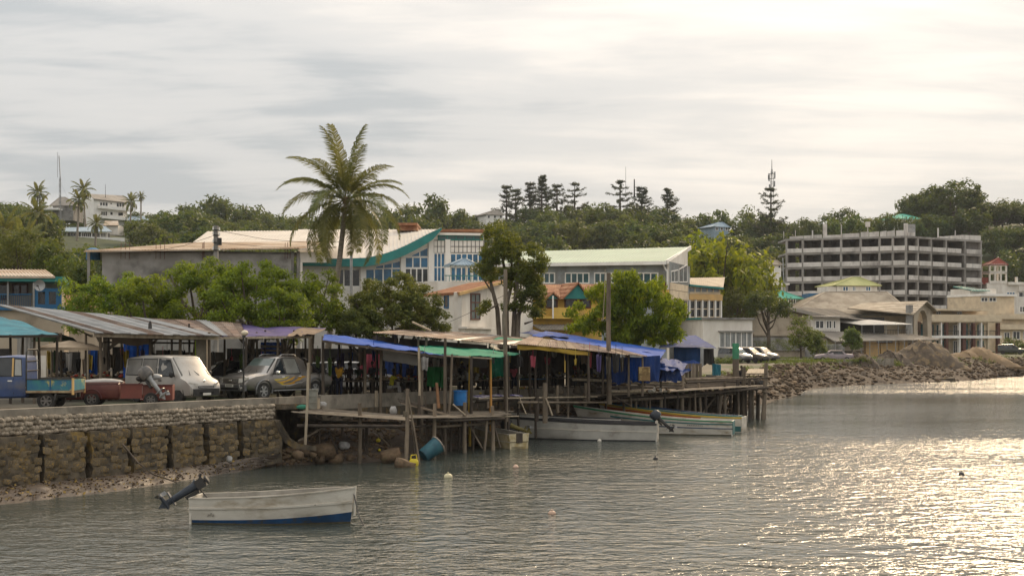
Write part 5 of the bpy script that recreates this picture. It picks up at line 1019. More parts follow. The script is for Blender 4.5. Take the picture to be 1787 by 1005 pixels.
b = W(613, 545, 100); b.z = 2.4; th = Thing('street_pole', 'grey metal pole in front of the swept roof hall', 'pole', b); k = MB(); k.tube([b, W(613, 441, 100)], [.14, .1], 8); th.part('pole', k, M_steel, 40); k = MB(); k.tube([W(613, 442, 100), W(613, 439, 100)], .13, 8); th.part('cap', k, M_dsteel)
b = W(1369, 520, 240); th = Thing('utility_pole', 'thin pale pole standing left of the concrete shell', 'pole', b); k = MB(); k.tube([b, W(1366, 450, 240)], [.16, .1], 6); th.part('pole', k, M_steel); k = MB(); k.bar(W(1361, 462, 240), W(1371, 462, 240), .12); th.part('crossarm', k, M_steel)

# ================================================================ MARKET
M_wood = mat('weathered_timber', (0.20, 0.16, 0.115), (0.115, 0.09, 0.066), 2.5, 0.92, 0.4, 14, stretch=(1, 1, .3), var=.35)
M_wood_d = mat('dark_timber', (0.085, 0.066, 0.05), (0.045, 0.036, 0.028), 2.5, 0.92, 0.4, 14, stretch=(1, 1, .3), var=.3)
M_wood_p = MATS['pale_timber']
M_plank = mat('grey_plank', (0.30, 0.25, 0.19), (0.19, 0.155, 0.115), 2.0, 0.92, 0.3, 12, var=.35)
S_zinc = mat('zinc_sheet', (0.38, 0.38, 0.37), (0.25, 0.25, 0.245), 0.9, 0.5, metal=.25, var=.22, c3=(0.26, 0.15, 0.08), s3=.7, lo3=.60, hi3=.74)
S_rust = mat('rusted_sheet', (0.25, 0.17, 0.12), (0.14, 0.10, 0.08), 1.1, 0.8, var=.35, c3=(0.36, 0.31, 0.26), s3=.8, lo3=.52, hi3=.66)
def tarpmat(n, c, c2, c3=None): return mat(n, c, c2, 0.9, 0.75, 0.5, 2.2, spec=.12, c3=c3, s3=1.3, lo3=.60, hi3=.72, var=.05)
T_blue = tarpmat('blue_tarpaulin', (0.008, 0.07, 0.33), (0.006, 0.048, 0.23), (0.05, 0.12, 0.32)); T_navy = tarpmat('dark_blue_tarpaulin', (0.02, 0.05, 0.18), (0.014, 0.035, 0.12), (0.20, 0.22, 0.30)); T_purple = tarpmat('purple_tarpaulin', (0.085, 0.065, 0.17), (0.055, 0.045, 0.11), (0.22, 0.17, 0.15))
T_teal = tarpmat('teal_tarpaulin', (0.035, 0.17, 0.22), (0.025, 0.115, 0.16), (0.20, 0.28, 0.30)); T_green = tarpmat('green_tarpaulin', (0.012, 0.20, 0.115), (0.010, 0.145, 0.085), (0.07, 0.29, 0.19)); T_white = tarpmat('white_tarpaulin', (0.42, 0.40, 0.37), (0.30, 0.285, 0.26)); T_brown = tarpmat('brown_cover', (0.22, 0.16, 0.11), (0.13, 0.095, 0.065))
T_yellow = tarpmat('yellow_cover', (0.42, 0.28, 0.04), (0.30, 0.19, 0.04)); T_black = mat('black_shade_net', (0.02, 0.019, 0.018), (0.035, 0.032, 0.03), 1.2, 0.95); T_pink = mat('pink_cloth', (0.50, 0.10, 0.14), (0.40, 0.08, 0.11), 2, .9)
mr_ = random.Random(21)
def tarp(th, a, b, c, e, m, sag=.12, wav=.05, nu=16, nv=7, name='tarpaulin', parent=None, t=.015, label=None):
    a, b, c, e = map(Vector, (a, b, c, e)); sd = mr_.uniform(0, 9); k = MB()
    def fn(u, v):
        p = a.lerp(b, u).lerp(e.lerp(c, u), v); p.z += -sag * math.sin(math.pi * u) * (1 - v) * .6 - sag * math.sin(math.pi * v) * .6 + wav * noise2(u * 9, v * 6, sd) + wav * .5 * noise2(u * 23, v * 13, sd + 2)
        if v == 0: p.z += mr_.uniform(-1, 1) * wav * .9
        return p
    k.slab(fn, nu, nv, (0, 0, -t)); return th.part(name, k, m, 80, parent, label)
def curtain(th, a, b, drop, m, wav=.10, n=22, name='curtain', t=.02, uneven=.1):
    a, b = Vector(a), Vector(b); d = (b - a).normalized(); nrm = V(d.y, -d.x, 0); sd = mr_.uniform(0, 9); k = MB()
    def fn(u, v): p = a.lerp(b, u); p = p + nrm * (wav * noise2(u * 14 + sd, v * 2.0, sd) * (.4 + v)); p.z -= v * (drop + uneven * noise2(u * 6, 0, sd)); return p
    k.slab(fn, n, 6, -nrm * t); return th.part(name, k, m, 80)
def sheets(th, a, b, c, e, n, m, over=.06, wave=.028, nw=7, name='roof_sheet', jit=.10, parent=None):
    a, b, c, e = map(Vector, (a, b, c, e)); nr = (b - a).cross(e - a).normalized(); nr = nr if nr.z > 0 else -nr
    for i in range(n):
        u0, u1 = i / n, (i + 1 + over) / n; j0, j1 = mr_.uniform(-jit, jit), mr_.uniform(-jit, jit); lift = .012 * (i % 2) + mr_.uniform(0, .02); k = MB()
        def fn(u, v):
            uu = min(lerp(u0, u1, u), 1.0); p = a.lerp(b, uu).lerp(e.lerp(c, uu), lerp(-.02, 1.0, v)); s = (e - a).normalized()
            return p + s * (j0 if v == 0 else j1 if v == 1 else 0) + nr * (wave * math.cos(u * nw * 2 * math.pi) + lift)
        k.slab(fn, nw * 4, 2, -nr * .012); th.part(name, k, m[mr_.randrange(len(m))] if isinstance(m, list) else m, 50, parent)
def post(th, px, Y, ztop, r=.055, m=None, lean=0.0, name='post', zb=None, square=False):
    x = wx(px, Y); zb = (hh(x, Y) - .1 if px > 1021 or Y > 1 / poly_at(WALL, px)[0] else .1) if zb is None else zb; k = MB(); a, b = V(x, Y, zb), V(x + lean, Y, ztop)
    if square: k.bar(a, b, r * 2)
    else: k.tube([a, a.lerp(b, .5) + V(mr_.uniform(-.03, .03), 0, 0), b], [r * 1.1, r, r * .9], 7)
    return th.part(name, k, m or (M_wood if mr_.random() < .6 else M_wood_d), 60)
def beam(th, a, b, r=.05, m=None, name='beam'): k = MB(); k.bar(a, b, r * 2); return th.part(name, k, m or M_wood_d)
def stall(label, px, Y): x = wx(px, Y); return Thing('market_stall', label, 'market stall', V(x, Y, hh(x, Y)), group='stalls along the quay')
# 1 teal awning at the left edge
th = stall('stall under a faded teal tarpaulin at the left picture edge', 20, 54); q = (W(-75, 584, 52), W(106, 582.5, 54), W(38, 560, 61), W(-75, 541, 60)); tarp(th, *q, T_teal, .16, .05); beam(th, q[0] - V(0, 0, .08), q[1] - V(0, 0, .08))
for px in (-30, 18, 40, 60, 68, 100): post(th, px, 54 + (px % 3), wz(584, 54))
curtain(th, W(30, 588, 66), W(62, 588, 66), 1.6, T_white, .08)
# 2 long corrugated roof
th = stall('stall under a long grey corrugated iron roof behind the white van', 260, 57); a, b, c, e = W(163, 580, 55), W(380, 585.5, 58), W(262, 557, 74), W(-10, 531, 67); sheets(th, a, b, c, e, 15, [S_zinc, S_zinc, S_zinc, S_rust]); beam(th, a - V(0, 0, .1), b - V(0, 0, .1), .08, M_wood_p)
k = MB(); a2, b2 = W(320, 576, 59), W(322, 566, 59); p = W(262, 574, 58.5); k.tube([p, p + V(0, 0, .26)], [.09, .07], 8); k.blob(p + V(0, 0, .3), (.05, .05, .06), 3, .05, 1); th.part('roof_weight', k, M_dsteel, 60)
for px, Y in ((106, 58), (150, 57), (175, 56.5), (190, 58), (212, 62), (240, 66), (262, 57.5), (300, 62), (315, 58), (330, 66), (365, 58.5)): post(th, px, Y, 5.3 + (Y - 56) * .06, .055 + .015 * (px % 2))
k = MB(); p0 = W(352, 586, 58.6); k.box(p0.x - .22, p0.x + .22, 58.5, 58.9, 2.5, 5.2); th.part('block_pillar', k, M_conc)
for y, Y in ((590, 60), (597, 62)): beam(th, W(180, y, Y), W(365, y + 2, Y), .04)
curtain(th, W(195, 589, 58), W(262, 590, 58), .28, T_brown, .05, 12, 'awning_strip'); curtain(th, W(215, 597, 74), W(262, 597, 74), 1.9, T_blue, .1); curtain(th, W(148, 605, 72), W(170, 605, 72), 1.4, T_blue, .1); k = MB(); p = W(343, 588, 60); k.box(p.x - .07, p.x + .07, 60, 60.2, p.z - .8, p.z); th.part('hanging_cloth', k, mat('lime_cloth', (0.35, 0.50, 0.05), rough=.9))
# 3 patched roof and purple tarpaulin
th = stall('stall under a sagging purple tarpaulin and patched rusty sheets behind the grey pickup', 450, 62); sheets(th, W(325, 582, 60), W(430, 588, 62), W(420, 561, 76), W(240, 556, 74), 9, [S_rust, S_rust, S_zinc], .1, .02, 6, jit=.35)
tarp(th, W(372, 588, 60.5), W(535, 584, 62), W(569, 572.5, 72), W(345, 561, 77), T_purple, .1, .07, 26, 8); tarp(th, W(500, 586, 60.2), W(548, 583, 61.8), W(569, 573.5, 70), W(520, 572, 70), T_brown, .03, .05, 8, 5, 'patch')
beam(th, W(350, 590, 60.4), W(545, 588, 62), .05, M_wood_p)
for px, Y in ((363, 62), (392, 66), (430, 60.5), (448, 66), (463, 68), (485, 62), (513, 68), (533, 64), (540, 60.6), (543, 64), (563, 62)): post(th, px, Y, 5.2 + (Y - 60) * .05)
for y, Y in ((604, 68), (611, 70), (620, 70)): beam(th, W(455, y, Y), W(490, y + 1, Y), .05, M_wood_p)
curtain(th, W(455, 597, 78), W(500, 597, 78), 1.2, T_navy, .1)
# 4 blue tarpaulin awning
th = stall('stall under a long bright blue tarpaulin right of the grey pickup', 660, 63); a, b, c, e = W(563, 592, 60), W(776, 620, 63), W(745, 606, 72), W(566, 582, 70); tarp(th, a, b, c, e, T_blue, .05, .05, 30, 8); beam(th, a - V(0, 0, .08), b - V(0, 0, .1))
curtain(th, W(668, 611, 63.5), W(736, 622, 63.8), .45, T_white, .05, 14, 'awning_strip', uneven=.05)
for px, Y in ((564, 61), (592, 66), (612, 68), (636, 70), (637, 64), (665, 63), (700, 68), (735, 63)): post(th, px, Y, wz(600 + (px - 600) * .09, Y), .07, M_wood if px % 2 else M_wood_d)
curtain(th, W(628, 618, 72), W(668, 618, 72), 1.1, T_pink, .1); curtain(th, W(672, 622, 76), W(730, 622, 76), 1.2, T_navy, .1)
# 5 green tarpaulin awning
th = stall('stall under a bright green tarpaulin beside the blue water drum', 810, 65); a, b, c, e = W(736, 615, 63), W(858, 622.5, 65), W(910, 617, 70), W(728, 598, 73); tarp(th, a, b, c, e, T_green, .05, .06, 24, 8); beam(th, a - V(0, 0, .08), b - V(0, 0, .08), .035, M_wood_p)
for px, Y, m in ((737, 63, M_wood), (777, 62.5, M_wood_d), (820, 65, T_yellow), (856, 66, mat('orange_pole', (0.45, 0.22, 0.05), rough=.7)), (882, 67, M_wood), (887, 68, M_wood_d), (905, 70, M_wood_d)): post(th, px, Y, wz(620 - (px > 870) * 3, Y) - .02, .06, m)
curtain(th, W(745, 640, 68), W(775, 640, 68), 1.0, mat('green_cloth', (0.02, 0.20, 0.05), (0.015, 0.13, 0.035), 2, .9), .06); curtain(th, W(858, 625, 72), W(884, 625, 72), .95, T_green, .08); curtain(th, W(826, 626, 76), W(856, 626, 76), 1.3, T_brown, .08)
# 6 long rusty roof
th = stall('stall block under a long low rusty brown roof behind the green tarpaulin', 830, 74); sheets(th, W(652, 580, 70), W(940, 606, 72), W(1005, 596, 86), W(725, 574, 84), 17, [S_rust, S_rust, S_zinc, S_rust], .08, .02, 6, jit=.3); tarp(th, W(860, 592, 76), W(925, 601, 76), W(925, 593, 80), W(870, 588, 80), T_green, .02, .02, 8, 4, 'patch')
for px, Y in ((658, 71), (690, 71), (730, 71), (744, 71), (800, 72), (855, 73), (925, 73)): post(th, px, Y, wz(584 + max(0, px - 700) * .1, Y), .07)
for p0, p1 in ((650, 695), (697, 742), (746, 800), (802, 850)): k = MB(); A, B = W(p0, 586 + (p0 - 650) * .08, 72.2), W(p1, 586 + (p1 - 650) * .08, 72.2); k.ext([A, B, B - V(0, 0, 1.2), A - V(0, 0, 1.2)], (0, .08, 0)); th.part('wall_panel', k, M_wood_d if p0 < 745 else P_inner)
k = MB(); k.bar(W(720, 562, 74), W(752, 577, 72), .08); th.part('loose_pole', k, M_wood_p); k = MB(); k.bar(W(858, 603, 70), W(870, 611, 69), .22, .05); k.bar(W(868, 610, 69), W(882, 611, 69), .2, .05); th.part('loose_board', k, M_wood_p)
# 7 tan roof with yellow fringe
th = stall('stall under a tan sheet roof with a yellow fringe left of the blue tarpaulin wall', 1000, 73); sheets(th, W(900, 599, 69), W(1128, 622, 72), W(1070, 607, 82), W(925, 587, 82), 13, [mat('tan_sheet', (0.34, 0.26, 0.18), (0.24, 0.18, 0.125), 1.2, .8, var=.25), S_rust], .08, .02, 6, jit=.2); curtain(th, W(903, 600.5, 68.8), W(1030, 614, 70.5), .22, T_yellow, .03, 20, 'fringe', uneven=.08)
for px, Y in ((935, 70), (954, 71), (991, 72), (1027, 70.5), (1052, 73), (1097, 72.5), (1121, 72)): post(th, px, Y, wz(603 + (px - 905) * .092, Y), .06)
curtain(th, W(1055, 622, 77), W(1100, 624, 77), 1.5, T_navy, .12); curtain(th, W(1068, 623, 73), W(1099, 624, 73), 1.35, T_navy, .09); curtain(th, W(1099, 623, 72.6), W(1122, 624, 72.4), 1.3, T_blue, .1); curtain(th, W(1123, 622, 72.4), W(1152, 620, 73), 1.4, T_navy, .12)
# 8 blue tarpaulin roof
th = stall('stall under two overlapping blue tarpaulin roofs below the bright leafy tree', 1060, 82); tarp(th, W(928, 585, 82), W(1155, 620, 79), W(1162, 611, 88), W(952, 577, 90), T_blue, .05, .06, 28, 7); tarp(th, W(1034, 607, 78), W(1153, 624, 76), W(1158, 616, 80), W(1040, 599, 82), T_blue, .04, .05, 16, 6); tarp(th, W(905, 580, 84), W(990, 590, 84), W(1000, 585, 90), W(930, 576, 90), T_navy, .05, .05, 10, 4)
for px, Y in ((960, 80), (1010, 80), (1080, 80), (1153, 78)): post(th, px, Y, wz(590 + (px - 930) * .14, Y), .07)
curtain(th, W(1121, 627, 75), W(1160, 634, 74), 1.0, T_navy, .15); curtain(th, W(1150, 636, 74), W(1188, 642, 76), .8, T_navy, .18); tarp(th, W(1140, 640, 73), W(1190, 646, 74), W(1200, 634, 80), W(1150, 622, 79), T_navy, .1, .12, 12, 6)
# 9 dark blue hut
th = stall('dark blue tarpaulin hut in front of the low white building', 1210, 94); tarp(th, W(1150, 606, 93), W(1250, 606, 92), W(1214, 585, 99), W(1168, 584, 99), T_navy, .02, .03, 12, 5); curtain(th, W(1176, 604, 93.5), W(1226, 607, 92.5), 1.25, mat('hut_blue_cloth', (0.015, 0.06, 0.18), (0.01, 0.045, 0.13), 1.0, .7), .06); curtain(th, W(1227, 608, 92.6), W(1246, 608, 93.2), 1.1, T_black, .06); k = MB(); p = W(1225, 607, 92.2); k.bar(p, p - V(0, 0, 1.2), .22, .06); th.part('post', k, M_steel)
tarp(th, W(1160, 650, 86), W(1190, 656, 86), W(1222, 630, 92), W(1150, 630, 92), T_navy, .1, .1, 12, 6)
for p0 in range(1186, 1226, 6): k = MB(); a = W(p0, 634, 89); k.bar(a, V(a.x, a.y, wz(662, 89)), .2, .04); th.part('board', k, M_wood)
# screens added behind the stalls to keep their interiors dark
th = Thing('darkening_screen', 'added dark screen of boards and cloth that darkens the back of the market stalls', 'screen', V(-6, 82, 2.4))
for i, (p0, p1, m, h) in enumerate(((-60, 18, T_black, 2.4), (36, 80, P_white, 2.0), (84, 140, T_black, 2.2), (150, 192, M_wood_d, 2.3), (196, 268, T_black, 2.5), (272, 318, P_inner, 2.3), (322, 390, M_wood_d, 2.2), (396, 470, T_black, 2.4), (474, 560, M_wood_d, 2.4), (566, 660, T_black, 2.4), (662, 745, T_black, 2.4), (747, 830, M_wood_d, 2.4), (832, 905, T_black, 2.4), (907, 985, M_wood_d, 2.4), (987, 1075, T_black, 2.4))):
    Y = 79 + (i % 3) * .7 + (6 if p0 > 740 else 0); a, b = V(wx(p0, Y), Y, 2.2), V(wx(p1, Y), Y, 2.2); k = MB(); k.ext([a, b, b + V(0, 0, h), a + V(0, 0, h)], (0, .06, 0)); th.part('panel', k, m)
# goods on tables
C_prod = [mat('produce_' + n, c, tuple(q * .6 for q in c), 3, .7) for n, c in (('green', (0.10, 0.16, 0.03)), ('orange', (0.50, 0.20, 0.03)), ('brown', (0.18, 0.11, 0.06)), ('red', (0.35, 0.05, 0.03)), ('tan', (0.38, 0.29, 0.18)), ('white', (0.55, 0.52, 0.46)), ('yellow', (0.50, 0.36, 0.05)))]
def table(px, Y, w, label, zt=.75, m=None, d=.9):
    x = wx(px, Y); zb = hh(x, Y); th = Thing('market_table', label, 'table', V(x, Y, zb), group='tables in the market stalls'); k = MB(); k.box(x - w / 2, x + w / 2, Y, Y + d, zb + zt - .05, zb + zt); th.part('tabletop', k, m or M_wood)
    for sx in (-1, 1):
        for yy in (Y + .06, Y + d - .12): k = MB(); a = x + sx * (w / 2 - .08); k.box(a - .035, a + .035, yy, yy + .07, zb - .02, zb + zt - .052); th.part('leg', k, M_wood_d)
    return V(x, Y + d / 2, zb + zt)
def heap(c, w, d, label, ci, n=26, r=.075, name='produce_heap'):
    k = MB()
    for i in range(n): k.cur = mr_.choice(range(len(ci))); a, b = mr_.uniform(-1, 1), mr_.uniform(-1, 1); hgt = (1 - a * a) * (1 - b * b) * .28; k.blob(c + V(a * w / 2, b * d / 2, r * .7 + hgt * mr_.random()), (r * mr_.uniform(.7, 1.5), r * mr_.uniform(.7, 1.4), r * mr_.uniform(.6, 1.1)), i, .12, 1)
    o = single(name, k, [C_prod[i] for i in ci], label, 'produce', 'produce on the market tables', base=c, smooth=60); return o
TB = [(105, 60, 1.6, 'narrow table loaded with bundles beneath the small beige canopy', (4, 5, 2), 'pale bundles heaped beneath the small beige canopy'), (185, 56.5, 3.6, 'long dark counter behind the red trailer', (5, 4, 3), 'mixed pale goods spread along the dark counter'), (235, 58, 2.2, 'low table behind the white outboard motor', (4, 3, 5), 'red and tan goods heaped behind the outboard motor'),
      (612, 66, 2.2, 'shaded table right of the person in the orange yellow shirt', (2, 4), 'brown goods stacked in shade beneath the blue tarpaulin'), (652, 67, 2.0, 'dark table left of the seated person in yellow', (2, 0, 4), 'dark sacks of goods left of the seated person in yellow'), (695, 67, 1.6, 'low table of orange goods in front of the seated person in yellow', (1, 1, 4), 'orange fruit heaped before the seated person in yellow'),
      (735, 68.5, 1.7, 'red table below the split between blue and green tarpaulins', (3, 5, 4), 'red and white goods where the blue and green tarpaulins meet'), (795, 71, 1.6, 'table with pale shells left of the person in the grey shirt', (4, 5, 5), 'pale shells heaped left of the person in the grey shirt'), (842, 72.5, 1.8, 'low table right of the person in the grey shirt', (5, 4, 0), 'pale tubers and greens right of the person in the grey shirt'),
      (868, 74.5, 1.6, 'table below the hanging green cloth', (1, 5, 6), 'orange and white goods below the hanging green cloth'), (925, 77, 1.8, 'blue topped table beside the person in the pink shirt', (5, 0), 'pale greens on the blue topped table'), (975, 79, 2.6, 'long shaded table beneath the yellow fringe', (5, 2, 6), 'small pale goods in rows beneath the yellow fringe'), (1020, 80.5, 1.8, 'table left of the person in the white shirt', (6, 4, 2), 'yellow brown sacks left of the person in the white shirt')]
for px, Y, w, lab, ci, hl in TB:
    c = table(px, Y, w, lab, .75 if px > 200 else .95, P_blue if 'blue topped' in lab else (P_brown if 'red table' in lab else None)); heap(c, w * .9, .7, hl, ci, int(22 * w / 1.6))
for px, Y, w, hl, ci in ((895, 75.2, 1.2, 'yellow fruit on the ground behind the concrete wall left of the blue table', (6, 1)), (915, 76.4, 1.0, 'yellow bags on the ground before the blue topped table', (6, 6, 1)), (815, 71.2, 1.6, 'yellow and tan baskets at the top of the jetty steps', (6, 4)), (1150, 76, 1.2, 'pale bundle lying on the pier before the dark blue cloth', (4, 2, 5))):
    heap(V(wx(px, Y), Y, hh(wx(px, Y), Y)), w, .6, hl, ci, 18, .1)
# sacks and hanging things that fill the shade
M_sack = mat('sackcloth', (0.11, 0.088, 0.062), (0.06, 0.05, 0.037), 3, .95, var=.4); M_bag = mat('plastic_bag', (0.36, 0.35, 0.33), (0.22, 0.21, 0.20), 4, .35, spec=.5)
SL = ['in the shade behind the white van', 'beneath the patched rusty roof', 'behind the grey pickup', 'beneath the blue tarpaulin', 'beneath the green tarpaulin', 'beneath the tan roof with the yellow fringe']
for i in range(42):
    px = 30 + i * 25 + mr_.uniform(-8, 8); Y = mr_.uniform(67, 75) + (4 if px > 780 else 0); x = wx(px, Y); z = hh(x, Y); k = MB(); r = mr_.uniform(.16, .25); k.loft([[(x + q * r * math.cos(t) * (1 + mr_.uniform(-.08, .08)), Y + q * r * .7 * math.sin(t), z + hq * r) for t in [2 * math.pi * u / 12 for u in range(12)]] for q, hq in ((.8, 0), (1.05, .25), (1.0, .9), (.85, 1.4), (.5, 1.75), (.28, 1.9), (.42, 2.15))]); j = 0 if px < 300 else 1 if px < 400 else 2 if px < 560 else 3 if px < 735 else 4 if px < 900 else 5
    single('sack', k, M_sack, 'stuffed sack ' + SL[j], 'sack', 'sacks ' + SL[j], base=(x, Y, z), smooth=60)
# cloths, bags and bunches hung under the roofs
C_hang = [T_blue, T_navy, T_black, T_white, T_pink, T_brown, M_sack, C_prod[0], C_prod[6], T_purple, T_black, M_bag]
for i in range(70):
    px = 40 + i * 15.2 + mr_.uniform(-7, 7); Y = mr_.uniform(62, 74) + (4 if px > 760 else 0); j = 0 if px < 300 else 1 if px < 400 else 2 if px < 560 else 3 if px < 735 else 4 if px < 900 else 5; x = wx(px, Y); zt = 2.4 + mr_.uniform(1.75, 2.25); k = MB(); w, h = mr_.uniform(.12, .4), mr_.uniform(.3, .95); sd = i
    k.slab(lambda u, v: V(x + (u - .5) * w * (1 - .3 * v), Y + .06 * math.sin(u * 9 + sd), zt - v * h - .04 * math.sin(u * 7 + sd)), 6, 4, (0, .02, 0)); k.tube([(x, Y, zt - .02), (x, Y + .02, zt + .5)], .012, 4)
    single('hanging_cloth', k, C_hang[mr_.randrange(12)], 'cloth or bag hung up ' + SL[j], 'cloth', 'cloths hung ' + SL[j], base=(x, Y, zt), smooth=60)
# small beige canopy stall at the left
Y = 57; th = Thing('canopy_stand', 'small beige cloth canopy on thin poles behind the blue truck bed', 'canopy', V(wx(120, Y), Y, hh(wx(120, Y), Y))); a, b, c, e = W(66, 606, 56), W(176, 606, 56.5), W(160, 600, 59), W(84, 600, 59); tp = (a + b + c + e) / 4 + V(0, 0, .22); k = MB()
for p, q in ((a, b), (b, c), (c, e), (e, a)): k.add([p, q, tp], [(0, 1, 2)])
k.add([p - V(0, 0, .12) for p in (a, b, c, e)] + [a, b, c, e], [(0, 1, 5, 4), (1, 2, 6, 5), (2, 3, 7, 6), (3, 0, 4, 7)]); th.part('canopy', k, mat('beige_canvas', (0.46, 0.36, 0.25), (0.34, 0.26, 0.18), 2, .9))
for px, Yp in ((68, 56.2), (153, 56.4), (175, 56.7), (90, 58.8)): post(th, px, Yp, wz(606, Yp), .04, M_wood_p)
k = MB(); p = W(95, 596, 62); k.loft([[p + V(r * math.cos(t), r * math.sin(t), z) for t in [2 * math.pi * i / 14 for i in range(14)]] for r, z in ((1.0, 0), (.8, .18), (.1, .4))]); k.tube([V(p.x, p.y, 2.6), p + V(0, 0, .3)], .04); single('parasol', k, mat('dark_green_cloth', (0.03, 0.06, 0.02), (0.02, 0.04, 0.015), 2, .9), 'dark green parasol behind the small beige canopy', 'parasol', base=V(p.x, p.y, 2.6))
# lamp post with a globe in front of the pickup
Y = 56.2; b = V(wx(425, Y), Y, 2.5); th = Thing('lamp_post', 'thin black lamp post with a pale globe in front of the grey pickup', 'lamp post', b); k = MB(); k.tube([b, W(425, 588, Y)], .035, 8); th.part('pole', k, M_dsteel); k = MB(); c = W(427, 581, Y); k.blob(c, (.15, .15, .12), 1, 0, 2); th.part('globe', k, mat('globe_plastic', (0.62, 0.54, 0.40), (0.48, 0.41, 0.30), 3, .5), 80); k = MB(); k.cyl(c - V(.03, 0, .2), .07, .1, 10); th.part('collar', k, M_dsteel)
# brown box, blue drum, blue cool box, grey bin
def drum(px, y0, y1, Y, rpx, m, label, cat='drum', name='drum', taper=1.0, lid=True):
    c = W(px, y1, Y); r = rpx / F * Y; h = wz(y0, Y) - c.z; th = Thing(name, label, cat, c); k = MB(); k.loft([[c + V(rr_ * math.cos(t), rr_ * math.sin(t), z) for t in [2 * math.pi * i / 22 for i in range(22)]] for rr_, z in ((r * taper, 0), (r * lerp(taper, 1, .33), h * .32), (r * 1.04, h * .34), (r * lerp(taper, 1, .36), h * .36), (r * lerp(taper, 1, .66), h * .65), (r * 1.04, h * .67), (r, h * .69), (r, h))]); th.part('body', k, m, 40)
    k = MB(); k.tube([c + V(r * 1.03 * math.cos(2 * math.pi * i / 22), r * 1.03 * math.sin(2 * math.pi * i / 22), h) for i in range(23)], .025, 6); th.part('rim', k, m, 60); return th
drum(803, 682, 707, 63.8, 11.5, mat('blue_plastic', (0.02, 0.16, 0.42), (0.015, 0.11, 0.30), 2, .45), 'bright blue plastic drum standing on the jetty below the green tarpaulin')
drum(546, 680, 713, 57.2, 8.6, mat('grey_bin_metal', (0.24, 0.235, 0.20), (0.15, 0.15, 0.125), 3, .7, .2, 9), 'dented grey bin standing on the near jetty', 'bin', 'bin', .85)
drum(1579, 609, 622, 207, 4.2, MATS['blue_plastic'], 'blue barrel by the door of the yellow walled restaurant')
k = MB(); p = W(1124, 664, 72); k.box(p.x - .3, p.x + .28, 71.6, 72.2, p.z, wz(640, 72)); single('cabinet', k, mat('rusty_brown', (0.22, 0.14, 0.06), (0.14, 0.09, 0.04), 3, .8, c3=(0.36, 0.26, 0.12), s3=4), 'rusty brown cabinet against the blue tarpaulin wall', 'cabinet', base=p)

# ================================================================ VEHICLES
def paint(n, c, c2=None, metal=.0, rough=.35, coat=.5, c3=None): return mat(n, c, c2 or tuple(q * .8 for q in c), 1.3, rough, metal=metal, coat=coat, spec=.5, c3=c3, s3=1.0, lo3=.55, hi3=.75)
M_tyre = mat('tyre_rubber', (0.022, 0.021, 0.020), (0.045, 0.042, 0.038), 6, .85); M_rim = mat('alloy', (0.42, 0.42, 0.41), (0.30, 0.30, 0.29), 5, .35, metal=.7); M_rim_d = mat('dusty_steel_rim', (0.20, 0.18, 0.16), (0.12, 0.11, 0.10), 5, .6)
M_blackp = mat('black_plastic', (0.02, 0.02, 0.02), (0.03, 0.03, 0.029), 3, .55); M_chrome = mat('chrome', (0.62, 0.61, 0.58), rough=.18, metal=.9); M_lamp = mat('lamp_glass', (0.52, 0.50, 0.44), (0.36, 0.34, 0.30), 8, .12, spec=.7, coat=.6); M_red_l = mat('red_lamp', (0.35, 0.02, 0.015), rough=.25); M_wind = mat('windscreen', (0.06, 0.08, 0.07), (0.11, 0.135, 0.122), .6, .1, spec=.5, coat=.2); M_plate = mat('number_plate', (0.60, 0.58, 0.52), rough=.5)
M_orange_l = mat('amber_lamp', (0.60, 0.27, 0.05), rough=.2)
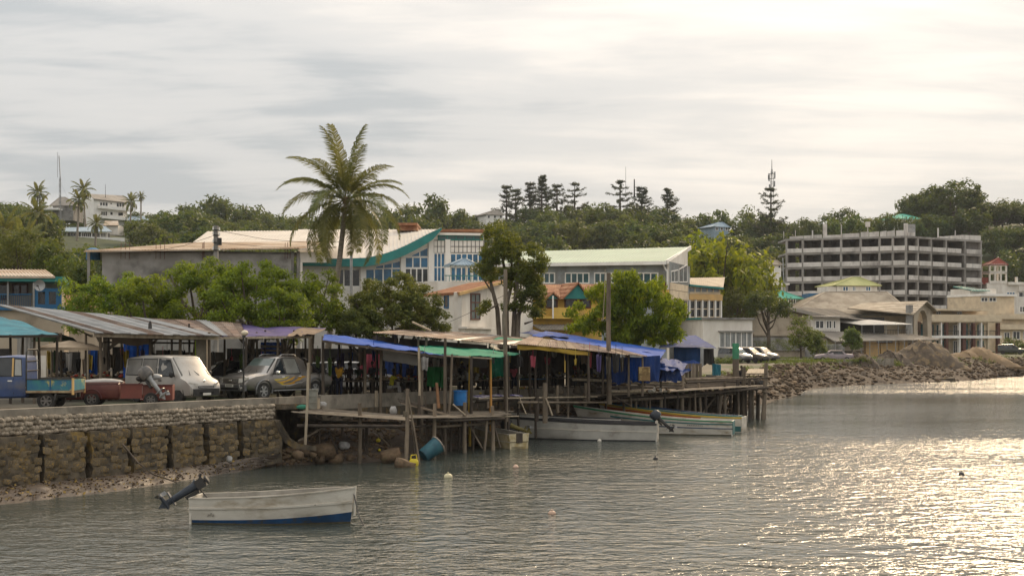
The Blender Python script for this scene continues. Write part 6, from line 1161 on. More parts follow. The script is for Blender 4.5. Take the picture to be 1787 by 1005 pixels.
class Car:
    def __init__(s, name, label, cat, loc, rz, st, axles, r, track, pm, group=None, wheel_w=.2, rim=None, cut=True):
        s.t = Thing(name, label, cat, loc, rz, group, local=True); s.st = st; s.pm = pm; m = MB(); rings = []
        for x, zb, zl, zr, wb, wl, wr in st:
            h = [(-wb * .9, zb), (-wb, zb + .07), (-wl, zb + .5 * (zl - zb)), (-wl * .985, zl), (-lerp(wl, wr, .5) * 1.0, lerp(zl, zr - .06, .5)), (-wr, zr - .06), (-wr * .82, zr)]
            rings.append([(x, y, z) for y, z in h] + [(x, -y, z) for y, z in h[::-1]])
        m.loft(rings); me = m.mesh('body', [pm, M_blackp], 32)
        if cut and axles:
            c = MB()
            for ax in axles:
                for sy in (-1, 1): n = 24; c.loft([[(ax + r * 1.16 * math.cos(2 * math.pi * i / n), sy * y, r * 1.0 + r * 1.16 * math.sin(2 * math.pi * i / n)) for i in range(n)] for y in ((track - wheel_w / 2 - .10), track + .6)][::sy])
            tmp = bpy.data.objects.new('cutter', c.mesh('cutter', [pm])); o2 = bpy.data.objects.new('tmp_body', me); col.objects.link(tmp); col.objects.link(o2)
            md = o2.modifiers.new('b', 'BOOLEAN'); md.object = tmp; md.operation = 'DIFFERENCE'; md.solver = 'EXACT'
            dg = bpy.context.evaluated_depsgraph_get(); me2 = bpy.data.meshes.new_from_object(o2.evaluated_get(dg)); bpy.data.objects.remove(o2); bpy.data.objects.remove(tmp); me = me2
            if len(me.materials) < 1: me.materials.append(pm)
            me.polygons.foreach_set('use_smooth', [True] * len(me.polygons)); me.update(); me.set_sharp_from_angle(angle=R(32))
        s.body = link('body', me, s.t.o)
        for ax in axles:
            for sy in (-1, 1): s.wheel(ax, sy * track, r, wheel_w, rim or M_rim)
    def wheel(s, x, y, r, w, rim):
        m = MB(); n = 24; sy = 1 if y > 0 else -1; prof = [(r * .60, -w / 2), (r * .92, -w / 2), (r, -w * .32), (r, w * .32), (r * .92, w / 2), (r * .60, w / 2), (r * .56, w * .3)]
        m.loft([[(x + q * math.cos(2 * math.pi * i / n), y + v, r + q * math.sin(2 * math.pi * i / n)) for i in range(n)] for q, v in prof], True, True); wl = s.t.part('wheel', m, M_tyre, 30)
        m = MB(); yo = y + sy * w * .34
        m.loft([[(x + q * math.cos(2 * math.pi * i / n), yo + sy * dv, r + q * math.sin(2 * math.pi * i / n)) for i in range(n)] for q, dv in ((r * .60, .03), (r * .56, .03), (r * .52, -.01))], True, False); m.tube([(x, yo - sy * .02, r), (x, yo + sy * .03, r)], r * .17, 10)
        for k in range(6): a = 2 * math.pi * k / 6; m.bar((x + r * .14 * math.cos(a), yo + sy * .015, r + r * .14 * math.sin(a)), (x + r * .55 * math.cos(a), yo + sy * .015, r + r * .55 * math.sin(a)), r * .16, .03, up=(0, 1, 0))
        o = link('rim', m.mesh('rim', rim, 30), wl)
    def row(s, x):
        for a, b in zip(s.st, s.st[1:]):
            if a[0] <= x <= b[0]: t = (x - a[0]) / (b[0] - a[0] + 1e-9); return [lerp(p, q, t) for p, q in zip(a, b)]
        return list(s.st[0] if x < s.st[0][0] else s.st[-1])
    def y(s, x, z):
        _, zb, zl, zr, wb, wl, wr = s.row(x)
        if z <= zl: zm = zb + .5 * (zl - zb); return lerp(wb, wl, (z - zb) / (zm - zb)) if z < zm else lerp(wl, wl * .985, (z - zm) / (zl - zm))
        return lerp(wl * .985, wr, min(1, (z - zl) / max(.01, zr - .06 - zl)))
    def side(s, pts, m, off, sy, name=None, parent=None, smooth=None):
        k = MB(); P = [V(x, sy * (s.y(x, z) + off), z) for x, z in pts]; k.ext(P, (0, -sy * .012, 0)); return s.t.part(name, k, m, parent=parent) if name else k
    def win(s, pts, gm=None, rim_=.04, sides=(-1, 1)):
        c = [sum(p[0] for p in pts) / len(pts), sum(p[1] for p in pts) / len(pts)]
        for sy in sides:
            big = [(c[0] + (x - c[0]) * (1 + rim_ / max(.2, abs(x - c[0]))), c[1] + (z - c[1]) * (1 + rim_ / max(.15, abs(z - c[1])))) for x, z in pts]
            w = s.side(big, M_blackp, .006, sy, 'window'); k = MB(); k.poly([V(x, sy * (s.y(x, z) + .010), z) for x, z in (pts if sy < 0 else pts[::-1])]); link('pane', k.mesh('pane', gm or G_dark), w)
    def screen(s, xa, wa, za, xb, wb, zb_, gm=None, name='windscreen', off=.012):
        """pane between a lower edge (xa, half width, z) and an upper edge"""
        n = V(zb_ - za, 0, -(xb - xa)).normalized(); n = n if (n.x > 0) == (xa > xb) else -n; k = MB(); P = [V(xa, -wa, za), V(xa, wa, za), V(xb, wb, zb_), V(xb, -wb, zb_)]; k.ext([p + n * off * .4 for p in P], -n * .01); w = s.t.part(name, k, M_blackp)
        k = MB(); c = sum(P, V(0, 0, 0)) / 4; k.poly([c + (p - c) * .93 + n * off for p in P]); link('pane', k.mesh('pane', gm or M_wind), w)
        if name == 'windscreen':
            k = MB(); nn = n * (off + .012)
            for y0 in (-.35, .2): k.bar(P[0].lerp(P[1], .5) + V(0, y0 * wa, 0) * 1.2 + nn, c + V(0, y0 * wa * .2 - .12, -.05) + nn, .02)
            link('wiper', k.mesh('wiper', M_blackp), w)
    def box(s, name, x0, x1, y0, y1, z0, z1, m, both=False, parent=None):
        for sg in ((1, -1) if both else (1,)): k = MB(); k.box(x0, x1, min(y0 * sg, y1 * sg), max(y0 * sg, y1 * sg), z0, z1); s.t.part(name, k, m, parent=parent)
    def blob(s, name, c, r, m, both=False):
        for sg in ((1, -1) if both else (1,)): k = MB(); k.blob((c[0], c[1] * sg, c[2]), r, 1, 0, 2); s.t.part(name, k, m, 80)
def zg(x, y): return hh(x, y)
# -- white and grey van
L = V(wx(301, 55.6), 55.6, 0); L.z = zg(L.x, L.y)
ST_VAN = [(-2.03, .42, 1.02, 1.66, .70, .77, .64), (-1.98, .32, 1.05, 1.80, .78, .82, .70), (-1.0, .27, 1.05, 1.90, .80, .83, .73), (.35, .27, 1.05, 1.90, .80, .83, .73), (.78, .27, 1.05, 1.86, .80, .83, .71), (1.10, .27, 1.05, 1.50, .80, .83, .735), (1.44, .27, 1.03, 1.11, .80, .83, .76), (1.80, .27, .90, .97, .79, .82, .70), (1.99, .29, .72, .80, .74, .77, .66), (2.06, .34, .58, .64, .64, .68, .58)]
vn = Car('van', 'dusty pale van with tinted side windows and dark bumper parked facing right', 'van', L, R(-37), ST_VAN, (1.32, -1.25), .30, .72, paint('van_paint', (0.33, 0.31, 0.275), (0.27, 0.25, 0.22), c3=(0.22, 0.18, 0.135)), rim=M_rim_d)
vn.win([(.12, 1.10), (1.12, 1.10), (.74, 1.70), (.14, 1.74)], G_dark); smoky = mat('tinted_film', (0.17, 0.16, 0.14), (0.10, 0.095, 0.085), .8, .25, coat=.3); vn.win([(-.85, 1.12), (-.02, 1.12), (-.02, 1.74), (-.83, 1.74)], smoky); vn.win([(-1.88, 1.12), (-.97, 1.12), (-.97, 1.74), (-1.84, 1.70)], smoky)
vn.screen(1.42, .70, 1.11, .80, .64, 1.82, mat('reflection_toned_windscreen', (0.085, 0.11, 0.095), (0.05, 0.066, 0.057), .9, .12, spec=.4, coat=.15)); vn.side([(1.62, .28), (2.02, .34), (2.04, .54), (1.62, .56)], M_blackp, .008, -1, 'bumper_side'); vn.side([(1.62, .28), (2.02, .34), (2.04, .54), (1.62, .56)], M_blackp, .008, 1, 'bumper_side'); k = MB(); k.box(2.0, 2.09, -.66, .66, .32, .60); vn.t.part('bumper', k, M_blackp); vn.box('grille', 2.03, 2.075, -.40, .40, .625, .71, M_blackp); vn.box('grille_bar', 2.07, 2.09, -.40, .40, .66, .675, M_chrome); vn.box('lower_grille', 2.085, 2.10, -.35, .35, .40, .48, mat('void_black', (.008, .008, .008), rough=.9)); vn.box('number_plate', 2.095, 2.11, -.20, .20, .345, .44, M_plate)  # pale dashboard reflection is painted into the windscreen colour
for sy in (-1, 1): k = MB(); k.ext([V(2.03, sy * .44, .66), V(2.035, sy * .44, .80), V(1.86, sy * .735, .86), V(1.84, sy * .765, .70)], (.05, sy * .012, 0)); vn.t.part('headlight', k, M_lamp, 30)
k = MB(); k.blob((1.93, 0, .90), (.03, .05, .05), 1, 0, 1); vn.t.part('badge', k, M_chrome); vn.blob('wing_mirror', (1.12, .97, 1.16), (.07, .11, .13), M_blackp, True)
for x in (.05, 1.15): vn.side([(x, .40), (x + .012, .40), (x + .012, 1.04), (x, 1.04)], M_blackp, .004, -1, 'door_gap')
vn.side([(.14, .88), (.34, .88), (.34, .93), (.14, .93)], M_blackp, .02, -1, 'door_handle')
# -- grey double cab pickup
L = V(wx(481, 61), 61, 0); L.z = zg(L.x, L.y)
ST_PU = [(-2.60, .60, .98, 1.03, .78, .84, .80), (-2.55, .47, 1.0, 1.05, .85, .90, .86), (-1.02, .42, 1.0, 1.05, .86, .915, .87), (-1.0, .42, 1.02, 1.66, .86, .915, .66), (-.62, .42, 1.02, 1.79, .86, .915, .66), (.28, .42, 1.03, 1.80, .86, .915, .67), (.62, .42, 1.04, 1.74, .86, .915, .67), (1.32, .42, 1.06, 1.14, .86, .915, .83), (2.05, .43, 1.0, 1.09, .86, .91, .80), (2.42, .47, .90, .99, .82, .87, .74), (2.56, .52, .74, .82, .72, .78, .66), (2.60, .56, .66, .70, .66, .70, .60)]
pu = Car('pickup', 'dark grey double cab pickup with orange flame graphics facing the camera', 'pickup truck', L, R(236), ST_PU, (1.62, -1.48), .39, .79, paint('pickup_paint', (0.27, 0.25, 0.225), (0.20, 0.186, 0.168), metal=.5, rough=.3, coat=.8, c3=(0.20, 0.165, 0.125)), wheel_w=.25)
pu.win([(.36, 1.09), (1.10, 1.09), (.60, 1.66), (.40, 1.70)], G_dark); G_refl = mat('painted_reflection_glass', (0.30, 0.30, 0.27), (0.18, 0.18, 0.16), .7, .06, spec=.8, coat=1.0); pu.win([(-.55, 1.09), (.28, 1.09), (.30, 1.70), (-.42, 1.69)], G_refl); pu.screen(1.30, .76, 1.13, .64, .61, 1.72)  # G_refl: bright reflection painted into the pane colour
pu.screen(-1.015, .60, 1.12, -1.0, .52, 1.58, name='rear_window')
k = MB(); k.box(-2.5, -1.1, -.72, .72, 1.02, 1.056); pu.t.part('bed_shade_panel', k, M_blackp); pu.box('grille', 2.55, 2.62, -.42, .42, .74, .90, M_blackp)  # black panel stands for the shade inside the open pickup bed
for z in (.76, .81, .86, .905): pu.box('grille_bar', 2.60, 2.635, -.44, .44, z, z + .018, M_chrome)
pu.blob('badge', (2.63, 0, .83), (.02, .09, .06), M_chrome); pu.box('bumper', 2.5, 2.68, -.80, .80, .42, .66, paint('bumper_paint', (0.07, 0.07, 0.07), rough=.4)); pu.box('lower_intake', 2.67, 2.685, -.5, .5, .46, .55, MATS['void_black']); pu.box('number_plate', 2.68, 2.70, -.22, .22, .58, .69, M_plate)
for q in range(6): k = MB(); k.box(2.702, 2.705, -.17 + q * .058, -.135 + q * .058, .61, .66); pu.t.part('plate_mark', k, M_blackp)
for sy in (-1, 1):
    k = MB(); k.bar((2.685, sy * .56, .67), (2.685, sy * .66, .46), .05, .03); pu.t.part('bumper_trim', k, M_chrome); k = MB(); k.ext([V(2.60, sy * .46, .74), V(2.57, sy * .46, .92), V(2.38, sy * .80, .97), V(2.36, sy * .84, .80)], (.05, sy * .012, 0)); pu.t.part('headlight', k, M_lamp, 30); k = MB(); k.blob((2.67, sy * .68, .55), (.03, .06, .045), 1, 0, 1); pu.t.part('fog_light', k, M_lamp)
    for ax in (1.62, -1.48):
        k = MB(); n = 14; k.tube([(ax + .46 * math.cos(math.pi * i / n), sy * (pu.y(ax, .7) + .015), .39 + .46 * math.sin(math.pi * i / n)) for i in range(-1, n + 2)], .045, 6); pu.t.part('arch_flare', k, paint('flare', (0.10, 0.10, 0.098), rough=.4), 60)
    k = MB(); k.tube([(-.6, sy * .57, 1.80), (-.5, sy * .57, 1.86), (.2, sy * .57, 1.87), (.4, sy * .57, 1.80)], .022, 6); pu.t.part('roof_rail', k, M_steel, 60); k = MB(); k.tube([(-1.9, sy * .74, 1.05), (-1.25, sy * .66, 1.62), (-1.12, sy * .50, 1.70)], .035, 7); pu.t.part('sports_bar', k, M_blackp, 60); k = MB(); k.box(-.9, 1.1, min(sy * .86, sy * 1.0), max(sy * .86, sy * 1.0), .38, .42); pu.t.part('side_step', k, M_steel); pu.blob('wing_mirror', (1.0, sy * 1.08, 1.13), (.07, .13, .10), M_chrome)
    pu.side([(-2.58, .72), (-2.5, .72), (-2.5, .97), (-2.58, .97)], M_red_l, .012, sy, 'tail_light')
    for x in (1.13, .32, -.68): pu.side([(x, .48), (x + .014, .48), (x + .014, 1.02), (x, 1.02)], M_blackp, .004, sy, 'door_gap')
    for x in (.42, -.58): pu.side([(x, .93), (x + .2, .93), (x + .2, .98), (x, .98)], M_chrome, .03, sy, 'door_handle')
k = MB(); k.tube([(-1.12, -.5, 1.70), (-1.12, .5, 1.70)], .035, 7); pu.t.part('sports_bar', k, M_blackp, 60)
Fl1 = mat('decal_orange', (0.55, 0.27, 0.03), (0.62, 0.36, 0.05), 4, .4); Fl2 = mat('decal_yellow', (0.60, 0.45, 0.06), rough=.4); Fl3 = mat('decal_silver', (0.45, 0.44, 0.42), rough=.4)
for pts, mm in (([(1.05, .86), (.55, .88), (.10, .98), (.35, .86), (.95, .80)], Fl2), ([(.85, .74), (.3, .80), (-.25, .97), (-.05, .82), (.5, .70)], Fl1), ([(.55, .64), (.0, .70), (-.55, .92), (-.62, .84), (-.1, .62)], Fl1), ([(.95, .78), (.7, .77), (.2, .56), (.5, .60)], Fl2), ([(.75, .60), (.05, .62), (-.5, .70), (-.35, .64), (.1, .56)], Fl3), ([(-.3, .90), (-.7, .97), (-.95, .93), (-.6, .86)], Fl1), ([(-.2, .70), (-.65, .72), (-.92, .80), (-.6, .66)], Fl3)): pu.side(pts, mm, .006, 1, 'flame_decal')
pu.t.o.scale = (1.05,) * 3
# -- blue tray truck at the left edge
L = V(wx(90, 50), 50, 0); L.z = zg(L.x, L.y)
ST_BT = [(.70, .50, 1.16, 1.84, .70, .74, .62), (.74, .44, 1.18, 1.93, .72, .76, .64), (1.2, .42, 1.18, 1.96, .72, .76, .65), (1.75, .42, 1.18, 1.92, .72, .76, .64), (2.2, .42, 1.18, 1.26, .72, .76, .70), (3.1, .44, 1.06, 1.14, .70, .74, .66), (3.4, .48, 1.0, 1.06, .64, .68, .60)]
P_btruck = paint('truck_blue', (0.04, 0.075, 0.19), (0.03, 0.055, 0.14), rough=.45, coat=.2, c3=(0.13, 0.125, 0.13)); bt = Car('flatbed_truck', 'blue flatbed truck with a patched painted tray cut by the left edge', 'truck', L, R(184), ST_BT, (2.75,), .33, .66, P_btruck, rim=M_rim_d)
for sy in (-1, 1): bt.wheel(0, sy * .66, .33, .2, M_rim_d)
bt.win([(1.16, 1.24), (1.70, 1.24), (1.62, 1.84), (1.16, 1.84)], G_dark); bt.win([(.86, 1.24), (1.10, 1.24), (1.10, 1.82), (.90, 1.80)], G_refl); bt.screen(2.18, .66, 1.26, 1.78, .58, 1.88); bt.side([(1.14, 1.2), (1.20, 1.2), (1.20, 1.86), (1.14, 1.86)], P_ochre, .02, 1, 'window_frame')
for x in (.80, 1.13, 1.95): bt.side([(x, .55), (x + .014, .55), (x + .014, 1.15), (x, 1.15)], M_blackp, .004, 1, 'door_gap')
bt.side([(1.18, 1.02), (1.34, 1.02), (1.34, 1.07), (1.18, 1.07)], M_chrome, .03, 1, 'door_handle'); bt.side([(.72, .78), (3.3, .74), (3.3, .80), (.72, .84)], Fl3, .004, 1, 'side_stripe'); bt.blob('wing_mirror', (1.72, .92, 1.32), (.05, .10, .13), M_blackp, True)
k = MB(); k.box(-.98, .66, -.80, .80, .60, .68); bt.t.part('tray_floor', k, M_wood_d); P_tray = mat('patched_tray_paint', (0.035, 0.13, 0.22), (0.05, 0.20, 0.20), 2.5, .6, c3=(0.40, 0.36, 0.14), s3=2.2, lo3=.56, hi3=.62)
for sy in (-1, 1): bt.box('tray_side', -.96, .64, sy * .80, sy * .84, .70, 1.08, P_tray); bt.box('tray_rail', -1.0, .68, sy * .795, sy * .86, 1.085, 1.12, M_dsteel); bt.box('lower_rail', -1.0, .68, sy * .795, sy * .86, .62, .695, mat('rusty_cream', (.38, .30, .18), (.22, .14, .08), 4, .8))
bt.box('tailboard', -1.0, -.965, -.80, .80, .70, 1.08, P_tray); bt.box('tray_post', -1.0, -.93, .80, .87, .55, 1.14, P_ochre); bt.box('tray_post', -1.0, -.93, -.87, -.80, .55, 1.14, P_ochre); bt.box('tray_post', -.20, -.15, .842, .866, .70, 1.08, P_blue)
k = MB(); k.tube([(.68, -.78, .6), (.68, -.78, 2.05), (.68, -.66, 2.16), (.68, .66, 2.16), (.68, .78, 2.05), (.68, .78, .6)], .03, 7); k.tube([(.68, -.78, 1.75), (.68, .78, 1.75)], .02, 6); k.tube([(.68, -.78, 1.4), (.68, .78, 1.4)], .02, 6); bt.t.part('headboard_frame', k, M_dsteel, 60)
k = MB(); k.ext([(-.42, .62, .60), (-.36, .62, .36), (-.30, .62, .36), (-.34, .62, .60)], (0, .26, 0)); k.box(-.7, -.40, .62, .86, .50, .53); bt.t.part('mudguard', k, M_dsteel); k = MB(); k.box(-.95, 2.9, -.35, -.25, .42, .58); k.box(-.95, 2.9, .25, .35, .42, .58); bt.t.part('chassis', k, M_dsteel); k = MB(); k.tube([(0, -.6, .33), (0, .6, .33)], .06, 8); bt.t.part('axle', k, M_dsteel)
# -- red trailer made from a pickup bed, and the red box trailer with the outboard
L = V(wx(166, 52.4), 52.4, 0); L.z = zg(L.x, L.y); P_red = paint('faded_red', (0.10, 0.017, 0.013), (0.07, 0.013, 0.011), rough=.55, coat=.05, c3=(0.13, 0.035, 0.022)); P_red2 = paint('orange_red', (0.20, 0.05, 0.032), (0.145, 0.038, 0.026), rough=.65, coat=.0, c3=(0.14, 0.065, 0.045))
ST_RT = [(-1.02, .34, .80, .86, .72, .77, .73), (-.98, .26, .80, .90, .75, .79, .75), (.9, .26, .80, .90, .75, .79, .75), (1.25, .26, .80, .88, .75, .78, .74)]
rt = Car('trailer', 'dark red trailer made from a pickup bed behind the blue truck', 'trailer', L, R(187), ST_RT, (0,), .29, .68, P_red, rim=M_rim_d); k = MB(); n = 14; k.tube([(.36 * math.cos(math.pi * i / n), .80, .30 + .36 * math.sin(math.pi * i / n)) for i in range(n + 1)], .022, 6); rt.t.part('arch_lip', k, P_red); k = MB(); k.box(-1.0, 1.2, .70, .80, .88, .92); rt.t.part('top_rail', k, P_red); rt.side([(-1.0, .62), (1.22, .62), (1.22, .645), (-1.0, .645)], P_red, .012, 1, 'swage_line'); rt.box('tailgate', -1.85, -1.06, .72, .76, .30, .82, P_red2); rt.box('hinge_bar', -1.88, -1.02, .69, .79, .82, .86, P_red); k = MB(); k.blob((-.35, .25, .92), (.75, .35, .13), 3, .08, 2); rt.t.part('tarp_bundle', k, T_white, 60)
L = V(wx(266, 52.6), 52.6, 0); L.z = zg(L.x, L.y); bx = Thing('trailer', 'small orange red box trailer with an outboard motor hung on it', 'trailer', L, R(190), local=True)
for x0, x1 in ((-.75, -.1), (-.07, .30)): k = MB(); k.box(x0, x1, .56, .60, .22, .78); bx.part('side_panel', k, P_red2)
k = MB(); k.box(-.75, .42, -.6, .555, .22, .26); bx.part('floor', k, P_red); k = MB(); k.box(-.75, .42, -.64, -.6, .22, .78); bx.part('side_panel', k, P_red2); k = MB(); k.box(-.79, -.752, -.64, .60, .22, .78); bx.part('side_panel', k, P_red2); k = MB(); k.box(-.80, .44, .604, .64, .78, .82); bx.part('top_rail', k, P_red)
for sy in (-1, 1): Car.wheel(type('W', (), {'t': bx})(), 0.0, sy * .70, .26, .16, M_rim_d)
def outboard(name, label, loc, rz, tilt, cowl, s=1.0, leg=None, cowled=True):
    """local: x points astern from the clamp; the leg hangs along -z before the tilt"""
    t = Thing(name, label, 'outboard motor', loc, rz, local=True); M = Matrix.Rotation(-tilt, 4, 'Y')
    def pt(mb): mb.v = [tuple(M @ (Vector(p) * s)) for p in mb.v]; return mb
    lm = leg or M_dsteel; k = MB()
    if cowled: k.loft([[(.10 + dx + w * 1.5 * math.cos(a), w * math.sin(a), z) for a in [2 * math.pi * i / 14 for i in range(14)]] for z, w, dx in ((.10, .15, .03), (.18, .18, .03), (.38, .185, .02), (.50, .15, 0), (.54, .08, -.03))]); t.part('cowling', pt(k), cowl, 45)
    else: k.box(-.02, .22, -.10, .10, .08, .30); k.blob((.1, 0, .36), (.12, .12, .06), 2, .05, 1); k.tube([(.2, -.1, .2), (.3, -.1, .3)], .03); t.part('engine_block', pt(k), cowl, 40)
    k = MB(); k.loft([[(.12 + dx + cx * math.cos(a), w * math.sin(a), z) for a in [2 * math.pi * i / 10 for i in range(10)]] for z, cx, w, dx in ((.12, .15, .10, 0), (0, .10, .08, 0), (-.55, .08, .05, 0), (-.72, .07, .04, 0))]); k.box(-.02, .34, -.09, .09, -.60, -.575); k.tube([(-.02, 0, -.78), (.10, 0, -.76), (.32, 0, -.78)], [.03, .07, .05], 8); k.ext([(.02, -.012, -.8), (.22, -.012, -.8), (.12, -.012, -.98)], (0, .024, 0)); t.part('leg', pt(k), lm, 40); k = MB()
    for i in range(3):
        a = 2 * math.pi * i / 3; u = V(0, math.cos(a), math.sin(a)); w = V(.05, -math.sin(a) * .06, math.cos(a) * .06); c = V(.36, 0, -.78); k.add([c + u * .02 - w, c + u * .16 - w * 1.1, c + u * .17 + w * .9, c + u * .02 + w], [(0, 1, 2, 3), (3, 2, 1, 0)])
    k.tube([(.30, 0, -.78), (.40, 0, -.78)], [.045, .025], 8); t.part('propeller', pt(k), M_steel); k = MB(); k.box(-.07, .02, -.10, .10, -.28, .06); k.tube([(0, 0, .1), (-.25, .02, .14), (-.5, .03, .18)], .018, 6); t.part('clamp_bracket', pt(k), M_dsteel); return t
p = V(wx(258, 51.9), 51.9, 0); p.z = zg(p.x, p.y) + .95; outboard('outboard_motor', 'grey outboard motor leaning out over the orange red trailer', p, R(-8), R(38), mat('dirty_cowl', (0.10, 0.095, 0.09), (0.20, 0.18, 0.16), 5, .6), 1.0, M_steel)
for k_, (dx, dz, r, mm, lab) in enumerate(((-.15, .32, .26, T_white, 'pale crumpled cloth on top of the leaning outboard motor'), (.28, .15, .22, M_bag, 'white plastic bundle beside the leaning outboard motor'), (-.30, .08, .2, T_black, 'black plastic bundle left of the leaning outboard motor'))): k = MB(); c = p + V(dx, .15, dz); k.blob(c, (r, r * .8, r * .55), k_, .16, 2); single('bundle', k, mm, lab, 'bundle', base=c - V(0, 0, r * .5), smooth=60)
# -- cars by the far road and other parked vehicles
def far_car(px, Y, rz, label, pm, kind='suv', name='parked_car', z=None, L_=4.4):
    l = V(wx(px, Y), Y, 0); l.z = zg(l.x, l.y) if z is None else z; f = L_ / 4.4
    st = {'suv': [(-2.2, .50, .95, 1.30, .74, .78, .64), (-2.12, .38, .98, 1.62, .80, .84, .68), (-1.2, .34, 1.0, 1.72, .82, .86, .68), (.1, .34, 1.0, 1.72, .82, .86, .68), (.45, .34, 1.0, 1.66, .82, .86, .68), (1.15, .34, 1.0, 1.08, .82, .86, .78), (1.95, .36, .88, .96, .80, .83, .72), (2.2, .44, .70, .76, .70, .72, .64)],
          'sedan': [(-2.2, .46, .80, .86, .70, .74, .66), (-2.1, .36, .84, .94, .76, .80, .70), (-1.35, .32, .88, .98, .78, .82, .72), (-.85, .32, .90, 1.36, .78, .82, .62), (.2, .32, .90, 1.38, .78, .82, .62), (.45, .32, .90, 1.34, .78, .82, .62), (1.1, .32, .88, .95, .78, .82, .74), (2.0, .34, .76, .84, .76, .79, .70), (2.2, .42, .62, .68, .68, .70, .62)]}[kind]
    st = [(x * f, *q) for x, *q in st]; c = Car(name, label, 'car', l, rz, st, (1.38 * f, -1.38 * f), .34 if kind == 'suv' else .30, .74, pm, wheel_w=.2, rim=M_rim)
    zt, zb_ = (1.62, 1.06) if kind == 'suv' else (1.29, .95)
    xs = (-2.0, -1.2, -.4, .35, .95) if kind == 'suv' else (-1.05, -.6, -.3, .35, .88)
    if kind == 'suv': c.win([(xs[0] * f, zb_), (xs[1] * f - .05, zb_), (xs[1] * f - .05, zt), (xs[0] * f + .08, zt - .03)]); c.win([(xs[1] * f + .02, zb_), (xs[2] * f - .03, zb_), (xs[2] * f - .03, zt), (xs[1] * f + .02, zt)]); c.win([(xs[2] * f + .04, zb_), (xs[4] * f, zb_), (xs[3] * f, zt), (xs[2] * f + .04, zt)])
    else: c.win([(xs[0] * f, zb_), (xs[2] * f - .03, zb_), (xs[2] * f - .03, zt), (-.78 * f, zt)]); c.win([(xs[2] * f + .04, zb_), (xs[4] * f, zb_), (xs[3] * f + .02, zt), (xs[2] * f + .04, zt)])
    k = st[-3]; r_ = st[-4]; c.screen(k[0] * .995, k[6] * .95, k[3] + .005, r_[0], r_[6] * .92, r_[3] - .02)
    if kind == 'sedan': c.screen(st[2][0], st[2][6] * .9, st[2][3], st[3][0], st[3][6] * .92, st[3][3] - .02, name='rear_window')
    fz = st[-2]; c.box('headlight', fz[0] + .06, fz[0] + .2, .42, .66, fz[3] - .26, fz[3] - .12, M_lamp, True); c.box('grille', st[-1][0] - .02, st[-1][0] + .015, -.4, .4, .60, .68, M_blackp); c.box('bumper', st[-1][0] - .12, st[-1][0] + .05, -.70, .70, .38, .56, M_blackp if kind == 'suv' else M_steel); c.box('tail_light', st[0][0] + .02, st[0][0] + .10, .55, .73, .70, .88, M_red_l, True); c.blob('wing_mirror', (.9 * f, .95, zb_ + .05), (.07, .10, .08), M_blackp, True); return c
far_car(1283, 152, R(-62), 'silver car nearest the green topped mooring post', paint('car_silver', (.22, .22, .215), rough=.5)); far_car(1305, 153.5, R(-38), 'dark taupe car in the middle of the three parked below the white building', paint('car_taupe', (.09, .078, .063), rough=.5)); far_car(1326, 158, R(-45), 'pale beige car rightmost of the three parked below the white building', paint('car_beige', (.20, .18, .155), rough=.5))
far_car(1455, 168, R(176), 'abandoned pale mauve saloon on the rubble of the far shore', paint('car_mauve', (.34, .29, .31), (.25, .21, .22), rough=.7, coat=0, c3=(.24, .16, .12)), 'sedan', 'wrecked_car', z=2.35, L_=4.6); far_car(1765, 232, R(-20), 'dark green four wheel drive car at the right edge beside the balconied hotel', paint('car_dark', (.05, .055, .045)), 'suv')
far_car(398, 67, R(200), 'pale van seen behind the windscreen of the grey pickup', paint('car_shade', (.10, .11, .10)), 'suv'); c = far_car(616, 76, R(8), 'white minibus parked behind the blue tarpaulin stall', paint('bus_white', (.55, .53, .50)), 'suv', 'minibus', L_=5.4)

# ================================================================ BOATS
H_white = mat('boat_white', (0.62, 0.58, 0.50), (0.50, 0.46, 0.39), 1.5, .55, .1, 8, c3=(0.32, 0.26, 0.18), s3=2.2, lo3=.50, hi3=.72, stretch=(.6, 1, 1.4)); H_grey = mat('boat_pale_grey', (0.47, 0.45, 0.40), (0.37, 0.35, 0.31), 1.2, .55, c3=(0.24, 0.21, 0.17), s3=1.2, lo3=.56, hi3=.74); H_blue = mat('boat_blue', (0.015, 0.06, 0.15), (0.012, 0.04, 0.09), 2, .5, c3=(0.05, 0.045, 0.03), s3=3, lo3=.54, hi3=.66); H_dark = mat('boat_dark', (0.025, 0.025, 0.028), (0.05, 0.048, 0.048), 1.5, .6); H_green = mat('boat_green', (0.06, 0.28, 0.14), (0.05, 0.20, 0.11), 2, .6); H_teal = mat('boat_teal', (0.05, 0.17, 0.17), (0.04, 0.12, 0.125), 2, .6); H_orange = mat('boat_orange', (0.45, 0.11, 0.03), (0.34, 0.08, 0.025), 2, .6); H_yel = mat('boat_yellow', (0.58, 0.40, 0.05), (0.45, 0.31, 0.05), 2, .6); H_weed = mat('waterline_growth', (0.055, 0.05, 0.03), (0.09, 0.075, 0.04), 4, .9); H_in = mat('boat_inside', (0.30, 0.28, 0.24), (0.20, 0.185, 0.155), 2, .8); H_ylow = mat('boat_cream', (0.56, 0.48, 0.31), (0.46, 0.38, 0.22), 2, .6, c3=(.36, .27, .12), s3=2)
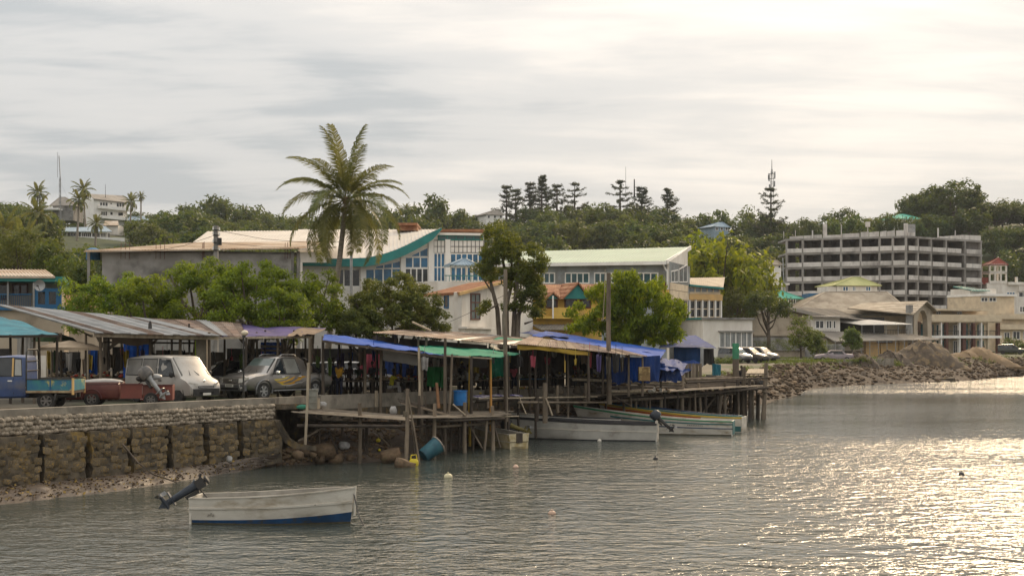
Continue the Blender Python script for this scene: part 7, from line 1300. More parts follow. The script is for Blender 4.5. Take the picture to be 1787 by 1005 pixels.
class Boat:
    """local x runs from the transom (0) to the bow (L); z = 0 is the water"""
    def __init__(s, label, stern, bow, beam, fs, fb, outer, inner, sheer=.5, rake=.35, cat='boat', name='boat', group=None, loc_z=0.0, pitch=0.0, fullbow=2.2, tb=.86):
        stern, bow = Vector(stern), Vector(bow); d = bow - stern; L = math.hypot(d.x, d.y); s.L = L; s.beam = beam; s.fs, s.fb, s.rake, s.fullbow, s.tb, s.sheer = fs, fb, rake, fullbow, tb, sheer
        s.t = Thing(name, label, cat, V(stern.x, stern.y, loc_z), math.atan2(d.y, d.x), group, local=True); s.t.o.rotation_euler[1] = -pitch; m = MB(); rings = []; n = 18
        for i in range(n + 1):
            t = i / n; g = s.g(t); zg_ = s.zg(t); x = t * (L - rake); b = max(.02, g * (.80 - .45 * max(0, t - .55) / .45)); R_ = rake * t ** 4
            prof = [(x + R_, g, zg_), (x + R_ * .6, lerp(b, g, .62), zg_ * .45), (x + R_ * .25, b, -.02), (x, b * .55, -.16), (x, 0, -.22)]; inn = [(x + R_ * .95 - .03 * (t > .9), max(.004, g - .05), zg_ - .002), (x + R_ * .5, max(.003, lerp(b, g, .5) - .06), zg_ * .5), (x + R_ * .2, max(.002, b - .08), .10)]
            ring = prof + [(p[0], -p[1], p[2]) for p in prof[-2::-1]] + [(p[0], -p[1], p[2]) for p in inn] + inn[::-1]; rings.append([V(*p) for p in ring])
        m.loft(rings); mi = []; k = len(rings[0])
        for i in range(n):
            for j in range(k): mi.append(0 if j < 8 else 1)
        m.m = mi + [0, 0]; s.hull = s.t.part('hull', m, [outer, inner], 40)
        k = MB(); z = max(.12, fs * .9); b = s.g(0) - .05; k.box(.0, .06, -b, b, .0, fs - .004); s.t.part('transom', k, outer)
    def g(s, t): return s.beam / 2 * max(.02, (s.tb + (1 - s.tb) * min(1, t / .4)) if t < .4 else (1 - ((t - .4) / .6) ** s.fullbow) ** .8)
    def zg(s, t): return s.fs + (s.fb - s.fs) * t ** (1 + 2 * s.sheer)
    def P(s, t, f, sy, off=0.0):
        """point on the outer side: f = 0 at the water, 1 at the gunwale"""
        g, zz = s.g(t), s.zg(t); b = max(.02, g * (.80 - .45 * max(0, t - .55) / .45)); R_ = s.rake * t ** 4; x = t * (s.L - s.rake)
        if f > .45: q = (f - .45) / .55; y = lerp(lerp(b, g, .62), g, q); xx = x + lerp(R_ * .6, R_, q)
        else: q = f / .45; y = lerp(b, lerp(b, g, .62), q); xx = x + lerp(R_ * .25, R_ * .6, q)
        return V(xx, sy * (y + off), f * zz)
    def band(s, name, f0, f1, m, off=.012, t0=0, t1=1, sides=(-1, 1), label=None):
        for sy in sides:
            k = MB(); n = 22; a, b = [], []
            for i in range(n + 1):
                t = lerp(t0, t1, i / n); F0, F1 = (f0(t) if callable(f0) else f0), (f1(t) if callable(f1) else f1); a.append(s.P(t, F0, sy, off)); b.append(s.P(t, F1, sy, off))
            k.loft([[p, q, q - V(0, sy * off * 1.6, 0), p - V(0, sy * off * 1.6, 0)] for p, q in zip(a, b)]); s.t.part(name, k, m, 40, label=label)
    def thwart(s, t, w=.25, m=None, z=.62): g = s.g(t) - .05; x = t * (s.L - s.rake); k = MB(); k.box(x - w / 2, x + w / 2, -g, g, s.zg(t) * z - .03, s.zg(t) * z); s.t.part('thwart', k, m or H_in)
    def world(s, x, y, z): return s.t.o.matrix_basis @ V(x, y, z)
# the white boat in the foreground
Y = 39.0; bo = Boat('white open boat with a dark blue waterline floating alone in the foreground', W(341, 912, Y + .1), W(619, 912, Y - .25), 1.45, .74, 1.02, H_white, H_in, .35, .16, name='motor_boat', fullbow=2.6)
bo.band('strake', .56, .62, H_white, .03); bo.band('waterline_stripe', lambda t: .02, lambda t: .15 + .16 * t ** 2, H_blue, .008); bo.band('waterline_growth', lambda t: -.06, lambda t: .045, H_weed, .013); bo.band('gunwale', .955, 1.0, H_white, .022)
for t in (.25, .55, .78): bo.thwart(t)
k = MB(); k.bar(bo.P(.985, .2, 0) + V(.16, 0, 0), bo.P(1, 1.02, 0) + V(.02, 0, .0), .05); bo.t.part('stem', k, H_white)
for q in range(3): p = bo.P(.125 + q * .016, .32 + .05 * (q % 2), -1, .012); k = MB(); k.bar(p - V(.03, 0, .03), p + V(.03, 0, .035), .004, .022, up=(0, 1, 0)); k.bar(p + V(-.01, 0, .04), p + V(.035, 0, .03), .004, .018, up=(0, 1, 0)); bo.t.part('painted_mark', k, H_dark)
p = bo.t.m @ V(.02, .0, .86); outboard('outboard_motor', 'black outboard motor tilted up on the stern of the foreground boat', p, math.pi + .06, R(-58) * -1, mat('black_engine', (.025, .025, .025), (.05, .048, .045), 5, .6), 1.18, mat('dark_blue_grey_leg', (.05, .06, .075), (.035, .04, .05), 4, .5), cowled=False)
k = MB(); a = bo.t.m @ bo.P(1, .8, 0); k.tube([a, a + V(.15, -.3, -.5), a + V(.42, -.6, -.98)], .017, 5); single('mooring_rope', k, H_dark, 'thin dark rope running from the foreground boat bow into the water', 'rope', base=a)
# the long boats by the pier
g_ = 'long boats moored by the pier'
b1 = Boat('long pale grey boat with a black gunwale and outboard moored nearest the open water', W(1148, 768, 69.9), W(884, 764, 71.4), 1.6, .92, 1.18, H_grey, H_dark, .4, .75, group=g_, fullbow=1.9)
b1.band('gunwale', .88, 1.0, H_dark, .02); b1.band('strake', .50, .55, H_white, .02, 0, .97); b1.band('keel_stripe', -.05, .06, H_dark, .01)
for t in (.2, .45, .7): b1.thwart(t, .3, H_dark, .8)
k = MB(); k.box(-.02, .10, -.32, .32, .50, 1.02); b1.t.part('motor_mount', k, H_white)
k = MB(); k.slab(lambda u, v: V(lerp(.80, .985, u) * (b1.L - b1.rake) + .5 * u ** 3, lerp(-1, 1, v) * (b1.g(lerp(.80, .985, u)) - .03), b1.zg(lerp(.8, .98, u)) + .004), 8, 4, (0, 0, -.03)); b1.t.part('foredeck', k, H_white)
p = b1.t.m @ V(-.02, 0, 1.0); outboard('outboard_motor', 'dark grey outboard motor tilted on the stern of the long pale grey boat', p, b1.t.o.rotation_euler[2] + math.pi, R(48), mat('slate_cowl', (.045, .052, .062), (.03, .036, .045), 4, .45), 1.0, M_dsteel)
b1b = Boat('long black sided boat lying behind the pale grey boat with a white foredeck', W(1085, 755, 72.2), W(866, 748, 73.0), 1.5, .98, 1.30, H_dark, H_dark, .4, .7, group=g_); b1b.band('gunwale', .93, 1.0, H_grey, .02)
k = MB(); k.slab(lambda u, v: V(lerp(.74, .985, u) * (b1b.L - b1b.rake) + .45 * u ** 3, lerp(-1, 1, v) * (b1b.g(lerp(.74, .985, u)) - .03), b1b.zg(lerp(.74, .98, u)) + .004), 8, 4, (0, 0, -.03)); b1b.t.part('foredeck', k, H_white)
for t in (.3, .55): b1b.thwart(t, .3, H_grey, .85)
b2 = Boat('long white boat with green and teal trim and raised bow beside the pier', W(1280, 760, 74.0), W(1000, 735, 76.2), 1.5, .78, 1.5, H_white, H_grey, .55, .9, group=g_); b2.band('gunwale', .92, 1.0, H_green, .02); b2.band('upper_stripe', .72, .80, H_teal, .012, 0, .8); b2.band('blue_line', .44, .50, H_blue, .012, 0, .85); b2.band('keel_stripe', -.05, .05, H_weed, .01)
for q in range(9): p = b2.P(.20 + q * .012, .63, 1, .014); p2 = b2.P(.206 + q * .012, .66, 1, .014); k = MB(); k.bar(p, p2, .01, .03); b2.t.part('painted_mark', k, H_dark)
k = MB(); k.box(-.03, -.003, -.62, .62, .05, .76); b2.t.part('stern_panel', k, H_teal)
for t in (.2, .4, .6, .8): b2.thwart(t, .25, H_white, .85)
b3 = Boat('long orange boat with yellow gunwale and teal inside behind the white and green boat', W(1299, 748, 76.4), W(1044, 728, 79.6), 1.5, .85, 1.5, H_white, H_teal, .5, .9, group=g_); b3.band('gunwale', .90, 1.0, H_yel, .02); b3.band('orange_side', .42, .89, H_orange, .012, .3, .97); b3.band('lower_side', .05, .40, H_teal, .012, 0, .45)
for t in (.2, .4, .6, .8): b3.thwart(t, .25, H_teal, .85)
b5 = Boat('slim blue green boat farthest back in the row beside the pier', W(1290, 742, 78.4), W(1062, 724, 82.0), 1.3, .8, 1.5, H_teal, H_blue, .5, .9, group=g_); b5.band('gunwale', .9, 1.0, H_blue, .02)
b4 = Boat('small cream dinghy with its square stern turned outward by the jetty posts', W(906, 783, 64.8), W(826, 770, 68.0), 1.25, .70, .92, H_ylow, H_in, .4, .3, group=g_, tb=.92); b4.band('strake', .45, .50, H_white, .015); b4.band('gunwale', .93, 1.0, H_white, .018); b4.thwart(.3, .3, H_ylow, .8); b4.thwart(.6); k = MB(); k.box(-.05, -.003, -.17, .17, .28, .72); b4.t.part('motor_pad', k, M_wood_d); k = MB(); k.box(-.012, -.003, -.54, .54, .30, .33); b4.t.part('transom_seam', k, H_weed)
for q in range(4): p = b4.P(.30 + q * .02, .58, 1, .016); k = MB(); k.bar(p, p + V(.03, 0, .02), .006, .03); b4.t.part('painted_mark', k, H_dark)
p = b1b.t.m @ V(5.6, -.9, .55); p = W(893, 748, 68.5); outboard('outboard_motor', 'olive yellow outboard motor with a black propeller raised behind the cream dinghy', p, R(-14), R(72), H_dark, 1.1, mat('olive_leg', (.22, .18, .05), (.14, .115, .035), 4, .5))
# buoys and floats
def buoy(px, py, Y, r, m, label, name='buoy', sx=1.0): c = V(wx(px, Y), Y, wz(py, Y)); k = MB(); k.blob((c.x, c.y, c.z), (r * sx, r, r * .85), 1, .02, 2); k.tube([(c.x, c.y, c.z + r * .7), (c.x, c.y, c.z + r * 1.1)], r * .2, 6); single(name, k, m, label, 'buoy', 'floats on the water', base=c, smooth=80)
B_yel = mat('buoy_yellow', (.60, .48, .03), (.48, .37, .03), 4, .5); B_pale = mat('buoy_pale', (.60, .55, .36), (.48, .42, .26), 4, .6); B_pink = mat('buoy_pink', (.52, .36, .27), (.42, .28, .2), 4, .6); B_wh = mat('buoy_white', (.66, .62, .54), (.52, .48, .4), 4, .6)
def wy(py): return CAMZ * F / (py - HY)
for px, py, r, m, lab in ((782, 833, .17, B_pale, 'pale yellow float in open water off the jetty'), (900, 816, .12, B_pink, 'small pinkish float below the cream dinghy'), (1046, 770, .11, B_wh, 'small white float beside the long pale grey boat'), (963, 897, .12, B_pink, 'flat pinkish white float in the middle of the bay'), (1144, 801, .10, H_dark, 'small dark float in the bay right of the boats'), (1678, 828, .11, H_dark, 'dark float in the bright glitter on the right')): buoy(px, py - 1, wy(py), r, m, lab)
buoy(660, 768, 59.5, .11, B_yel, 'round yellow ball lying on the bank beneath the jetty'); buoy(662, 785, 59, .07, B_yel, 'smaller yellow ball at the water edge beneath the jetty')
Y = wy(812); c = V(wx(722, Y), Y, .12); k = MB(); k.loft([[(c.x + q * math.cos(a), c.y + q * math.sin(a) * .8, z) for a in [2 * math.pi * i / 16 for i in range(16)]] for q, z in ((.15, -.1), (.20, .05), (.19, .20), (.13, .27), (.10, .24), (.14, .12))]); k.tube([c + V(-.12, 0, .15), c + V(-.1, 0, .30), c + V(.1, 0, .32), c + V(.13, 0, .15)], .03, 6); single('jerrycan', k, B_yel, 'cut open yellow plastic container floating at the jetty corner post', 'container', base=c, smooth=50)
# blue tub lying on its side
c = W(752, 785, 59); d = V(.72, .45, .52).normalized(); u = V(0, 0, 1); s_ = d.cross(u).normalized(); w_ = s_.cross(d); k = MB(); k.loft([[c - d * .45 + d * l + (s_ * math.cos(a) + w_ * math.sin(a)) * q * .8 for a in [2 * math.pi * i / 20 for i in range(20)]] for l, q in ((0, .34), (.05, .38), (.8, .46), (.86, .50), (.86, .45), (.12, .33))], True, True); tb = Thing('tub', 'blue green tub lying on its side at the water below the jetty', 'tub', c); tb.part('shell', k, mat('faded_tub', (.05, .15, .18), (.035, .10, .13), 3, .5), 40); k = MB(); k.tube([c + d * .42 + (s_ * math.cos(a) + w_ * math.sin(a)) * .39 for a in [2 * math.pi * i / 20 for i in range(21)]], .035, 6); tb.part('rim', k, mat('dusty_rim', (.30, .26, .22), rough=.8)); k = MB(); k.tube([c + d * .40 + s_ * .45, c + d * .55 - w_ * .2, c + d * .42 - s_ * .2 - w_ * .42], .02, 5); tb.part('rope', k, M_sack)
# ================================================================ JETTIES AND PIER
def pole(th, pb_, pt_, Y, r, m=None, Y2=None, name='post', ext=0.0, n=7):
    a, b = W(*pb_, Y), W(*pt_, Y2 or Y); a = a + (a - b).normalized() * ext; k = MB(); q = a.lerp(b, .5) + V(mr_.uniform(-.03, .03), mr_.uniform(-.03, .03), 0); k.tube([a, q, b], [r * 1.12, r, r * .92], n, jit=.06); return th.part(name, k, m or (M_wood if mr_.random() < .5 else M_wood_d), 60)
def planks(th, a, b, c, e, n, t=.035, m=None, gap=.12, name='plank', jit=.18, along=True):
    """n boards side by side filling the quad a-b (near edge), e-c (far edge); along: boards run a->b"""
    a, b, c, e = map(Vector, (a, b, c, e))
    for i in range(n):
        v = (i + .5) / n; p, q = (a.lerp(e, v), b.lerp(c, v)) if along else (a.lerp(b, v), e.lerp(c, v)); w = ((e - a).length if along else (b - a).length) / n * (1 - gap); d = (q - p).normalized(); k = MB(); k.bar(p + d * mr_.uniform(-jit, jit) + V(0, 0, mr_.uniform(-.012, .012)), q + d * mr_.uniform(-jit, jit) + V(0, 0, mr_.uniform(-.012, .012)), w, t); th.part(name, k, m or M_plank)
j1 = Thing('jetty', 'near timber jetty of long pale planks leaning on posts below the grey pickup', 'jetty', W(620, 800, 57.5)); planks(j1, W(515, 719, 56.0), W(712, 733, 57.5), W(716, 725, 61.0), W(535, 711, 59.0), 7, .04, jit=.25); planks(j1, W(672, 730, 58.4), W(790, 728, 60.2), W(800, 722, 62.5), W(690, 724, 60.0), 4, .04, jit=.4)
for pb_, pt_, Y, r, m in (((533, 764), (538, 633), 55.8, .055, M_wood_p), ((627, 806), (628, 703), 57.3, .085, M_wood), ((639, 806), (640, 745), 58.3, .075, M_wood_d), ((633, 804), (634, 748), 58.6, .06, M_wood_d), ((708, 810), (711, 678), 57.0, .085, M_wood), ((731, 802), (713, 692), 56.9, .035, M_wood), ((724, 806), (717, 735), 57.2, .04, M_wood_d), ((557, 790), (558, 735), 57.4, .07, M_wood_d), ((597, 797), (597, 740), 58.6, .06, M_wood_d), ((672, 770), (640, 735), 59.6, .03, M_wood), ((690, 790), (655, 735), 59.8, .03, M_wood), ((590, 795), (574, 752), 57.5, .04, M_wood_d)): pole(j1, pb_, pt_, Y, r, m, ext=.4)
for a, b, Y0, Y1, r in (((518, 743), (712, 744), 56.1, 57.3, .075), ((530, 736), (700, 738), 58, 59.6, .06), ((520, 724), (560, 730), 56.2, 57, .09), ((600, 733), (650, 727), 57, 58, .05), ((520, 770), (566, 745), 56.2, 57.2, .05)): pole(j1, a, b, Y0, r, M_wood_d if r > .05 else M_wood, Y1, 'beam')
for i in range(9): px = 530 + i * 21; a = W(px, 722 + i * 1.3, lerp(56.2, 57.4, i / 8)); b = W(px + 14, 716 + i * 1.4, lerp(58.8, 60.6, i / 8)); k = MB(); k.bar(a - V(0, 0, .07), b - V(0, 0, .07), .08, .09); j1.part('joist', k, M_wood_d)
k = MB(); p = W(708, 727, 57.0); k.cyl(p, .12, .22, 10); j1.part('rope_lashing', k, M_sack, 50)
j2 = Thing('jetty', 'cluttered middle jetty of poles and boards below the green tarpaulin', 'jetty', W(800, 780, 63)); planks(j2, W(735, 731, 60.2), W(878, 726, 64.2), W(884, 716, 68.2), W(765, 718, 64.5), 7, .04, jit=.4); planks(j2, W(690, 700, 60.5), W(735, 712, 60.8), W(740, 708, 62), W(700, 696, 62), 2, .05, M_wood_d); planks(j2, W(690, 702, 60.4), W(775, 724, 61.0), W(780, 721, 61.6), W(700, 700, 61.2), 2, .05, M_wood)
for pb_, pt_, Y, r, m in (((757, 793), (759, 704), 60.2, .09, M_wood), ((777, 795), (777, 590), 61.8, .07, M_wood), ((731, 740), (731, 606), 60.7, .055, M_wood_p), ((731, 742), (731, 690), 60.65, .075, M_wood_d), ((782, 740), (789, 618), 62.2, .055, M_wood), ((811, 793), (811, 702), 62.4, .095, M_wood), ((860, 785), (859, 708), 64.0, .095, M_wood), ((844, 792), (850, 726), 63.6, .07, M_wood), ((825, 785), (826, 724), 63.4, .06, M_wood_d), ((770, 780), (771, 724), 62.5, .06, M_wood_d), ((786, 780), (787, 728), 63.5, .06, M_wood_d), ((745, 772), (746, 724), 62.5, .06, M_wood_d), ((800, 782), (801, 730), 64, .06, M_wood_d), ((822, 735), (822, 622), 64.4, .075, M_wood_d), ((883, 735), (882, 470), 67.3, .10, M_wood), ((746, 742), (742, 690), 61.4, .03, M_wood_d), ((766, 712), (762, 668), 61.8, .075, mat('reddish_timber', (.30, .16, .08), (.20, .105, .055), 3, .9)), ((870, 770), (858, 730), 64.6, .05, M_wood), ((836, 772), (812, 728), 63.2, .04, M_wood), ((790, 705), (812, 724), 62.0, .035, M_wood_p)): pole(j2, pb_, pt_, Y, r, m, ext=.3 if pb_[1] > 745 else 0)
for a, b, Y0, Y1, r, m in (((740, 736), (880, 730), 60.3, 64.2, .06, M_wood_d), ((755, 745), (862, 738), 61, 64.4, .06, M_wood), ((820, 728), (905, 726), 64, 67, .04, M_wood_p), ((690, 745), (760, 742), 58.5, 60.5, .05, M_wood_d), ((800, 728), (862, 732), 62.3, 64, .05, M_wood)): pole(j2, a, b, Y0, r, m, Y1, 'beam')
k = MB(); c = W(686, 716, 60.3); k.blob(c, (.16, .1, .2), 4, .2, 2); single('plastic_bag', k, M_bag, 'crumpled silver plastic bag hanging on the middle jetty boards', 'bag', base=c, smooth=50)
k = MB(); c = W(563, 706, 57.4); k.blob(c, (.17, .12, .14), 5, .14, 2); single('plastic_bag', k, M_bag, 'white stuffed bag beside the grey bin on the near jetty', 'bag', base=c, smooth=50); k = MB(); c = W(556, 704, 57.0); k.bar(c - V(0, 0, .22), c + V(0, 0, .22), .1, .06); single('board', k, M_wood_p, 'short pale board leaning on the grey bin', 'board', base=c); k = MB(); c = W(527, 710, 56.6); k.blob(c, (.24, .15, .1), 6, .16, 2); single('net_bundle', k, mat('green_net', (.04, .20, .13), (.03, .13, .09), 6, .9), 'green net bundle at the left end of the near jetty', 'net', base=c, smooth=50)
# display table of purple cloth on the wall, rails along the quay
j3 = Thing('railing', 'timber rails and posts along the quay edge between the middle jetty and pier', 'railing', W(950, 725, 69))
for pb_, pt_, Y, r, m in (((951, 738), (951, 668), 68.6, .12, M_wood), ((973, 720), (973, 672), 71.2, .085, M_wood), ((936, 735), (937, 690), 69.2, .10, M_wood_d), ((1021, 708), (1022, 668), 73.0, .085, M_wood), ((964, 725), (952, 694), 68.4, .045, M_wood_p), ((918, 722), (906, 692), 67.4, .03, M_wood_p), ((1027, 700), (1027, 610), 72.4, .08, M_wood), ((1063, 705), (1062, 476), 73.2, .125, M_wood), ((852, 712), (852, 700), 66, .07, M_wood)): pole(j3, pb_, pt_, Y, r, m)
for a, b, Y0, Y1, r, m in (((835, 696), (1042, 692), 66, 73.2, .045, M_wood_p), ((905, 702), (1060, 702), 68, 74, .06, M_wood), ((830, 702), (910, 697), 66, 68.5, .05, M_wood_d), ((1052, 560), (1056, 470), 73.5, 73.6, .02, M_wood_p)): pole(j3, a, b, Y0, r, m, Y1, 'rail')
dt = Thing('market_table', 'low table draped with a purple and white cloth at the quay edge', 'table', W(870, 712, 67.5)); k = MB(); k.slab(lambda u, v: W(lerp(828, 912, u), lerp(692, 689, u), lerp(65.8, 69, u)) + V(-.5 * v, .9 * v, .05 * noise2(u * 9, v * 3, 2)), 18, 4, (0, 0, -.03)); dt.part('cloth', k, mat('purple_white_cloth', (.10, .08, .26), (.55, .50, .52), 2.2, .8, lo=.47, hi=.55), 60); k = MB(); k.bar(W(828, 697, 65.9), W(912, 695, 69), .6, .06); dt.part('tabletop', k, M_wood_d)
for px in (832, 870, 905): pole(dt, (px, 712), (px, 697), 66 + (px - 830) * .037, .05, name='leg')
# the pier
pr = Thing('pier', 'rickety timber pier on many thin crooked posts behind the moored boats', 'pier', W(1240, 725, 90)); planks(pr, W(1035, 690, 75.5), W(1338, 672, 89.0), W(1325, 667, 97), W(1080, 676, 86), 14, .05, M_plank, jit=.8); qr = random.Random(9)
for i in range(34):
    px = 1060 + i * 8.3 + qr.uniform(-4, 4); Yf = lerp(76, 89, (px - 1040) / 298); Y = Yf + qr.uniform(.2, 7.5) * (1 if i % 3 else .05); zt = 2.05; zb = -.6; a = V(wx(px, Y), Y, zb); b = V(wx(px + qr.uniform(-5, 5) * (i % 4 == 0), Y), Y, zt + (.0 if i % 5 else qr.uniform(.2, .7))); k = MB(); r = qr.uniform(.06, .12); k.tube([a, a.lerp(b, .5) + V(qr.uniform(-.06, .06), 0, 0), b], [r * 1.1, r, r * .9], 7, jit=.08); pr.part('post', k, M_wood if qr.random() < .4 else M_wood_d, 60)
for pb_, pt_, Y, r, m in (((1190, 732), (1191, 655), 83.2, .13, M_wood), ((1253, 734), (1258, 690), 86, .13, M_wood), ((1286, 735), (1287, 660), 87.6, .12, M_wood_d), ((1297, 737), (1298, 640), 88.2, .15, M_wood), ((1313, 737), (1312, 685), 88.8, .13, M_weed_w if False else M_wood), ((1322, 737), (1323, 688), 89.4, .13, M_wood_d), ((1331, 737), (1337, 633), 88.4, .14, M_wood), ((1153, 735), (1154, 690), 81.5, .10, M_wood_p), ((1100, 725), (1098, 680), 78.5, .10, M_wood), ((1127, 730), (1126, 690), 80, .12, M_wood_d)): pole(pr, pb_, pt_, Y, r, m, ext=.5)
for a, b, Y0, Y1, r, m in (((1000, 662), (1080, 665), 73.5, 76, .075, M_wood_p), ((1062, 668), (1190, 671), 75.5, 83, .05, M_wood), ((1080, 665), (1185, 667), 77, 82.5, .06, M_wood), ((1065, 675), (1192, 677), 75.6, 82.8, .06, M_wood_d), ((1066, 683), (1200, 682), 75.6, 83, .07, M_wood_p), ((1195, 662), (1296, 659), 83.2, 88, .06, M_wood), ((1198, 668), (1340, 659), 83.4, 88.3, .05, M_wood_d), ((1040, 692), (1190, 690), 75.8, 83, .10, M_wood_d), ((1190, 690), (1340, 676), 83, 88.4, .10, M_wood_d), ((1060, 700), (1290, 686), 77, 88, .08, M_wood), ((1330, 683), (1343, 685), 88.3, 88.0, .07, M_wood), ((1300, 652), (1338, 652), 88, 88.3, .04, M_wood), ((1030, 668), (1100, 708), 74, 77.5, .06, M_wood_d), ((1225, 722), (1250, 690), 86, 86.5, .06, M_wood), ((1262, 725), (1272, 692), 87, 87.5, .06, M_wood), ((1308, 700), (1330, 690), 90, 90, .05, M_wood)): pole(pr, a, b, Y0, r, m, Y1, 'rail' if Y0 < 88.2 and a[1] < 684 else 'beam')
# stacked boards, baskets and heaps lying on the pier
for i in range(12): k = MB(); Y = 84 + i * .3; a, b = W(1192 + qr.uniform(-6, 6), 668 - i * 1.1, Y), W(1294 + qr.uniform(-8, 5), 662 - i * .6, Y + 4.2); a.z = b.z = 2.12 + .05 * i; k.bar(a, b, .25, .045); single('board', k, M_wood_d if i % 3 else M_wood, 'loose board in the dark stack lying along the pier', 'board', 'stack of boards on the pier', base=a)
for i, (px, py, Y, r) in enumerate(((1225, 652, 91, .45), (1240, 648, 92, .5), (1255, 650, 91, .5), (1268, 652, 90.5, .4), (1232, 658, 90, .35), (1210, 655, 90, .4), (1318, 664, 89.5, .35), (1330, 668, 89.2, .3), (1308, 666, 89, .35))): c = W(px, py, Y); c.z = 2.1 + r * .6; k = MB(); k.blob(c, (r, r, r * .7), i, .2, 2); single('bundle', k, [M_wood_d, T_black, M_sack][i % 3], 'dark bundle heaped among the gear on the outer pier', 'bundle', 'heaps of gear on the pier', base=c, smooth=40)
k = MB(); c = W(1250, 640, 92)
curt = Thing('cloth', 'teal cloth hung up at the back of the pier', 'cloth', W(1252, 655, 93)); curtain(curt, W(1243, 634, 93), W(1258, 636, 93), .9, T_teal, .08)
for i in range(14): a = W(1302 + i * 2.6, 655 - (i % 3) * .6, 91 + i * .1); b = W(1308 + i * 2.4, 644, 95); k = MB(); k.bar(a, b, .14, .04); single('slat', k, M_wood_p, 'pale bark slat spread on the outer end of the pier', 'slat', 'pale slats on the pier end', base=a)
mp = Thing('mooring_post', 'thick mooring post with a green painted top at the end of the pier', 'mooring post', W(1284, 735, 90)); k = MB(); k.tube([W(1284, 736, 90), W(1284, 626, 90)], .21, 12); mp.part('post', k, M_wood, 60); k = MB(); k.tube([W(1284, 626, 90), W(1284, 599, 90)], .22, 12); mp.part('green_top', k, H_green, 60)

# ================================================================ PEOPLE
SK = [mat('skin_' + n, c, tuple(q * .8 for q in c), 6, .55) for n, c in (('dark', (.055, .032, .02)), ('brown', (.10, .058, .036)))]; M_hair = mat('black_hair', (.012, .010, .009), (.02, .017, .015), 9, .8)
def cloth(n, c): return mat('cloth_' + n, c, tuple(q * .7 for q in c), 5, .9, .3, 20)
def skin_mesh(name, verts, edges, rad, m, sub=1, root=0):
    me = bpy.data.meshes.new(name); me.from_pydata(verts, edges, []); o = bpy.data.objects.new(name, me); col.objects.link(o); md = o.modifiers.new('s', 'SKIN'); md.use_smooth_shade = True
    for i, v in enumerate(me.skin_vertices[0].data): v.radius = (rad[i], rad[i] * .88); v.use_root = (i == root)
    if sub: q = o.modifiers.new('u', 'SUBSURF'); q.levels = sub; q.render_levels = sub
    dg = bpy.context.evaluated_depsgraph_get(); m2 = bpy.data.meshes.new_from_object(o.evaluated_get(dg)); bpy.data.objects.remove(o); m2.materials.clear(); m2.materials.append(m); return m2
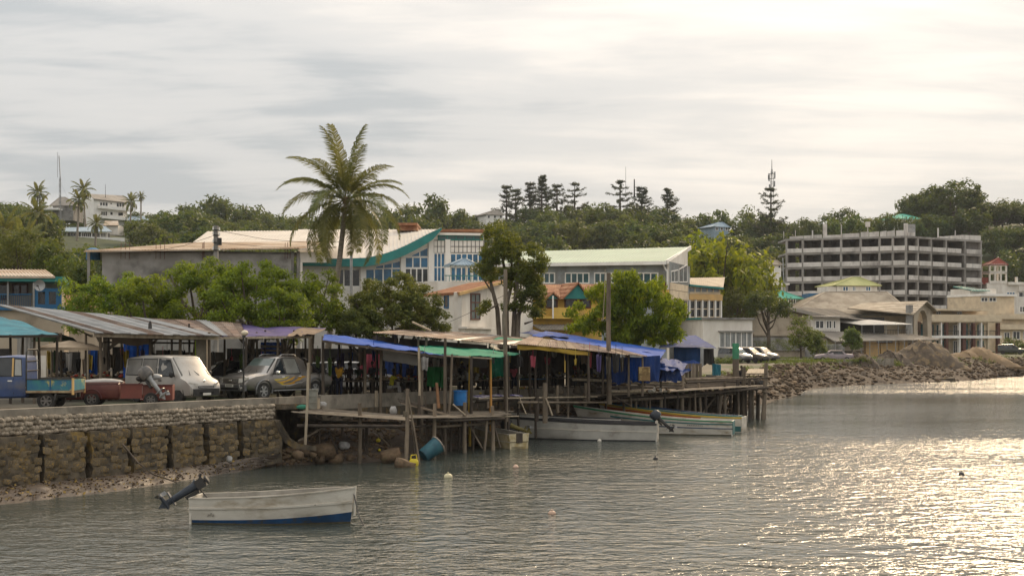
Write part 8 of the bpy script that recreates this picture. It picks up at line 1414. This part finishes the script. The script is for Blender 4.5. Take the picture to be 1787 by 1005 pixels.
def person(label, loc, rz, shirt, legs, pose='stand', skin=0, h=1.68, bag=None, lean=0.0, arms=None, cap=None):
    s = h / 1.75; t = Thing('person', label, 'person', loc, rz, local=True); sit = pose == 'sit'; pz = .92 if not sit else .50
    J = {'pel': (0, 0, pz), 'wai': (lean * .3, 0, pz + .16), 'che': (lean * .7, 0, pz + .38), 'nec': (lean * 1.0, 0, pz + .56), 'hed': (lean * 1.05 + .015, 0, pz + .66)}
    A = arms or (((.04, .20, -.28), (.12, .20, -.50)), ((.03, -.20, -.28), (.10, -.21, -.51)))
    c = V(lean * .85, 0, pz + .49)
    for i, sg in enumerate((1, -1)):
        J['sh%d' % i] = (c.x, sg * .18, c.z); e, w = A[i]; J['el%d' % i] = (c.x + e[0], sg * abs(e[1]) if abs(e[1]) > .06 else e[1], c.z + e[2]); J['wr%d' % i] = (c.x + w[0], sg * abs(w[1]) if abs(w[1]) > .06 else w[1], c.z + w[2])
        d = (Vector(J['wr%d' % i]) - Vector(J['el%d' % i])).normalized(); J['ha%d' % i] = tuple(Vector(J['wr%d' % i]) + d * .07)
        J['hi%d' % i] = (0, sg * .10, pz - .06)
        if sit: J['kn%d' % i] = (.42, sg * .13, pz + .02); J['an%d' % i] = (.46, sg * .13, .08); J['to%d' % i] = (.62, sg * .14, .035)
        else: st = .10 * sg if pose == 'walk' else .02 * sg; J['kn%d' % i] = (st + .03, sg * .11, .49); J['an%d' % i] = (st * 1.6 - .02, sg * .12, .08); J['to%d' % i] = (st * 1.6 + .14, sg * .14, .03)
    RAD = dict(pel=.125, wai=.115, che=.13, nec=.055, hed=.06, sh=.062, el=.042, wr=.03, ha=.034, hi=.09, kn=.058, an=.04, to=.035)
    names = list(J); ix = {n: i for i, n in enumerate(names)}; E = [('pel', 'wai'), ('wai', 'che'), ('che', 'nec'), ('nec', 'hed')]
    for i in '01': E += [('che', 'sh' + i), ('sh' + i, 'el' + i), ('el' + i, 'wr' + i), ('wr' + i, 'ha' + i), ('pel', 'hi' + i), ('hi' + i, 'kn' + i), ('kn' + i, 'an' + i), ('an' + i, 'to' + i)]
    rad = [RAD[n.rstrip('01')] * s for n in names]; P = [tuple(q * s for q in J[n]) for n in names]
    me = skin_mesh('body', P, [(ix[a], ix[b]) for a, b in E], rad, SK[skin]); bm = bmesh.new(); bm.from_mesh(me); k = MB(); hc = V(J['hed'][0] + .01, 0, J['hed'][2] + .10) * s
    k.blob(hc, (.092 * s, .075 * s, .118 * s), 1, 0, 2); k.blob(hc + V(.092, 0, -.012) * s, (.020, .014, .022), 1, 0, 1); k.blob(hc + V(.075, 0, -.055) * s, (.022, .028, .010), 1, 0, 1)
    for sg in (-1, 1): k.blob(hc + V(0, sg * .076, -.01) * s, (.018, .010, .028), 1, 0, 1)
    for i in '01':
        a = Vector(J['ha' + i]) * s; d = (a - Vector(J['wr' + i]) * s).normalized(); sd = d.cross(V(1, 0, 0) if abs(d.x) < .8 else V(0, 0, 1)).normalized(); nn = d.cross(sd)
        for f in range(4): o_ = sd * ((f - 1.5) * .017) * s; l = (.07, .082, .078, .06)[f] * s; k.tube([a + o_ - d * .01, a + o_ + d * l * .55, a + o_ + d * l + nn * .012], [.009, .008, .006], 5)
        k.tube([a - d * .045 + sd * .022, a - d * .005 + sd * .05 + nn * .01, a + d * .025 + sd * .055 + nn * .018], [.011, .010, .007], 5)
    tmp = k.mesh('t', SK[skin], 80); bm.from_mesh(tmp); bm.to_mesh(me); bm.free(); me.polygons.foreach_set('use_smooth', [True] * len(me.polygons)); link('body', me, t.o)
    ts = ['pel', 'wai', 'che', 'nec', 'sh0', 'sh1', 'el0', 'el1']; pt = {n: Vector(J[n]) for n in ts}; pt['nec'] = Vector(J['che']).lerp(Vector(J['nec']), .55); pt['pel'] = Vector(J['pel']) - V(0, 0, .04)
    for i in '01': pt['el' + i] = Vector(J['sh' + i]).lerp(Vector(J['el' + i]), .8)
    si = {n: i for i, n in enumerate(ts)}; rs = dict(pel=.155, wai=.140, che=.155, nec=.075, sh0=.080, sh1=.080, el0=.062, el1=.062)
    link('shirt', skin_mesh('shirt', [tuple(pt[n] * s) for n in ts], [(si[a], si[b]) for a, b in (('pel', 'wai'), ('wai', 'che'), ('che', 'nec'), ('che', 'sh0'), ('che', 'sh1'), ('sh0', 'el0'), ('sh1', 'el1'))], [rs[n] * s for n in ts], shirt), t.o)
    ls = ['pel', 'hi0', 'hi1', 'kn0', 'kn1', 'an0', 'an1']; li = {n: i for i, n in enumerate(ls)}; rl = dict(pel=.148, hi0=.105, hi1=.105, kn0=.08, kn1=.08, an0=.065, an1=.065)
    link('trousers', skin_mesh('trousers', [tuple((Vector(J[n]) + (V(0, 0, .05) if n[0] == 'a' else V(0, 0, 0))) * s) for n in ls], [(0, 1), (0, 2), (1, 3), (2, 4), (3, 5), (4, 6)], [rl[n] * s for n in ls], legs), t.o)
    k = MB(); k.blob(hc + V(-.018, 0, .028) * s, (.096 * s, .084 * s, .105 * s), 2, .06, 2)
    k.v = [p for p in k.v]; link('hair' if cap is None else 'cap', k.mesh('hair', cap or M_hair, 80), t.o)
    k = MB()
    for sg in (-1, 1): k.blob(hc + V(.083, sg * .030, .012) * s, (.010, .013, .008), 1, 0, 1)
    link('eyes', k.mesh('eyes', M_hair), t.o); return t
def at(px, Y, z=None): x = wx(px, Y); return V(x, Y, hh(x, Y) if z is None else z)
fwd = (((.10, .17, -.26), (.30, .10, -.30)), ((.10, -.17, -.26), (.30, -.10, -.30)))
person('person in an orange yellow shirt and dark trousers standing behind the grey pickup', at(592, 63), R(70), cloth('amber', (.50, .26, .02)), cloth('navy', (.02, .025, .05)), arms=fwd)
person('tall person in dark blue standing in shade beside the person in the orange yellow shirt', at(581, 64.5), R(-30), cloth('blue', (.02, .035, .10)), cloth('dark', (.02, .02, .025)), h=1.8)
sx = at(682, 66); person('seated person in a bright yellow shirt reaching over a tray of goods', sx + V(0, 0, .02), R(-8), cloth('yellow', (.52, .46, .03)), cloth('grey_white', (.40, .38, .36)), 'sit', lean=.12, arms=(((.22, .16, -.20), (.46, .10, -.24)), ((.22, -.16, -.20), (.46, -.10, -.24)))); k = MB(); k.box(sx.x - .2, sx.x + .2, sx.y - .2, sx.y + .2, sx.z, sx.z + .37); single('crate', k, M_wood, 'wooden crate used as a seat by the person in bright yellow', 'crate', base=sx)
person('dark clothed person standing at the shaded stall behind the green hanging cloth', at(751, 70), R(-100), cloth('black', (.018, .018, .02)), cloth('dark', (.02, .02, .025)), arms=fwd)
person('person in black with a yellow cap standing behind the person in the grey shirt', at(806, 72), R(-60), cloth('black', (.018, .018, .02)), cloth('dark', (.02, .02, .025)), cap=cloth('cap_yellow', (.55, .38, .03)))
sx = at(817, 71); person('person in a pale grey shirt sitting by the blue drum with their back turned', sx + V(0, 0, .25), R(80), cloth('pale_grey', (.36, .36, .35)), cloth('dark', (.02, .02, .025)), 'sit', arms=fwd); k = MB(); k.box(sx.x - .2, sx.x + .2, sx.y - .2, sx.y + .2, sx.z, sx.z + .60); single('crate', k, M_wood_d, 'dark wooden crate under the person in the pale grey shirt', 'crate', base=sx)
person('person in a pink shirt and dark trousers standing beside the blue topped table', at(897, 75), R(-90), cloth('pink', (.52, .10, .14)), cloth('navy', (.02, .025, .05)), h=1.6)
sx = at(1041, 81); person('person in a white shirt sitting under the tan roof by the pier rails', sx + V(0, 0, .22), R(-80), cloth('white', (.52, .50, .44)), cloth('dark', (.02, .02, .025)), 'sit', lean=.06, arms=fwd); k = MB(); k.box(sx.x - .2, sx.x + .2, sx.y - .2, sx.y + .2, sx.z, sx.z + .57); single('crate', k, M_wood_d, 'dark wooden crate under the person in the white shirt', 'crate', base=sx)
sx = V(wx(1294, 90.5), 90.5, 2.08); person('person in dark clothes sitting at the outer end of the pier', sx, R(-120), cloth('black', (.018, .018, .02)), cloth('navy', (.02, .025, .05)), 'sit', arms=fwd); k = MB(); k.box(sx.x - .22, sx.x + .2, sx.y - .2, sx.y + .2, sx.z, sx.z + .35); single('crate', k, M_wood_d, 'low dark crate at the outer end of the pier', 'crate', base=sx)
person('dark clothed person in the crowd under the blue tarpaulin left of the pink cloth', at(609, 67.5), R(-70), cloth('maroon', (.06, .03, .03)), cloth('dark', (.02, .02, .025)), h=1.62); person('person in a dark top under the blue tarpaulin in front of the pink cloth', at(650, 69), R(-120), cloth('slate', (.05, .055, .07)), cloth('dark', (.02, .02, .025)), arms=fwd); person('person in dark clothes in the shade right of the pink shirted person', at(935, 77.5), R(-100), cloth('black', (.018, .018, .02)), cloth('dark', (.02, .02, .025)), arms=fwd); person('person in a grey top among the tables behind the small beige canopy', at(110, 62), R(-60), cloth('slate', (.05, .055, .07)), cloth('dark', (.02, .02, .025)), arms=fwd)
person('distant person in white standing on the hotel ground floor porch', V(wx(1637, 237.8), 237.8, wz(616, 237.8)), R(-80), cloth('white', (.52, .50, .44)), cloth('grey_white', (.40, .38, .36)), 'walk'); person('distant person in dark clothes standing on the hotel porch near its right end', V(wx(1716, 242.4), 242.4, wz(617, 242.4)), R(-100), cloth('black', (.018, .018, .02)), cloth('dark', (.02, .02, .025)))

for i, (px, Y, rz, c, lab) in enumerate(((470, 70, -80, (.20, .19, .17), 'person in a pale top in the shade behind the grey pickup roof'), (716, 70, -110, (.06, .03, .05), 'person in plum standing behind the orange fruit table'), (770, 72, -70, (.03, .05, .10), 'person in dark blue behind the pale shell table'), (846, 74, -95, (.10, .05, .03), 'person in brown in front of the brown hanging cloth'), (967, 80.5, -90, (.12, .11, .10), 'person in grey behind the long shaded table'), (1006, 82, -60, (.25, .04, .03), 'person in dark red in the shade left of the white shirted person'), (332, 67, -100, (.03, .03, .03), 'person in black beside the grey block pillar'), (228, 69, -70, (.16, .03, .03), 'person in dark red in the shade above the outboard motor'), (626, 69.5, -85, (.04, .06, .04), 'person in dark green under the middle of the blue tarpaulin'), (668, 70.5, -60, (.10, .10, .11), 'person in grey standing behind the seated yellow shirted person'))):
    person(lab, at(px, Y), R(rz), cloth('top%s' % 'abcdefghij'[i], c), cloth('dark', (.02, .02, .025)), arms=fwd if i % 2 else None, h=1.6 + .04 * (i % 4))

# ================================================================ SHORE DETAIL
RK = [stone_mesh('boulder', mat('boulder_stone', (.15, .10, .06), (.085, .06, .037), 2.5, .95, .6, 8, var=.3, c3=(.12, .10, .055), s3=2, lo3=.56, hi3=.7), k + 60) for k in range(7)]
def rock(px, py, Y, r, label, group, sq=.7, k=None): c = W(px, py, Y); o = link('boulder', RK[rnd.randrange(7) if k is None else k], None, c, (rnd.uniform(-.3, .3), rnd.uniform(-.3, .3), rnd.uniform(0, 6)), (r, r * rnd.uniform(.7, .95), r * sq)); tag(o, label, 'boulder', group)
for px, py, Y, r, lab in ((565, 788, 57.3, .46, 'largest rounded mossy boulder under the near jetty'), (558, 802, 57.0, .26, 'small round boulder at the water edge below the largest boulder'), (585, 802, 57.4, .30, 'wet dark boulder right of the largest boulder'), (683, 796, 57.6, .42, 'flat pale rock slab in the shallows beneath the jetty'), (706, 812, 55.6, .34, 'sloping dark rock beside the jetty corner post'), (612, 800, 57.8, .2, 'small dark stone between the jetty posts'), (533, 790, 56.2, .2, 'grey stone below the drain trough'), (545, 794, 56.4, .16, 'small stone left of the round boulder'), (520, 795, 55.4, .22, 'brown stone at the foot of the last buttress')): rock(px, py, Y, r, lab, 'boulders under the jetty')
k = MB(); c = W(600, 778, 58.4); k.blob(c, (.26, .2, .2), 5, .2, 2); single('plastic_bag', k, M_bag, 'crumpled clear plastic bag caught on the bank under the near jetty', 'bag', base=c, smooth=50); k = MB(); c = W(400, 801, 53); k.blob(c, (.12, .1, .14), 5, .2, 2); single('plastic_bag', k, M_bag, 'small white plastic bag at the foot of the stone buttresses', 'bag', base=c, smooth=50)
k = MB(); k.tube([W(214, 775, 48.4), W(240, 806, 48.0), W(265, 826, 47.4), (W(308, 841, wy(842)))], [.035, .03, .03, .025], 6); single('bent_pole', k, M_wood_d, 'long bent pole leaning from the buttresses into the water', 'pole', base=W(260, 822, 46))
# far shore: boulders, mound, bushes, grass
SH = lambda px: poly_at([(1340, 677), (1400, 674), (1480, 671), (1560, 667), (1640, 664), (1700, 659), (1787, 654)], px)[0]
fr2 = random.Random(31)
for i in range(190):
    j = fr2.randrange(n_wall + 2, NC - 12); t = fr2.random() ** .8; q = top[j].lerp(low[j], 1.02 - t * .95); z = top[j].z * t ** .8
    if q.x > 95 or CX + F * q.x / q.y > 1800: continue
    o = link('boulder', RK[i % 7], None, (q.x, q.y, z - .05), (fr2.uniform(-.4, .4), fr2.uniform(-.4, .4), fr2.uniform(0, 6)), (fr2.uniform(.15, .5), fr2.uniform(.15, .42), fr2.uniform(.10, .28))); tag(o, 'brown rubble boulder strewn on the far shore bank', 'boulder', 'boulders on the far shore')
k = MB(); sd = 3
def mound(px0, px1, py, Y, h, dep, m, label, name='earth_mound', seed=1):
    a, b = V(wx(px0, Y), Y, 0), V(wx(px1, Y), Y, 0); zb = hh(a.x, Y) - 1.2; rr = random.Random(seed); k = MB()
    def fn(u, v):
        e = math.sin(math.pi * u) ** .6 * math.sin(math.pi * v) ** .7; p = a.lerp(b, u) + V(0, (v - .5) * dep, 0); p.z = zb + (h + 1.2) * e * (1 + .16 * noise2(u * 9, v * 5, seed) + .1 * noise2(u * 23, v * 17, seed)) + rr.uniform(-.12, .12) * e; p.x += rr.uniform(-.2, .2); return p
    k.slab(fn, 30, 12, (0, 0, -.3)); single(name, k, m, label, 'mound', base=V((a.x + b.x) / 2, Y, zb), smooth=35)
mound(1555, 1668, 625, 181, 2.2, 12, mat('dark_spoil', (.10, .075, .052), (.055, .042, .03), .9, .95, .8, 5, c3=(.17, .12, .065), s3=1.2), 'tall dark spoil mound in front of the balconied hotel'); mound(1640, 1760, 628, 194, 1.2, 12, mat('tan_spoil', (.19, .13, .07), (.125, .086, .05), .9, .95, .8, 5), 'low tan heap of earth right of the dark spoil mound', seed=4); mound(1520, 1590, 635, 176, 1.0, 8, M_rub, 'pile of broken brown rubble left of the dark spoil mound', seed=7); mound(1470, 1530, 640, 168, .9, 7, M_rub, 'rubble heap right of the abandoned car', seed=8)
k = MB(); p = W(1595, 669, 164); k.ext([p + V(-1.5, 0, -.8), p + V(5.6, 1, -.8), p + V(5.2, 1, .62), p + V(-1.5, 0, .55)], (0, 1.2, 0)); single('concrete_block', k, M_conc_dark, 'dark slab of broken concrete at the water edge below the spoil mound', 'concrete block', base=p)
# low retaining wall and kerb of the far road
k = MB()
for p0, p1, y in ((1335, 1460, 631), (1460, 1560, 631)): a, b = W(p0, y, 164), W(p1, y, 170); k.ext([V(a.x, a.y, 1.6), V(b.x, b.y, 1.6), V(b.x, b.y, 2.72), V(a.x, a.y, 2.72)], (0, .4, 0))
single('retaining_wall', k, M_conc, 'low concrete retaining wall beside the far shore road', 'wall', base=W(1440, 635, 166))
fcf = Face(1425, 186, 1600, 196); fn_ = Thing('fence', 'wire mesh fence on thin steel posts in front of the yellow wall', 'fence', fcf.Z(1500, 2.6))
for i in range(12): k = MB(); p = 1428 + i * 15; k.tube([fcf.Z(p, 2.4), fcf.Z(p, 4.9)], .05, 6); fn_.part('post', k, M_steel)
k = MB()
for i in range(5): k.bar(fcf.Z(1428, 2.9 + i * .45), fcf.Z(1593, 2.9 + i * .45), .02)
fn_.part('wires', k, M_steel); k = MB(); k.ext([fcf.Z(1432, 2.3, -3), fcf.Z(1500, 2.3, -3), fcf.Z(1500, 4.4, -3), fcf.Z(1432, 4.4, -3)], (0, .3, 0)); single('yard_wall', k, P_grey, 'stained grey yard wall behind the young trees', 'wall', base=fcf.Z(1465, 2.4))
M_grassb = L_weed
def bush(seed, px, py, Y, r, h, lm, label, n=24, name='bush'):
    x = wx(px, Y); z = wz(py, Y); rng = np.random.default_rng(seed); c = clumps(rng, n, (r, r * .8, h), -.2, .3); c[:, 2] += h * .3; v, f = leaves(rng, c, .38 * r ** .5 * np.ones(n), 70, .22, .8, .8, .25); o = link(name, np_mesh('bush', v, f, lm), None, (x, Y, z)); tag(o, label, 'bush', 'bushes on the far shore')
for i, (px, py, Y, r, h, lm, lab) in enumerate(((1400, 650, 158, 1.9, 1.3, L_weed, 'largest green bush on the far shore left of the abandoned car'), (1378, 652, 155, 1.6, .9, L_weed, 'low green bush left of the largest far shore bush'), (1350, 648, 154, 1.3, .6, L_mid, 'small dark green clump on the bank near the pier end'), (1500, 640, 166, 1.2, 1.1, mat('dry_bush_x', (.1, .07, .04)) if False else L_olive, 'brownish dry bush right of the abandoned car'), (1517, 640, 169, 1.2, .9, L_weed, 'green bush between the dry bush and spoil mound'), (1550, 642, 172, 1.7, .7, L_weed, 'bright low bush left of the dark spoil mound'), (1418, 645, 162, 1.0, .8, L_weed, 'small bush by the front of the abandoned car'), (1265, 636, 149, 1.6, .6, L_weed, 'grassy clump below the low white building'), (1350, 612, 190, 3.2, 1.2, L_mid, 'dark shrub row under the beige gable wall'), (1432, 612, 192, 2.6, 1.2, L_mid, 'dark shrub by the stained yard wall'), (1700, 628, 232, 1.5, 1.0, L_mid, 'dark bush under the hotel terrace'), (1775, 630, 220, 3.0, .8, L_mid, 'low bush at the right edge below the dark car'), (1310, 555, 215, 4.5, 2.2, L_dark, 'dark hedge below the green roofed house'), (1260, 545, 220, 3.5, 2.5, L_dark, 'dark shrub right of the cream wing'))): bush(700 + i, px, py, Y, r, h, lm, lab)
# grass on the verge and litter on the bank: uncountable, one object each
def scatter(name, pts, leaf, m, aspect=.15, per=5, rad=.15, flat=1.2, up=0.1):
    rng = np.random.default_rng(5); v, f = leaves(rng, np.array(pts), rad * np.ones(len(pts)), per, leaf, flat, up, aspect); o = link(name, np_mesh(name, v, f, m)); tag(o, kind='stuff')
P_ = []
for i in range(2600): px = fr2.uniform(1235, 1560); Y = fr2.uniform(150, 185); x = wx(px, Y); P_.append((x, Y, hh(x, Y) + .08)) if (x > 27 and Y > 150 + (x - 30) * 1.2) else None
scatter('grass', [p for p in P_ if p], .35, L_weed)
P_ = []
for i in range(1500):
    j = fr2.randrange(n_wall + 8, NC - 12); t = fr2.random() ** 2 * .45; q = top[j].lerp(low[j], t)
    if q.x < 95 and noise2(q.x * .5, q.y * .5, 3) > .1: P_.append((q.x, q.y, top[j].z * (1 - t) ** .8 + .12))
scatter('weeds', P_, .32, L_weed, .2, 7, .3)
P_ = []
for i in range(900):
    px = fr2.uniform(-60, 560); t = fr2.random(); a, b = wallpt(px, .38 if px < 480 else .2), shore(px); z0, = poly_at(TOE, px); q = a.lerp(b, t); P_.append((q.x, q.y, z0 * (1 - t) ** .75 + .03))
M_litter = mat('dead_leaves', (.30, .20, .05), (.17, .12, .05), 6, .9); scatter('litter', P_[:420], .14, M_litter, .5, 1, .04, .3, .9)
k = MB()
for i, q in enumerate(P_[420:]): k.blob(q, (fr2.uniform(.02, .055),) * 2 + (fr2.uniform(.015, .035),), i, .2, 1)
single('pebbles', k, RK[0].materials[0], kind='stuff', smooth=60)
P_ = []; k = MB()
for i in range(900):
    px = fr2.uniform(480, 1030); t = fr2.random(); a, b = wallpt(px, .2), shore(px); z0, = poly_at(TOE, px); q = a.lerp(b, t); r = fr2.uniform(.05, .16); k.blob((q.x, q.y, z0 * (1 - t) ** .75 + .02), (r, r * .8, r * .6), i, .2, 1)
single('bank_stones', k, RK[0].materials[0], kind='stuff', smooth=60)
k = MB()
for i in range(3200):
    j = fr2.randrange(n_wall + 2, NC - 12); t = fr2.random(); q = top[j].lerp(low[j], 1.0 - t * .97); r = fr2.uniform(.08, .28)
    if q.x < 95: k.blob((q.x + fr2.uniform(-.6, .6), q.y, top[j].z * t ** .8 + .05), (r, r * .8, r * .6), i, .22, 1)
single('rubble', k, RK[0].materials[0], kind='stuff', smooth=40)
# haze over the bay and hills
hz = bpy.data.materials.new('haze_air'); hz.use_nodes = True; nt = hz.node_tree; nt.nodes.clear(); ou = nt.nodes.new('ShaderNodeOutputMaterial'); pv = nt.nodes.new('ShaderNodeVolumePrincipled'); pv.inputs['Color'].default_value = (.90, .93, .96, 1); pv.inputs['Density'].default_value = .00011; pv.inputs['Anisotropy'].default_value = 0; nt.links.new(pv.outputs[0], ou.inputs['Volume'])
k = MB(); k.box(-1700, 1700, -150, 1650, -4, 130); single('haze', k, hz, kind='stuff')
